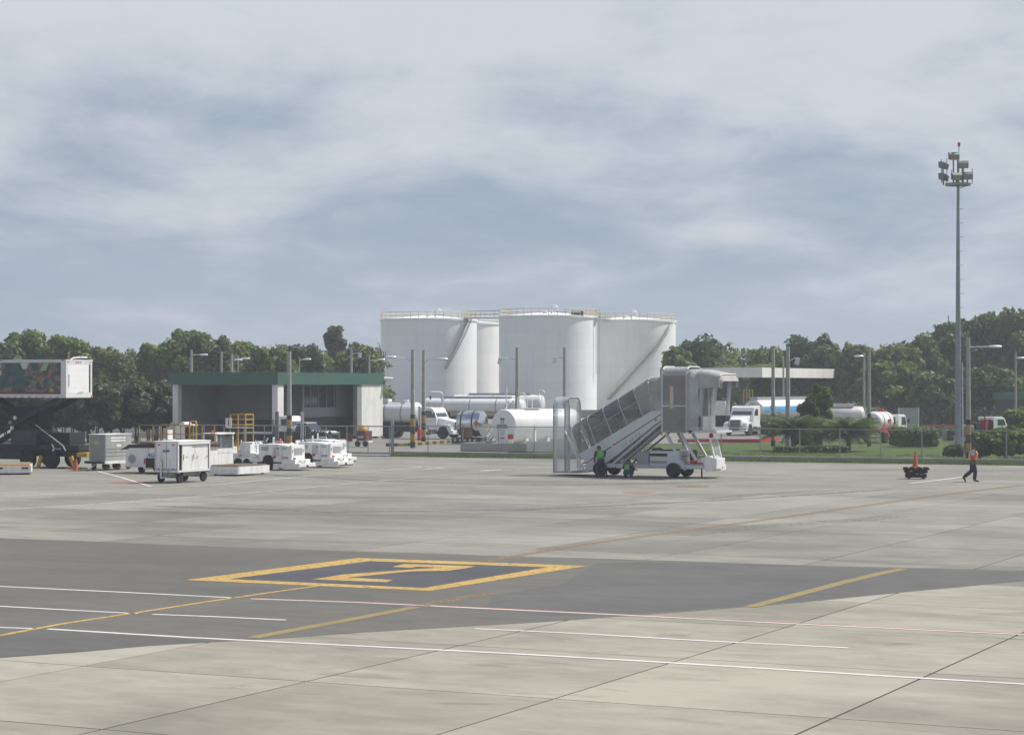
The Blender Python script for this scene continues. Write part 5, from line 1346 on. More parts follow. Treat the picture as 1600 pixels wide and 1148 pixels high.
# ------------------------------------------------------------------ white baggage tractors
def tractor(px, d, label, lamp=True):
    r_ = thing("baggage_tractor", label, "tractor", at(px, d), RZ, "white baggage tractors by the gate")
    r_.scale = (.88, .95, 1.0)
    W_ = 1.5
    bd = part(r_, "hood", MB().prism([(0, .42), (0, 1.36), (1.35, 1.36), (2.15, 1.27), (2.15, .42), (1.05, .42), (1.0, .66), (.82, .78), (.5, .78), (.32, .66), (.28, .42)], 0, W_), white, bev=.025)
    for k in range(6): part(bd, "louvre", MB().box(.20 + k * .085, .26 + k * .085, -.008, -.001, 1.02, 1.22), greyp)
    for k in range(5): part(bd, "louvre", MB().box(1.02 + k * .095, 1.06 + k * .095, -.008, -.001, .72, 1.20), greyp)
    part(bd, "panel_seam", MB().box(1.60, 1.615, -.006, -.001, .5, 1.30), greyp)
    part(r_, "front_plate", MB().box(2.152, 2.30, .05, W_ - .05, .50, 1.32), white, bev=.02)
    part(r_, "front_grille", MB().box(2.302, 2.32, .35, W_ - .35, .80, 1.15), greyp)
    for y_ in (.2, W_ - .2): part(r_, "headlamp", MB().cyl((2.30, y_, 1.05), (2.335, y_, 1.05), .085, seg=12), headl)
    part(r_, "side_skirt", MB().box(1.1, 2.6, -.12, W_ + .12, .10, .34), white, bev=.02)
    part(r_, "front_weight", MB().box(1.65, 2.62, -.06, W_ + .06, .342, .56), white, bev=.02)
    part(r_, "front_bumper", MB().box(2.602, 2.95, -.12, W_ + .12, .10, .36), white, bev=.02)
    part(r_, "tow_pin", MB().box(2.952, 2.97, W_ / 2 - .1, W_ / 2 + .1, .18, .26), darkp)
    wheel(r_, .66, .10, .38, .26, hub=rimm); wheel(r_, .66, W_ - .1, .38, .26, 1, hub=rimm)
    part(r_, "marker_lamp", MB().box(1.06, 1.22, -.05, -.01, .62, .74), redl); part(r_, "marker_lamp", MB().box(2.45, 2.60, -.03, .05, .575, .66), redl)
    # driver's place at the back
    part(r_, "rear_deck", MB().box(-1.2, -.002, 0, W_, .40, .60), white, bev=.02)
    st_ = part(r_, "seat", MB().box(-.75, -.3, .15, .65, .60, .86).box(-.80, -.70, .15, .65, .86, 1.30), white, bev=.03)
    part(r_, "seat", MB().box(-.75, -.3, .85, 1.35, .60, .86).box(-.80, -.70, .85, 1.35, .86, 1.30), white, bev=.03)
    part(r_, "steering_wheel", MB().tube([(.12 + .05 * math.cos(k * PI / 6), .4 + .2 * math.sin(k * PI / 6), 1.55 + .18 * math.cos(k * PI / 6)) for k in range(13)], .02, 5), black)
    part(r_, "steering_column", MB().bar((.35, .4, 1.3), (.12, .4, 1.55), .05), black)
    part(r_, "exhaust_stack", MB().cyl((.55, .75, 1.3), (.55, .75, 1.72), .05, seg=8), white)
    part(r_, "grab_rail", MB().tube([(.9, .15, 1.33), (.9, .15, 1.5), (1.6, .15, 1.5), (1.65, .15, 1.3)], .03, 6), white)
    wheel(r_, -.85, .10, .30, .22, hub=rimm)
    part(bd, "hood_latch", MB().box(1.30, 1.40, -.02, -.001, 1.12, 1.17), darkp); part(bd, "scuff_strip", MB().box(1.66, 2.10, -.008, -.001, .60, .70), greyp)
    part(bd, "number_plate", MB().box(1.68, 2.0, -.008, -.001, 1.08, 1.18), faint)
    part(r_, "bumper_rubber", MB().box(2.951, 2.975, -.05, W_ + .05, .12, .17), rubber)
    part(r_, "tow_chain", MB().tube([(2.65, .3, .5), (2.75, .5, .37), (2.72, .8, .37), (2.65, 1.0, .5)], .02, 5), darkp)
    return r_
tractor(404, 115.5, "front one of the white baggage tractors, with low step bumper")
tractor(466, 119, "white baggage tractor behind the front one, near the gate")
tractor(475, 125, "rearmost white baggage tractor, only its grille showing")
tr4 = thing("baggage_tractor", "small open white tractor with two bucket seats beside the flat dolly", "tractor", at(362, 118.5), RZ, "white baggage tractors by the gate")
part(tr4, "chassis_body", MB().box(0, 2.3, 0, 1.3, .28, .60), white, bev=.03)
part(tr4, "battery_box", MB().box(.55, 1.25, .1, 1.2, .602, 1.38), white, bev=.02)
for x_ in (.02, .95):
    s_ = part(tr4, "seat", MB().box(x_, x_ + .42, -.05, .40, .605, .78).box(x_, x_ + .09, -.05, .40, .78, 1.12), white, bev=.03)
for x_ in (.38, 1.3):
    part(tr4, "ladder_rail", MB().bar((x_, .2, .60), (x_ + .12, .2, 1.5), .05), white)
    for k in range(4): part(tr4, "rung", MB().bar((x_ + .03 * k, .2, .75 + .2 * k), (x_ + .03 * k + .3, .2, .75 + .2 * k), .035), white)
part(tr4, "grab_rail", MB().tube([(1.5, .2, .6), (1.55, .2, 1.45), (2.1, .2, 1.45), (2.2, .2, 1.6)], .035, 6), white)
part(tr4, "bumper", MB().box(1.45, 2.4, -.06, -.002, .42, .60), M("coral_bumper_paint", (.55, .13, .09), .5, var=.1, dirt=.2))
part(tr4, "name_strip", MB().box(.62, 1.1, -.012, -.001, .40, .50), M("blue_strip", (.12, .24, .42), .6, var=.15))
for x_ in (.4, 1.9): wheel(tr4, x_, .05, .26, .18, hub=rimm)
# ------------------------------------------------------------------ catering truck with raised box
CR = -math.radians(22)
ct = thing("catering_truck", "catering truck with its box raised on dark scissor arms at the left edge", "catering truck", at(103, 117), CR)
m_cbox = M("box_white_panel", (.66, .67, .68), .4, var=.03, dirt=.2)
b0, b1 = 3.80, 5.86
box_ = part(ct, "raised_box", MB().box(-6.6, 0, .0, 2.5, b0 + .12, b1 - .08), m_cbox)
part(box_, "bottom_rail", MB().box(-6.65, .04, -.05, 2.55, b0, b0 + .118), m_cbox)
part(box_, "top_rail", MB().box(-6.65, .04, -.05, 2.55, b1 - .078, b1), m_cbox)
part(box_, "corner_post", MB().box(-.30, .035, -.04, -.002, b0 + .119, b1 - .079), m_cbox)
# printed side panel: an advertisement in blotches
m_ad = bpy.data.materials.new("printed_advert"); m_ad.use_nodes = True
t_ = m_ad.node_tree; N = t_.nodes; L = t_.links; b_ = N["Principled BSDF"]; b_.inputs["Roughness"].default_value = .5
tcn = N.new("ShaderNodeTexCoord"); mp = N.new("ShaderNodeMapping"); mp.inputs["Scale"].default_value = (.55, 1, .8); mp.inputs["Rotation"].default_value = (0, .6, 0); mp.inputs["Location"].default_value = (2.2, 0, 1.1)
L.new(tcn.outputs["Object"], mp.inputs[0])
nz = N.new("ShaderNodeTexNoise"); nz.inputs["Scale"].default_value = 1.5; nz.inputs["Detail"].default_value = 6; nz.inputs["Distortion"].default_value = 1.6
L.new(mp.outputs[0], nz.inputs["Vector"])
rp = N.new("ShaderNodeValToRGB"); cr_ = rp.color_ramp
cr_.elements[0].position = .30; cr_.elements[0].color = (.020, .050, .065, 1)
cr_.elements[1].position = .72; cr_.elements[1].color = (.36, .38, .36, 1)
for p_, c_ in ((.43, (.03, .075, .09)), (.485, (.045, .095, .085)), (.53, (.10, .08, .075)), (.58, (.22, .18, .155)), (.62, (.12, .075, .07)), (.67, (.17, .20, .13))):
    e_ = cr_.elements.new(p_); e_.color = (*c_, 1)
L.new(nz.outputs["Fac"], rp.inputs[0]); L.new(rp.outputs[0], b_.inputs["Base Color"])
part(box_, "advert_panel", MB().box(-6.5, -.32, -.03, -.003, b0 + .22, b1 - .17), m_ad)
part(box_, "advert_strip", MB().box(-6.5, -.32, -.034, -.0305, b0 + .205, b0 + .30), M("advert_red_strip", (.20, .035, .03), .5, var=.2))
pale = M("pale_print", (.50, .54, .55), .6, var=.08)
text(box_, "advert_letter", "S", .85, (-4.28, -.042, b1 - .62), FRONT, pale)
part(box_, "advert_print", MB().prism([(-2.9, b1 - .18), (-2.35, b1 - .18), (-2.5, b1 - .52), (-2.75, b1 - .5)], -.038, -.032), pale)
part(box_, "advert_print", MB().prism([(-1.62, b1 - .6), (-1.35, b1 - .18), (-1.05, b1 - .18), (-1.25, b1 - .6)], -.038, -.032), M("pale_green_print", (.28, .38, .24), .6, var=.15))
part(box_, "advert_print", MB().prism([(-1.15, b1 - .9), (-1.0, b1 - .62), (-.82, b1 - .66), (-.92, b1 - .92)], -.038, -.032), M("red_print", (.42, .09, .07), .6, var=.2))
part(box_, "advert_print", MB().prism([(-1.05, b0 + .36), (-.85, b0 + .30), (-.7, b0 + .36), (-.82, b0 + .50), (-1.0, b0 + .50)], -.038, -.032), M("lime_print", (.33, .36, .06), .6, var=.2))
part(box_, "advert_print", MB().prism([(-2.6, b0 + .42), (-2.2, b0 + .9), (-1.75, b1 - .65), (-1.4, b1 - .55), (-1.6, b0 + 1.05), (-2.0, b0 + .55), (-1.6, b0 + .36), (-2.3, b0 + .3)], -.037, -.032), M("tan_print", (.20, .165, .13), .6, var=.45, scale=5))
for k in range(14): part(box_, "edge_lamp", MB().box(-6.4 + k * .45, -6.28 + k * .45, -.06, -.051, b0 + .02, b0 + .06), redl)
for x_ in (-4.2, -.25): part(box_, "edge_lamp", MB().box(x_, x_ + .15, -.06, -.051, b1 - .06, b1 - .02), redl)
# lit end with roller door
part(box_, "door_frame", frame_rect(MB(), 'x', -.0, 2.5, b0 + .12, b1 - .08, .16, .002, .03), m_cbox)
dr = part(box_, "roller_door", MB().box(.002, .02, .17, 2.20, b0 + .16, b1 - .26), whitec)
for k in range(5): part(dr, "door_slat", MB().box(.021, .026, .18, 2.19, b0 + .20 + k * .32, b0 + .50 + k * .32), whitec)
part(box_, "door_shadow_gap", MB().box(.002, .012, 2.205, 2.33, b0 + .14, b1 - .25), darkp)
part(dr, "grab_handle", MB().tube([(.03, .22, b0 + .6), (.06, .22, b0 + .62), (.06, .22, b0 + 1.25), (.03, .22, b0 + 1.27)], .018, 5), greyp)
for y_ in (.95, 1.15, 1.35, .18, 2.3): part(box_, "marker_lamp", MB().box(.031, .045, y_ - .05, y_ + .05, b1 - .17, b1 - .11), redl)
part(box_, "corner_lamp", MB().box(.031, .06, 2.38, 2.50, b0 + .02, b0 + .11), redl)
scr = [(.03, 1.0, b0 + .18), (.03, 1.1, b0 + .27), (.03, 1.2, b0 + .2), (.03, 1.3, b0 + .32), (.03, 1.38, b0 + .2), (.03, 1.5, b0 + .33), (.03, 1.62, b0 + .24)]
part(dr, "scratch_mark", MB().tube(scr, .013, 4), darkp)
part(box_, "roof_lamp", MB().box(-.3, .0, 1.5, 2.1, b1 + .09, b1 + .18), white, bev=.03)
part(box_, "roof_cable", MB().tube([(-.1, .6, b1 + .01), (-.1, .9, b1 + .10), (-.1, 1.5, b1 + .13)], .03, 5), white)
# scissor arms, chassis, wheels
part(ct, "shade_filler", MB().box(-6.9, -2.1, .55, 1.95, 2.052, 3.3), M("shade_filler_black", (.018, .02, .023), .8, var=.2))  # black filler boxes added to imitate the deep shade under the raised box
part(ct, "shade_filler", MB().box(-1.95, -.1, .5, 2.0, 1.245, 1.9), MATS["shade_filler_black"])
for y_ in (.35, 2.05):
    part(ct, "scissor_arm", MB().bar((-5.9, y_, 1.25), (-.7, y_, b0 - .05), .16, .28), darkp)
    part(ct, "scissor_arm", MB().bar((-.9, y_ + .2, 1.25), (-5.9, y_ + .2, b0 - .05), .16, .28), darkp)
part(ct, "lift_ram", MB().cyl((-4.2, 1.25, 1.2), (-2.3, 1.25, 2.9), .11, seg=10), greyp, smooth=40)
part(ct, "subframe", MB().box(-7.5, .65, .25, 2.3, .95, 1.24), darkp)
part(ct, "chassis_frame", MB().box(-7.5, .5, .5, 2.0, .62, .949), darkp)
part(ct, "underbody_tank", MB().box(-4.6, -3.0, .2, .8, .45, .94), darkp, bev=.04)
part(ct, "body_locker", MB().box(-3.6, -2.0, .1, 2.2, 1.245, 2.05), M("locker_dark_paint", (.05, .052, .056), .7, var=.2))
part(ct, "rear_platform", MB().box(-.2, 1.15, .2, 2.3, .72, .82), darkp)
part(ct, "access_ladder", MB().bar((-1.9, -.05, 2.35), (-.15, -.05, 1.22), .05).bar((-.15, -.05, 1.22), (.0, -.05, .95), .05), steel)
part(ct, "hose_bracket", MB().bar((-.9, .0, 1.30), (-.75, .0, 1.05), .05).bar((-.75, .0, 1.05), (-.35, .0, 1.05), .05), greyp)
for x_ in (-1.05, -2.55, -6.4):
    wheel(ct, x_, .22, .47, .30, hub=M("dull_rim", (.16, .17, .18), .6, .2, var=.2)); wheel(ct, x_, 2.25, .47, .30, 1, hub=MATS["dull_rim"])
for x_ in (-1.65, .45):
    sg = 1 if x_ < 0 else -1
    lg = part(ct, "stabiliser_leg", MB().prism([(x_ - .18 * sg, .08), (x_ - .02 * sg, .06), (x_ + .22 * sg, .60), (x_ + .02 * sg, .70)], -.10, .05), yel, bev=.02)
    part(lg, "foot_pad", MB().box(x_ - .32, x_ + .12, -.2, .15, 0, .06), yel)
part(ct, "rear_beam", MB().box(.70, 1.35, -.05, 2.3, .62, .86), yel, bev=.02)
for y_ in (.2, .55): part(ct, "rear_lamp", MB().box(1.351, 1.37, y_, y_ + .2, .70, .80), redl)
for x_, z_, m_ in ((-3.45, 2.6, white), (-3.75, 2.35, greyp), (-3.65, 2.05, white)): part(ct, "valve_block", MB().box(x_, x_ + .16, .1, .25, z_, z_ + .2), m_, bev=.03)
part(ct, "work_lamp", MB().cyl((-.78, -.02, .98), (-.78, -.06, .98), .06, seg=8), headl)

# ------------------------------------------------------------------ trucks in the compound
def conventional_truck(name, label, px, d, rz, paint, rear=(-5.2, -6.4), frame_len=7.4, cat="truck", group=None, tall=1.0, stack=False):
    r_ = thing(name, label, cat, at(px, d), rz, group)
    W = 1.12
    part(r_, "frame", MB().box(-frame_len, -.3, -.45, .45, .70, .95), darkp)
    part(r_, "hood", MB().add([(-.15, -.62, .72), (-.15, .62, .72), (-1.45, .92, .72), (-1.45, -.92, .72), (-.05, -.58, 1.36), (-.05, .58, 1.36), (-1.45, .90, 1.74), (-1.45, -.90, 1.74), (-.12, -.55, 1.44), (-.12, .55, 1.44)],
         [(3, 2, 1, 0), (0, 1, 5, 4), (4, 5, 9, 8), (8, 9, 6, 7), (0, 4, 8, 7, 3), (1, 2, 6, 9, 5), (2, 3, 7, 6)]), paint, bev=.05, smooth=40)
    for s_ in (-1, 1):
        part(r_, "fender", MB().prism([(-.10, .55), (-.08, .95), (-.35, 1.16), (-.95, 1.22), (-1.40, 1.05), (-1.46, .62), (-1.32, .62), (-1.22, .92), (-.92, 1.04), (-.55, .98), (-.38, .62)], s_ * .70 if s_ > 0 else -1.14, 1.14 if s_ > 0 else -.70), paint, bev=.04, smooth=40)
        part(r_, "headlamp", MB().prism([(-.10, .92), (-.06, .92), (-.20, 1.12), (-.28, 1.12)], s_ * .88 - .18, s_ * .88 + .18), headl)
        wheel(r_, -.92, s_ * .98, .50, .28, s_)
    cb = part(r_, "cab", MB().prism([(-1.46, .72), (-1.46, 1.74), (-1.80, 2.46 * tall), (-2.02, 2.60 * tall), (-3.05, 2.62 * tall), (-3.08, .72)], -W, W), paint, bev=.05)
    part(cb, "windscreen", MB().add([(-1.475, -.95, 1.82), (-1.475, .95, 1.82), (-1.80, .90, 2.42 * tall), (-1.80, -.90, 2.42 * tall)], [(0, 1, 2, 3)]), glass)
    for s_ in (-1, 1):
        dr_ = part(cb, "door", MB().prism([(-1.62, .80), (-1.62, 1.80), (-1.92, 2.42 * tall), (-2.62, 2.42 * tall), (-2.62, .80)], s_ * (W + .004), s_ * (W + .020)), paint)
        part(dr_, "side_window", MB().prism([(-1.72, 1.78), (-1.96, 2.34 * tall), (-2.54, 2.34 * tall), (-2.54, 1.72)], s_ * (W + .021), s_ * (W + .027)), glass)
        part(dr_, "handle", MB().box(-2.55, -2.40, s_ * (W + .04) - .012, s_ * (W + .04) + .012, 1.50, 1.54), darkp)
        part(r_, "mirror", MB().box(-1.62, -1.52, s_ * (W + .25) - .09, s_ * (W + .25) + .09, 1.75, 2.20), black, bev=.02)
        part(r_, "mirror_arm", MB().bar((-1.7, s_ * W, 2.0), (-1.57, s_ * (W + .2), 2.0), .03), black)
        part(r_, "fuel_tank", MB().lathe([(.02, -3.3), (.30, -3.28), (.31, -2.2), (.02, -2.18)], 14, 'x', (0, s_ * .86, .62)), chrome, smooth=40)
        part(r_, "step", MB().box(-2.2, -1.55, s_ * 1.02 - .12, s_ * 1.02 + .12, .48, .56), steel)
    part(r_, "grille", MB().prism([(-.10, .78), (-.02, .78), (-.0, 1.34), (-.06, 1.34)], -.46, .46), darkp)
    part(r_, "grille_surround", MB().box(-.06, .015, -.52, .52, 1.345, 1.40), chrome)
    for k in range(4): part(r_, "grille_bar", MB().box(-.01, .02, -.46, .46, .86 + .12 * k, .89 + .12 * k), chrome)
    part(r_, "bumper", MB().box(-.30, .10, -1.15, 1.15, .38, .70), paint, bev=.05)
    part(r_, "bumper_intake", MB().box(.101, .115, -.5, .5, .47, .60), darkp)
    for y_ in (-.5, -.25, 0, .25, .5): part(r_, "roof_marker", MB().box(-2.1, -2.0, y_ - .04, y_ + .04, 2.60 * tall, 2.65 * tall), M("amber_lens2", (.55, .3, .08), .3, var=.05))
    if stack: part(r_, "exhaust_stack", MB().cyl((-3.25, -.9, .9), (-3.25, -.9, 2.9), .07, seg=8), chrome, smooth=40)
    for x_ in rear:
        for s_ in (-1, 1): wheel(r_, x_, s_ * .86, .50, .55, s_)
    for s_ in (-1, 1): part(r_, "mudguard", MB().box(rear[-1] - .75, rear[-1] - .70, s_ * .86 - .3, s_ * .86 + .3, .35, .95), black)
    return r_
def tank_body(root, x0, x1, r, zc, mat, sy=1.0, end=.35, bands=(), name="tank", squash=1.0):
    prof = [(.02, x1 - end * 0), (r * .6, x1 + .02), (r * .92, x1 + end * .55), (r, x1 + end), (r, x0 - end), (r * .92, x0 - end * .55), (r * .6, x0 - .02), (.02, x0)]
    prof = [(r * a_, b_) for a_, b_ in ((.01, x1), (.5, x1 + .03), (.82, x1 + .12), (.97, x1 + .24), (1, x1 + end), (1, x0 - end), (.97, x0 - .24), (.82, x0 - .12), (.5, x0 - .03), (.01, x0))]
    t_ = part(root, name, MB().lathe(prof, 32, 'x', (0, 0, zc), squash), mat, smooth=40)
    for b_ in bands: part(t_, "tank_band", MB().lathe([(r + .004, b_ - .06), (r + .03, b_ - .05), (r + .03, b_ + .05), (r + .004, b_ + .06)], 32, 'x', (0, 0, zc), squash), greyp if mat is not chrome else darkp, smooth=40)
    return t_
m_twhite = M("tanker_white_paint", (.72, .725, .73), .3, var=.03, dirt=.2, scale=1.0)
# left tanker, heading right and towards the apron
tk1 = conventional_truck("tanker_truck", "white tanker truck with a day cab behind two striped lamp posts", 716, 182, RZ, whitec, cat="tanker truck", frame_len=10.2, rear=(-6.3, -7.6, -9.4))
tb = tank_body(tk1, -3.6, -10.6, .98, 2.05, m_twhite, bands=(-5.0, -6.6, -8.6))
for x_ in (-5.0, -8.0): part(tb, "manhole", MB().cyl((x_, 0, 2.95), (x_, 0, 3.22), .30, seg=14), m_twhite, smooth=40)
part(tb, "top_rail", MB().box(-10.2, -4.0, -.45, -.40, 2.98, 3.06), m_twhite)
part(tb, "top_box", MB().box(-7.4, -6.5, -.35, .3, 3.0, 3.3), m_twhite)
part(tb, "side_skid", MB().box(-10.4, -3.7, -1.02, -.90, 1.22, 1.32), darkp)
part(tk1, "side_locker", MB().box(-5.6, -3.4, -1.0, -.5, .55, 1.15), darkp)
part(tk1, "air_cleaner", MB().cyl((-3.3, -.8, .9), (-3.3, -.8, 2.7), .10, seg=10), chrome, smooth=40)
part(tk1, "hose_tray", MB().box(-10.4, -5.8, -1.0, -.7, .98, 1.2), darkp)
# right tanker, heading towards the camera
tk2 = conventional_truck("tanker_truck", "white tanker truck facing the camera, with a blue stripe along its silver tank", 1148, 193, RZ - PI / 2 - .07, whitec, cat="tanker truck", frame_len=17.0, rear=(-5.0, -6.2, -15.2, -16.4))
m_blue = M("tanker_blue_band", (.10, .30, .55), .35, var=.1, dirt=.15)
m_alum = M("tanker_aluminium", (.60, .58, .55), .38, .55, var=.06, dirt=.2)
tb = tank_body(tk2, -3.9, -17.6, 1.02, 2.15, [m_alum, m_blue, m_twhite])
for pg in tb.data.polygons:
    zc = pg.center.z; pg.material_index = 2 if zc > 2.62 else (1 if zc > 2.05 else 0)
    if pg.center.x > -4.2: pg.material_index = 0
part(tb, "walkway", MB().box(-17.2, -4.2, -.35, .35, 3.12, 3.38), greyp)
part(tb, "hazard_sign", MB().cyl((-6.3, -1.0, 2.35), (-6.3, -1.06, 2.35), .02, seg=8), darkp)
part(tb, "hazard_sign", MB().cyl((-6.2, 1.0, 2.38), (-6.2, 1.06, 2.38), .46, seg=20), M("dark_roundel", (.12, .115, .12), .6, var=.15))
part(tb, "front_placard", MB().box(-3.905, -3.86, -.25, .25, 2.45, 2.85), greyp)
part(tb, "warning_diamond", MB().prismx([(.55, 2.0), (.72, 2.17), (.55, 2.34), (.38, 2.17)], -4.02, -3.95), redp)
part(tk2, "side_underrun", MB().box(-11.5, -5.2, .95, 1.0, .75, 1.05), m_alum)
part(tk2, "landing_legs", MB().box(-7.6, -7.4, -.8, .8, .05, 1.2), darkp)
# truck under the green roof
tk3 = conventional_truck("truck", "white truck with a ribbed hood parked under the green-roofed building", 488, 161, RZ, whitec, cat="truck", frame_len=7.0, rear=(-5.2, -6.3), stack=True); tk3.scale = (.84, .84, .84)
part(tk3, "flat_body", MB().box(-7.2, -3.4, -1.15, 1.15, .98, 1.12), greyp)
part(tk3, "headboard", MB().box(-3.5, -3.4, -1.1, 1.1, 1.13, 2.3), greyp)

def van_cab(root, x0, paint, w=.95, h=2.15, z0=.55, L_=1.65):
    """short cab-over, front at x0"""
    cb = part(root, "cab", MB().prism([(x0 - L_, z0), (x0 - L_, h), (x0 - .55, h), (x0 - .28, h - .1), (x0 - .02, 1.30), (x0, z0)], -w, w), paint, bev=.05)
    part(cb, "windscreen", MB().add([(x0 - .03 + .012, -w + .12, 1.34), (x0 - .03 + .012, w - .12, 1.34), (x0 - .265 + .012, w - .16, h - .14), (x0 - .265 + .012, -w + .16, h - .14)], [(0, 1, 2, 3)]), glass)
    for s_ in (-1, 1):
        dr_ = part(cb, "door", MB().prism([(x0 - .12, .75), (x0 - .12, 1.30), (x0 - .38, h - .12), (x0 - 1.15, h - .12), (x0 - 1.15, .75)], s_ * (w + .003), s_ * (w + .016)), paint)
        part(dr_, "side_window", MB().prism([(x0 - .20, 1.30), (x0 - .42, h - .2), (x0 - 1.08, h - .2), (x0 - 1.08, 1.30)], s_ * (w + .017), s_ * (w + .022)), glass)
        part(root, "mirror", MB().box(x0 - .14, x0 - .06, s_ * (w + .18) - .07, s_ * (w + .18) + .07, 1.45, 1.8), black)
        wheel(root, x0 - .65, s_ * (w - .13), .38, .24, s_)
    part(cb, "rear_window", MB().box(x0 - L_ - .012, x0 - L_ - .002, -w + .25, w - .25, 1.4, h - .2), glass)
    part(root, "bumper", MB().box(x0 - .12, x0 + .08, -w, w, .40, .66), paint, bev=.03)
    return cb
# small red and white refueller, seen from behind
rf = thing("refuelling_truck", "small white truck with a red-trimmed tank standing on the lawn road", "tanker truck", at(1381, 172), RZ + PI / 2 - .15)
van_cab(rf, 2.3, whitec)
part(rf, "frame", MB().box(-2.6, 2.0, -.4, .4, .55, .78), redp)
tb = tank_body(rf, .45, -2.4, .78, 1.62, m_twhite, end=.3, bands=(-.4, -1.5))
part(tb, "red_skirt", MB().box(-2.4, .4, -.85, .85, .80, 1.02), redp)
part(tb, "dark_roundel", MB().cyl((-2.46, .1, 1.62), (-2.43, .1, 1.62), .35, seg=16), greyp)
part(tb, "red_label", MB().box(-.9, -.3, -.80, -.76, 1.5, 1.8), redp)
part(tb, "hatch", MB().cyl((-.6, 0, 2.36), (-.6, 0, 2.62), .25, seg=12), redp)
part(rf, "grab_rail", MB().tube([(-2.3, .5, 2.3), (-2.3, .5, 2.65), (-2.3, -.4, 2.65), (-2.3, -.4, 2.3)], .035, 6), white)
part(rf, "hose_cabinet", MB().box(-1.6, -.2, -.9, -.45, .30, .82), redp, bev=.03)
for s_ in (-1, 1): wheel(rf, -1.5, s_ * .75, .40, .36, s_, hub=redp)
part(rf, "beacon", MB().lathe([(.07, 0), (.08, .1), (.02, .14)], 10, c=(1.2, 0, 2.15)), redl, smooth=40)
# silver tanker between the palms
sv = thing("tank_trailer", "silver tank trailer partly hidden between the two lawn palms", "tank trailer", at(1318, 178), RZ + .35)
part(sv, "frame", MB().box(-1.7, 1.7, -.5, .5, .75, .95), darkp)
tb = tank_body(sv, 1.75, -1.75, .90, 1.85, m_alum)
part(tb, "spill_box", MB().box(-1.5, .8, -.45, .45, 2.68, 2.95), m_twhite)
part(tb, "red_cap", MB().cyl((.3, 0, 2.95), (.3, 0, 3.05), .12, seg=10), redp)
for s_ in (-1, 1):
    for x_ in (-.9, .25): wheel(sv, x_, s_ * .82, .48, .3, s_)
part(sv, "tail_lamp_bar", MB().box(-1.0, 1.0, -1.0, -.95, .70, .84), m_twhite)
# pickup with equipment on the right
pk = thing("pickup_truck", "white pickup with red equipment on its bed behind the striped pole", "pickup truck", at(1556, 172), RZ + PI / 2 - .55)
van_cab(pk, .4, whitec, w=.86, h=1.98, z0=.5, L_=1.5)
part(pk, "bed", MB().box(-4.2, -1.12, -.88, .88, .62, .85), darkp)
part(pk, "frame", MB().box(-4.0, .2, -.4, .4, .45, .618), darkp)
part(pk, "headboard", MB().box(-1.2, -1.13, -.85, .85, .86, 1.7), darkp)
part(pk, "red_drum", MB().cyl((-1.7, -.4, .86), (-1.7, -.4, 1.75), .32, seg=14), redp, smooth=40)
part(pk, "pump_unit", MB().box(-2.8, -2.1, -.6, .6, .86, 1.55), darkp, bev=.06)
part(pk, "rack", MB().bar((-2.0, -.8, .86), (-2.0, -.8, 2.1), .06).bar((-3.9, -.8, .86), (-3.9, -.8, 2.1), .06).bar((-3.9, -.8, 2.1), (-2.0, -.8, 2.1), .06), darkp)
part(pk, "cargo_bundle", MB().box(-3.8, -2.9, -.6, .6, .86, 1.35), M("bundle_grey_canvas", (.22, .22, .20), .9, var=.3), bev=.12)
part(pk, "beacon", MB().lathe([(.07, 0), (.08, .1), (.02, .14)], 10, c=(-.5, 0, 1.98)), redl, smooth=40)
for s_ in (-1, 1): wheel(pk, -3.1, s_ * .74, .38, .26, s_)
# pile of drums and gear left of it
for k, (px_, d_, mt, lab) in enumerate(((1478, 176, greyp, "grey drum left of the white pickup, behind the mast"), (1485, 175, darkp, "dark drum left of the white pickup, behind the mast"))):
    dm = thing("drum", lab, "drum", at(px_, d_), 0, "drums by the service road")
    part(dm, "barrel", MB().lathe([(.28, 0), (.29, .02), (.29, .28), (.31, .3), (.29, .32), (.29, .56), (.31, .58), (.29, .60), (.29, .86), (.27, .88)], 16), mt, smooth=40)
    part(dm, "lid", MB().cyl((0, 0, .881), (0, 0, .90), .24, seg=16), mt)
# grey pickup nosed under the building
p2 = thing("pickup_truck", "pickup with a white slatted hood in the shade beside the building's truck", "pickup truck", at(522, 160), RZ)
part(p2, "body", MB().prism([(-4.4, .45), (-4.4, 1.05), (-1.5, 1.05), (-.15, .98), (0, .85), (0, .45)], -.85, .85), darkp, bev=.05)
hd_ = part(p2, "hood", MB().prism([(-1.5, 1.055), (-1.45, 1.18), (-.3, 1.08), (-.12, .99)], -.80, .80), whitec, bev=.03)
for k in range(4): part(hd_, "hood_stripe", MB().box(-1.2 + .25 * k, -1.1 + .25 * k, -.82, .82, 1.0, 1.19 - .03 * k), darkp)
part(p2, "cabin", MB().prism([(-2.9, 1.055), (-2.7, 1.65), (-2.0, 1.68), (-1.5, 1.2), (-1.45, 1.055)], -.78, .78), glass)
part(p2, "roof", MB().box(-2.75, -1.95, -.76, .76, 1.66, 1.72), whitec, bev=.03)
for x_ in (-3.6, -.85):
    for s_ in (-1, 1): wheel(p2, x_, s_ * .76, .36, .24, s_)
part(p2, "bull_bar", MB().tube([(.1, -.6, .5), (.12, -.6, 1.0), (.12, .6, 1.0), (.1, .6, .5)], .04, 6), steel)
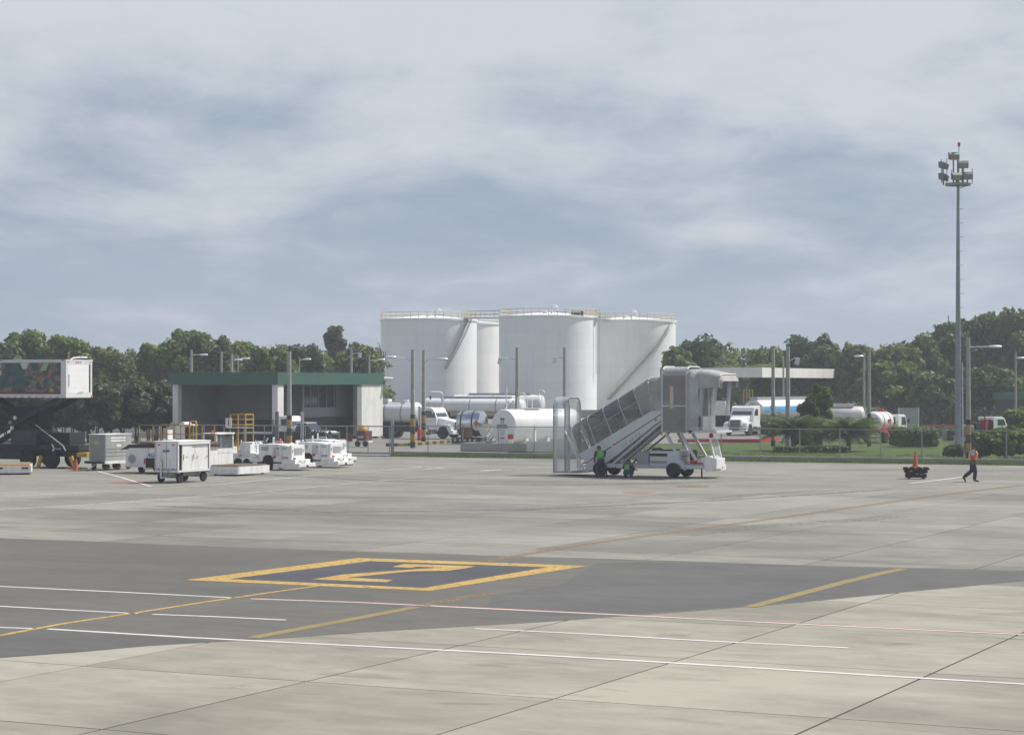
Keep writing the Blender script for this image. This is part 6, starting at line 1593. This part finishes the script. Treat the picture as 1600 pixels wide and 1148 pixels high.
# red fire cart with yellow lid
fc_ = thing("fire_cart", "dark red fire cart with a yellow cover beside the building's white end wall", "cart", at(571, 158), RZ)
part(fc_, "tank", MB().box(-.75, 0, 0, 1.0, .45, 1.15), M("dark_red_paint", (.16, .035, .04), .5, var=.1), bev=.04)
part(fc_, "cover", MB().lathe([(.36, 0), (.34, .16), (.22, .36), (.02, .44)], 12, c=(-.45, .4, 1.15)), yel, smooth=40)
part(fc_, "lettering_strip", MB().box(-.65, -.15, -.012, -.001, .62, .80), MATS["faded_lettering"])
part(fc_, "frame", MB().box(-.8, .05, .05, .95, .30, .448), white)
for x_ in (-.7, -.05): wheel(fc_, x_, .1, .22, .12, hub=rimm)

# ------------------------------------------------------------------ fixed tanks and trailers
dz_ = thing("diesel_tank", "large white horizontal diesel tank on a concrete plinth behind the fence", "fuel tank", at(787, 150), -math.radians(43))
m_dt = M("diesel_tank_paint", (.72, .725, .72), .35, var=.03, dirt=.14, scale=.8)
DR = 1.19
tb = part(dz_, "tank", MB().lathe([(.01, -.06), (DR * .7, -.05), (DR * .97, -.02), (DR, .05), (DR, 6.9), (DR * .9, 7.0), (.01, 7.06)], 48, 'y', (0, 0, 1.62)), m_dt, smooth=35)
for y_ in (1.2, 3.4, 5.6): part(dz_, "saddle", MB().box(-1.0, 1.0, y_, y_ + .25, .25, .85), m_wall)
dk_l = M("dark_lettering", (.05, .055, .07), .6); gr_l = M("green_lettering", (.05, .19, .13), .6)
text(dz_, "tank_lettering", "DIESEL", .36, (-.06, -.085, 1.62), FRONT, gr_l)
for k, (z_, w_, h_) in enumerate(((2.10, .40, .10), (1.34, .5, .06), (1.20, .34, .05), (1.06, .44, .05), (.80, .36, .07))): part(dz_, "printed_line", MB().box(-.06 - w_ / 2, -.06 + w_ / 2, -.092, -.075, z_, z_ + h_), dk_l if k in (0, 4) else MATS["faded_lettering"])
text(dz_, "tank_lettering", "11", .36, (-.06, -.085, 1.93), FRONT, dk_l)
part(dz_, "red_sign", MB().box(.55, 1.05, -.16, -.13, .78, 1.08), redp)
part(dz_, "white_sign", MB().box(.55, 1.0, -.16, -.13, .50, .74), white)
rl = part(dz_, "top_platform", MB().box(-.45, .45, 1.9, 3.4, 2.82, 2.87), m_rail)
for x_, y_ in ((-.45, 1.9), (.45, 1.9), (-.45, 3.4), (.45, 3.4)): part(rl, "rail_post", MB().bar((x_, y_, 2.86), (x_, y_, 3.65), .04), m_rail)
for x_ in (-.45, .45): part(rl, "handrail", MB().bar((x_, 1.9, 3.65), (x_, 3.4, 3.65), .04), m_rail)
part(dz_, "vent_pipe", MB().cyl((-.3, .6, 2.7), (-.3, .6, 4.35), .05, seg=6), m_rail)
ldr = part(dz_, "ladder", MB().bar((-2.6, .3, .35), (-.55, 1.1, 3.4), .07).bar((-2.5, .75, .35), (-.45, 1.5, 3.4), .07), steel)
for k in range(9):
    t_ = (k + .5) / 9; part(ldr, "rung", MB().bar((-2.6 + 2.05 * t_, .3 + .8 * t_, .35 + 3.05 * t_), (-2.5 + 2.05 * t_, .75 + .75 * t_, .35 + 3.05 * t_), .035), steel)
part(dz_, "pipework", MB().tube([(-.6, -.15, .6), (-1.2, -.2, .55), (-1.7, .1, .5), (-1.7, .5, .7), (-1.4, .9, 1.3)], .07, 8), chrome, smooth=40)
part(dz_, "valve", MB().lathe([(.02, -.15), (.16, -.12), (.16, .12), (.02, .15)], 10, 'x', (-1.2, -.2, .58)), chrome, smooth=40)
part(dz_, "valve", MB().lathe([(.02, -.12), (.13, -.1), (.13, .1), (.02, .12)], 10, 'x', (-1.7, .2, .52)), darkp, smooth=40)
part(dz_, "standpipe", MB().box(2.1, 2.3, .6, .8, .2, 1.35), white)
bn = thing("containment_wall", "low concrete containment wall round the diesel tank", "wall", at(787, 147.5), -math.radians(26))
part(bn, "front_wall", MB().box(-3.0, 2.0, -.6, -.4, 0, .55), m_kerb)
part(bn, "front_wall", MB().box(2.002, 6.6, -.6, -.4, 0, .72), m_wall)
part(bn, "side_wall", MB().box(-3.0, -2.8, -.398, 7, 0, .55), m_kerb)
part(bn, "floor", MB().box(-2.79, 6.6, -.39, 8, 0, .18), m_kerb)
# polished tank on a skid
ps = thing("polished_tank", "small polished steel tank with dark straps left of the diesel tank", "fuel tank", at(737, 166), RZ + .1)
tb = tank_body(ps, 1.15, -1.1, .98, 1.55, chrome, end=.4, bands=(-.55, .35))
part(ps, "skid", MB().box(-1.0, 1.0, -.7, .7, .12, .5), darkp)
part(ps, "rust_panel", MB().box(-.5, .45, -1.0, -.94, .5, 1.2), M("rust_brown_panel", (.20, .10, .06), .8, var=.3))
part(ps, "hazard_diamond", MB().prism([(.75, 1.35), (1.0, 1.6), (.75, 1.85), (.5, 1.6)], -.99, -.96), M("orange_placard", (.45, .16, .10), .6, var=.1))
part(ps, "pump_rack", MB().box(-1.2, 1.3, -1.15, -.9, .05, .42), darkp)
for k in range(5): part(ps, "gauge", MB().cyl((-.9 + .4 * k, -1.16, .3), (-.9 + .4 * k, -1.19, .3), .09, seg=8), m_rail)
# long white trailers between the tanks and the yard
for k, (px_, d_, L_, zc, lab) in enumerate(((820, 232, 11.5, 2.05, "long white tank trailer in front of the middle storage tank, nearer one"), (850, 246, 11.0, 2.35, "long white tank trailer in front of the middle storage tank, farther one"))):
    lt = thing("tank_trailer", lab, "tank trailer", at(px_, d_), RZ + .12, "white tank trailers below the storage tanks")
    tank_body(lt, 0, -L_, 1.0, zc, m_twhite, bands=(-3, -6, -9))
    part(lt, "frame", MB().box(-L_ + .5, -.5, -.45, .45, .85, 1.1), darkp)
    part(lt, "orange_stripe", MB().box(-L_ + .6, -.6, -1.02, -.97, zc - .55, zc - .38), M("orange_stripe_paint", (.50, .26, .10), .5, var=.15))
    part(lt, "manhole_row", MB().box(-L_ + 2, -1.5, -.2, .2, zc + .97, zc + 1.2), steel)
    for x_ in (-L_ + 1.4, -L_ + 2.6, -1.5):
        for s_ in (-1, 1): wheel(lt, x_, s_ * .8, .5, .4, s_)
    part(lt, "valve_cluster", MB().tube([(-.6, 0, zc + 1.0), (-.6, 0, zc + 1.5), (-.2, 0, zc + 1.55), (.1, 0, zc + 1.2)], .09, 7), m_rail, smooth=40)
# loading arms
for px_, d_, hh, L_, lab in ((691, 215, 3.75, -1.05, "white angled loading pipe in front of the leftmost tank"),):
    la = thing("loading_pipe", lab, "pipe", at(px_, d_), 0)
    part(la, "pipe", MB().tube([(0, 0, 0), (0, 0, hh - .2), (-.08, 0, hh - .05), (-.2, 0, hh), (L_, 0, hh + .02), (L_ - .1, 0, hh - .05), (L_ - .12, 0, hh - .35)], .10, 8), m_rail, smooth=40)
    part(la, "nozzle", MB().cyl((L_ - .12, 0, hh - .36), (L_ - .12, 0, hh - .7), .11, .07, 8), darkp, smooth=40)
    part(la, "foot_plate", MB().box(-.25, .25, -.25, .25, 0, .06), steel)
gr = thing("pipe_gantry", "low steel pipe rack with handrail in front of the leftmost tank's lit side", "pipe rack", at(740, 250), RZ)
for k in range(5): part(gr, "rail_post", MB().bar((-5 + 2.2 * k, 0, 0), (-5 + 2.2 * k, 0, 2.6), .08), steel)
for z_ in (2.05, 2.6): part(gr, "handrail", MB().bar((-5, 0, z_), (3.8, 0, z_), .07), steel)
part(gr, "deck", MB().box(-5, 3.8, .1, 1.2, 1.4, 1.55), steel)
# yellow stand with a numbered sign
nsd = thing("numbered_platform", "yellow service platform with a white sign reading 1", "platform", at(362, 140), RZ)
for x_ in (-.1, 1.05):
    for y_ in (0, .9): part(nsd, "leg", MB().bar((x_, y_, 0), (x_, y_, 2.6), .07), yel)
part(nsd, "deck", MB().box(-.14, 1.1, -.04, .94, 1.70, 1.77), steel)
for z_ in (1.95, 2.27, 2.60):
    for y_ in (0, .9): part(nsd, "handrail", MB().bar((-.1, y_, z_), (1.05, y_, z_), .06), yel)
    part(nsd, "handrail", MB().bar((1.05, 0, z_), (1.05, .9, z_), .06), yel)
sg_ = part(nsd, "number_sign", MB().box(-.42, .06, -.08, -.05, 1.72, 2.36), white)
text(nsd, "sign_figure", "1", .62, (-.18, -.09, 2.04), FRONT, redp)
part(nsd, "access_steps", MB().bar((-.3, 0, 0), (-.1, 0, 1.7), .06).bar((-.3, .9, 0), (-.1, .9, 1.7), .06), yel)
# signs on the gate
s1 = thing("notice_sign", "small grey notice plate on the gate left of the numbered platform", "sign", at(347, 143), 0)
part(s1, "plate", MB().box(-.10, .10, -.02, 0, .95, 1.35), M("notice_grey", (.42, .44, .45), .6, var=.05))
part(s1, "post", MB().bar((0, .03, 0), (0, .03, 1.4), .04), greyp)
s2 = thing("notice_sign", "small dark red notice on the gate near the fire cart", "sign", at(545, 140.5), 0)
part(s2, "plate", MB().box(-.23, .23, -.02, 0, .85, 1.35), M("notice_maroon", (.16, .05, .06), .6, var=.1))
part(s2, "post", MB().bar((0, .03, 0), (0, .03, 1.4), .04), greyp)
# red hydrant extinguishers
for px_, d_, lab in ((437.5, 139, "red fire extinguisher on wheels by the dark gate post"), (655, 176, "red extinguisher standing between the two striped lamp posts")):
    ex = thing("fire_extinguisher", lab, "extinguisher", at(px_, d_), 0)
    part(ex, "cylinder", MB().lathe([(.14, .0), (.15, .04), (.15, .85), (.10, .98), (.04, 1.05)], 14, c=(0, 0, .05)), M("bright_red_paint", (.52, .04, .04), .4, var=.05), smooth=40)
    part(ex, "valve", MB().box(-.08, .08, -.03, .03, 1.1, 1.18), darkp)
    part(ex, "foot", MB().cyl((0, 0, 0), (0, 0, .05), .17, seg=12), darkp)
# ------------------------------------------------------------------ people
m_skin = M("skin_brown", (.17, .095, .065), .6, var=.08)
m_navy = M("navy_cloth", (.028, .032, .052), .85, var=.2, scale=8)
m_shirt = M("pale_shirt_cloth", (.40, .42, .46), .85, var=.08)
m_vor = M("orange_vest_cloth", (.68, .15, .05), .7, var=.1, scale=9)
m_vye = M("lime_vest_tape", (.58, .60, .20), .6, var=.08)
m_vgr = M("green_vest_cloth", (.08, .42, .11), .7, var=.1, scale=9)
m_dark = M("dark_uniform_cloth", (.03, .034, .042), .85, var=.25, scale=9)
m_shoe = M("black_shoe_leather", (.02, .02, .022), .5, var=.2)
m_hair = M("black_hair", (.018, .016, .015), .7, var=.2)
def skin_mesh(name, pts, edges, rads, mat, parent, sub=2, root=0):
    me = bpy.data.meshes.new(name); me.from_pydata([tuple(p) for p in pts], edges, [])
    ob = bpy.data.objects.new(name, me); COL.objects.link(ob)
    bm = bmesh.new(); bm.from_mesh(me); ly = bm.verts.layers.skin.verify(); bm.verts.ensure_lookup_table()
    for i, v in enumerate(bm.verts):
        r_ = rads[i]; v[ly].radius = tuple(1.28 * q_ for q_ in r_) if isinstance(r_, tuple) else (r_ * 1.28, r_ * 1.28); v[ly].use_root = (i == root)
    bm.to_mesh(me); bm.free()
    md_ = ob.modifiers.new("skin", 'SKIN'); md_.use_smooth_shade = True
    sb_ = ob.modifiers.new("sub", 'SUBSURF'); sb_.levels = sub; sb_.render_levels = sub
    dg = bpy.context.evaluated_depsgraph_get()
    nm = bpy.data.meshes.new_from_object(ob.evaluated_get(dg)); bpy.data.objects.remove(ob)
    nm.name = name; nm.materials.clear(); nm.materials.append(mat); nm.shade_smooth()
    return link(name, nm, parent)
def person(label, loc, rz, J, vest, tape, shirt, trousers, cap=None, scale=1.0, sleeves=True):
    """J: joint positions, figure facing +x"""
    root = thing("person", label, "person", loc, rz); root.scale = (scale,) * 3
    j = {k: Vector(v) for k, v in J.items()}
    n = ['pelvis', 'waist', 'chest', 'neck', 'head0', 'head1', 'shL', 'elL', 'wrL', 'shR', 'elR', 'wrR', 'hipL', 'knL', 'anL', 'toL', 'hipR', 'knR', 'anR', 'toR']
    fw = Vector((.03, 0, 0)); hd = j['head']; up_ = (hd - j['neck']).normalized()
    P = {k: v for k, v in j.items()}
    P['head0'] = hd - up_ * .045 + j.get('face', Vector((1, 0, 0))) * .015; P['head1'] = hd + up_ * .075
    idx = {k: i for i, k in enumerate(n)}
    ed = [('pelvis', 'waist'), ('waist', 'chest'), ('chest', 'neck'), ('neck', 'head0'), ('head0', 'head1'), ('chest', 'shL'), ('shL', 'elL'), ('elL', 'wrL'), ('chest', 'shR'), ('shR', 'elR'), ('elR', 'wrR'),
          ('pelvis', 'hipL'), ('hipL', 'knL'), ('knL', 'anL'), ('anL', 'toL'), ('pelvis', 'hipR'), ('hipR', 'knR'), ('knR', 'anR'), ('anR', 'toR')]
    rad = {'pelvis': (.12, .15), 'waist': (.10, .135), 'chest': (.12, .16), 'neck': .055, 'head0': (.075, .085), 'head1': (.08, .09), 'hipL': .09, 'hipR': .09, 'knL': .058, 'knR': .058, 'anL': .042, 'anR': .042, 'toL': .035, 'toR': .035,
           'shL': .065, 'shR': .065, 'elL': .043, 'elR': .043, 'wrL': .030, 'wrR': .030}
    body = skin_mesh("body", [P[k] for k in n], [(idx[a_], idx[b_]) for a_, b_ in ed], [rad[k] for k in n], m_skin, root)
    f = j.get('face', Vector((1, 0, 0))).normalized(); sdv = up_.cross(f).normalized()
    # face: nose, eyes, ears, mouth
    fc0 = P['head0'] + up_ * .03
    nose = MB().cyl(fc0 + f * .075, fc0 + f * .105 - up_ * .025, .014, .018, 6); part(body, "nose", nose, m_skin, smooth=60)
    for s_ in (-1, 1):
        part(body, "eye", MB().lathe([(.002, -.012), (.012, 0), (.002, .012)], 8, 'z', tuple(fc0 + up_ * .022 + f * .080 + sdv * (.032 * s_))), m_hair)
        part(body, "ear", MB().cyl(fc0 + sdv * (.083 * s_), fc0 + sdv * (.098 * s_), .028, .022, 8), m_skin, smooth=50)
    part(body, "mouth", MB().bar(fc0 - up_ * .055 + f * .083 - sdv * .022, fc0 - up_ * .055 + f * .083 + sdv * .022, .012, .008), M("lip", (.14, .06, .05), .6))
    hm_ = MB().lathe([(.092, -.01), (.102, .03), (.096, .075), (.06, .115), (.005, .125)], 16)
    q = Vector((0, 0, 1)).rotation_difference(up_)
    cp = part(root, "cap" if cap else "hair", hm_, cap or m_hair, smooth=60); cp.location = P['head0'] + up_ * .045; cp.rotation_mode = 'QUATERNION'; cp.rotation_quaternion = q
    if cap:
        brim = part(cp, "brim", MB().slab([(f.x * .07 + sdv.x * .08, f.y * .07 + sdv.y * .08), (f.x * .19 + sdv.x * .05, f.y * .19 + sdv.y * .05), (f.x * .19 - sdv.x * .05, f.y * .19 - sdv.y * .05), (f.x * .07 - sdv.x * .08, f.y * .07 - sdv.y * .08)], .0, .015), cap)
    # hands
    for s_ in ('L', 'R'):
        w_, e_ = P['wr' + s_], P['el' + s_]; d = (w_ - e_).normalized(); sd_ = d.cross(Vector((1, 0, .01))).normalized(); nrm_ = d.cross(sd_)
        hb = MB().bar(w_ - d * .01, w_ + d * .09, .075, .03)
        for k, L_ in enumerate((.07, .082, .076, .06)):
            b0_ = w_ + d * .085 + nrm_ * 0 + sd_ * ((k - 1.5) * .019); m1 = b0_ + d * L_ * .55 + Vector((.012, 0, 0)); hb.tube([b0_, m1, m1 + d * L_ * .4 + Vector((.02, 0, 0))], [.0095, .0088, .007], 5)
        b0_ = w_ + d * .02 + sd_ * .035; hb.tube([b0_, b0_ + d * .035 + sd_ * .028, b0_ + d * .07 + sd_ * .03], [.012, .0105, .008], 5)
        part(root, "hand", hb, m_skin, smooth=60)
    def cloth(name, ks, es, rr, mat):
        ix = {k: i for i, k in enumerate(ks)}
        return skin_mesh(name, [P[k] for k in ks], [(ix[a_], ix[b_]) for a_, b_ in es], [rr[k] for k in ks], mat, root)
    g = lambda r_, d_: tuple(x + d_ for x in r_) if isinstance(r_, tuple) else r_ + d_
    tk = ['pelvis', 'waist', 'hipL', 'knL', 'anL', 'hipR', 'knR', 'anR']
    tr_ = {k: g(rad[k], .022) for k in tk}; tr_['anL'] = tr_['anR'] = .072; tr_['waist'] = (.105, .14)
    Pw = P['waist'].copy(); P['waist'] = P['pelvis'].lerp(Pw, .5)
    cloth("trousers", tk, [('pelvis', 'waist'), ('pelvis', 'hipL'), ('hipL', 'knL'), ('knL', 'anL'), ('pelvis', 'hipR'), ('hipR', 'knR'), ('knR', 'anR')], tr_, trousers)
    P['waist'] = Pw
    P['mL'] = P['shL'].lerp(P['elL'], 1.0 if not sleeves else .85); P['mR'] = P['shR'].lerp(P['elR'], 1.0 if not sleeves else .85)
    ck = ['waist', 'chest', 'shL', 'mL', 'shR', 'mR']
    cloth("shirt", ck, [('waist', 'chest'), ('chest', 'shL'), ('shL', 'mL'), ('chest', 'shR'), ('shR', 'mR')], {'waist': (.115, .15), 'chest': (.13, .17), 'shL': .078, 'shR': .078, 'mL': .062, 'mR': .062}, shirt)
    P['vt'] = P['chest'].lerp(P['neck'], .55); P['vb'] = P['pelvis'].lerp(P['waist'], .45)
    vk = ['vb', 'waist', 'chest', 'vt']
    vo = cloth("safety_vest", vk, [('vb', 'waist'), ('waist', 'chest'), ('chest', 'vt')], {'vb': (.15, .185), 'waist': (.14, .175), 'chest': (.155, .20), 'vt': (.10, .15)}, vest)
    if tape:
        for s_ in (-1, 1):
            sdc = Vector((0, 1, 0))
            tp_ = [P['vt'] + sdc * (.09 * s_) + Vector((.10, 0, 0)), P['chest'] + sdc * (.10 * s_) + Vector((.165, 0, 0)), P['waist'] + sdc * (.10 * s_) + Vector((.15, 0, 0)), P['vb'] + sdc * (.10 * s_) + Vector((.15, 0, 0))]
            part(vo, "tape", MB().tube(tp_, .028, 5), tape, smooth=60)
            tp_ = [P['vt'] + sdc * (.09 * s_) - Vector((.10, 0, 0)), P['chest'] + sdc * (.10 * s_) - Vector((.165, 0, 0)), P['waist'] + sdc * (.10 * s_) - Vector((.15, 0, 0)), P['vb'] + sdc * (.10 * s_) - Vector((.15, 0, 0))]
            part(vo, "tape", MB().tube(tp_, .035, 5), tape, smooth=60)
    for s_ in ('L', 'R'):
        a_, t_ = P['an' + s_], P['to' + s_]; dd = (t_ - a_); dd.normalize()
        part(root, "shoe", MB().tube([a_ - dd * .06 + Vector((0, 0, -.02)), a_ + dd * .03 + Vector((0, 0, -.015)), t_ - dd * .03, t_ + dd * .07], [.045, .052, .046, .025], 8), m_shoe, smooth=60)
    return root
walk = dict(pelvis=(0, 0, .93), waist=(.01, 0, 1.08), chest=(.03, 0, 1.32), neck=(.05, 0, 1.50), head=(.07, 0, 1.63), face=(1, 0, -.12),
            shL=(.03, .20, 1.40), elL=(-.05, .25, 1.13), wrL=(.06, .24, .92), shR=(.03, -.20, 1.40), elR=(-.03, -.26, 1.14), wrR=(.13, -.22, .96),
            hipL=(0, .095, .88), knL=(-.06, .10, .48), anL=(-.42, .10, .20), toL=(-.36, .10, .05), hipR=(0, -.095, .88), knR=(.12, -.10, .50), anR=(.08, -.10, .09), toR=(.22, -.10, .04))
person("walking man in an orange vest, dark cap and dark trousers near the right edge", at(1520, 101.3), -.25, walk, m_vor, m_vye, m_shirt, m_navy, m_navy, 1.0)
stoop = dict(pelvis=(-.08, 0, .82), waist=(-.02, 0, .95), chest=(.08, 0, 1.14), neck=(.17, 0, 1.28), head=(.22, 0, 1.40), face=(.8, 0, -.6),
             shL=(.08, .20, 1.20), elL=(.14, .24, .96), wrL=(.30, .20, .80), shR=(.08, -.20, 1.20), elR=(.14, -.24, .96), wrR=(.30, -.20, .80),
             hipL=(-.08, .10, .78), knL=(.08, .13, .44), anL=(-.08, .14, .09), toL=(.06, .15, .04), hipR=(-.08, -.10, .78), knR=(.08, -.13, .44), anR=(-.06, -.14, .09), toR=(.08, -.15, .04))
person("worker in a green vest bending over the boarding stairs' rear wheel", at(938, 106.2), PI / 2 + .25, stoop, m_vgr, None, m_dark, m_dark, m_hair)
sq = dict(pelvis=(-.10, 0, .26), waist=(-.05, 0, .36), chest=(.02, 0, .52), neck=(.07, 0, .64), head=(.10, 0, .75), face=(.9, 0, -.3),
          shL=(.02, .20, .56), elL=(.14, .28, .40), wrL=(.36, .26, .38), shR=(.02, -.20, .56), elR=(.14, -.28, .40), wrR=(.36, -.26, .38),
          hipL=(-.08, .10, .24), knL=(.24, .17, .42), anL=(.02, .16, .09), toL=(.15, .17, .04), hipR=(-.08, -.10, .24), knR=(.24, -.17, .42), anR=(.02, -.16, .09), toR=(.15, -.17, .04))
person("crouching worker in a green vest under the boarding stairs", at(981, 105.7), PI / 2 - .5, sq, m_vgr, None, m_dark, M("blue_work_trousers", (.035, .05, .10), .85, var=.2), m_hair)
person("man in dark blue standing behind the white baggage tractors", at(513, 128.5), RZ + .5, dict(walk, anL=(-.1, .1, .09), toL=(.04, .1, .04), knL=(.03, .10, .50)), m_navy, None, M("blue_shirt_cloth", (.07, .09, .17), .85, var=.1), m_navy, m_navy)

# ------------------------------------------------------------------ traffic cones, rubber chocks
def cone(loc, label, h=.72, rz=0.0):
    r_ = thing("traffic_cone", label, "traffic cone", loc, rz, "orange traffic cones")
    part(r_, "cone_body", MB().lathe([(.155, .03), (.13, .10), (.035, h), (.02, h)], 18), orange, smooth=40)
    part(r_, "base", MB().box(-.19, .19, -.19, .19, 0, .032), orange, bev=.01)
    part(r_, "white_band", MB().lathe([(.098, h * .42), (.070, h * .64)], 18), M("cone_band_white", (.58, .42, .36), .5, var=.1), smooth=40)
    return r_
cc = G(1431, 747.5)
cr_ = thing("chock_cart", "low black cart stacked with rubber wheel chocks under the traffic cone", "cart", cc, RZ * .3)
part(cr_, "bed", MB().box(-.50, .50, -.35, .35, .06, .16), black)
for s_ in (-1, 1):
    for x_ in (-.34, .34): wheel(cr_, x_, s_ * .24, .09, .08, s_, hub=darkp)
rb = random.Random(3)
part(cr_, "crate", MB().box(-.46, .46, -.30, .30, .162, .50), black)
for lv, (n_c, w_, z_) in enumerate(((3, .34, .165), (4, .29, .300), (4, .315, .430))):
    for k in range(n_c):
        for y0 in (-.33, .02):
            x_ = -n_c * w_ / 2 + k * w_ + rb.uniform(-.03, .03); L_ = w_ - .008
            part(cr_, "rubber_chock", MB().prism([(x_, z_), (x_ + L_, z_), (x_ + L_ - .06, z_ + .122), (x_ + .045, z_ + .128)], y0 + rb.uniform(-.03, .02), y0 + .30), rubber, bev=.015)
for x_, z_, m_ in ((-.30, .36, yel), (-.02, .22, greyp), (.2, .20, greyp), (.38, .24, greyp)): part(cr_, "tag", MB().box(x_, x_ + .12, -.385, -.36, z_, z_ + .035), m_)
cone(cc + Vector((-.02, 0, .555)), "orange traffic cone standing on the black chock cart", .78)
cone(G(119, 735), "dark orange traffic cone beside the catering truck's yellow leg", .62)
# ------------------------------------------------------------------ haze over the whole place
hz = MB().box(-660, 660, -220, 780, -1.5, 34)
ho = part(None, "haze", hz, [])
hm = bpy.data.materials.new("haze_air"); hm.use_nodes = True
for n in list(hm.node_tree.nodes): hm.node_tree.nodes.remove(n)
hout = hm.node_tree.nodes.new("ShaderNodeOutputMaterial")
pv = hm.node_tree.nodes.new("ShaderNodeVolumePrincipled")
pv.inputs["Color"].default_value = (.86, .92, 1.0, 1)
pv.inputs["Density"].default_value = .00055
pv.inputs["Anisotropy"].default_value = .3
hm.node_tree.links.new(pv.outputs[0], hout.inputs["Volume"])
ho.data.materials.append(hm); ho["kind"] = "stuff"
tag(ho, "thin pale haze filling the air over the airfield", "haze")
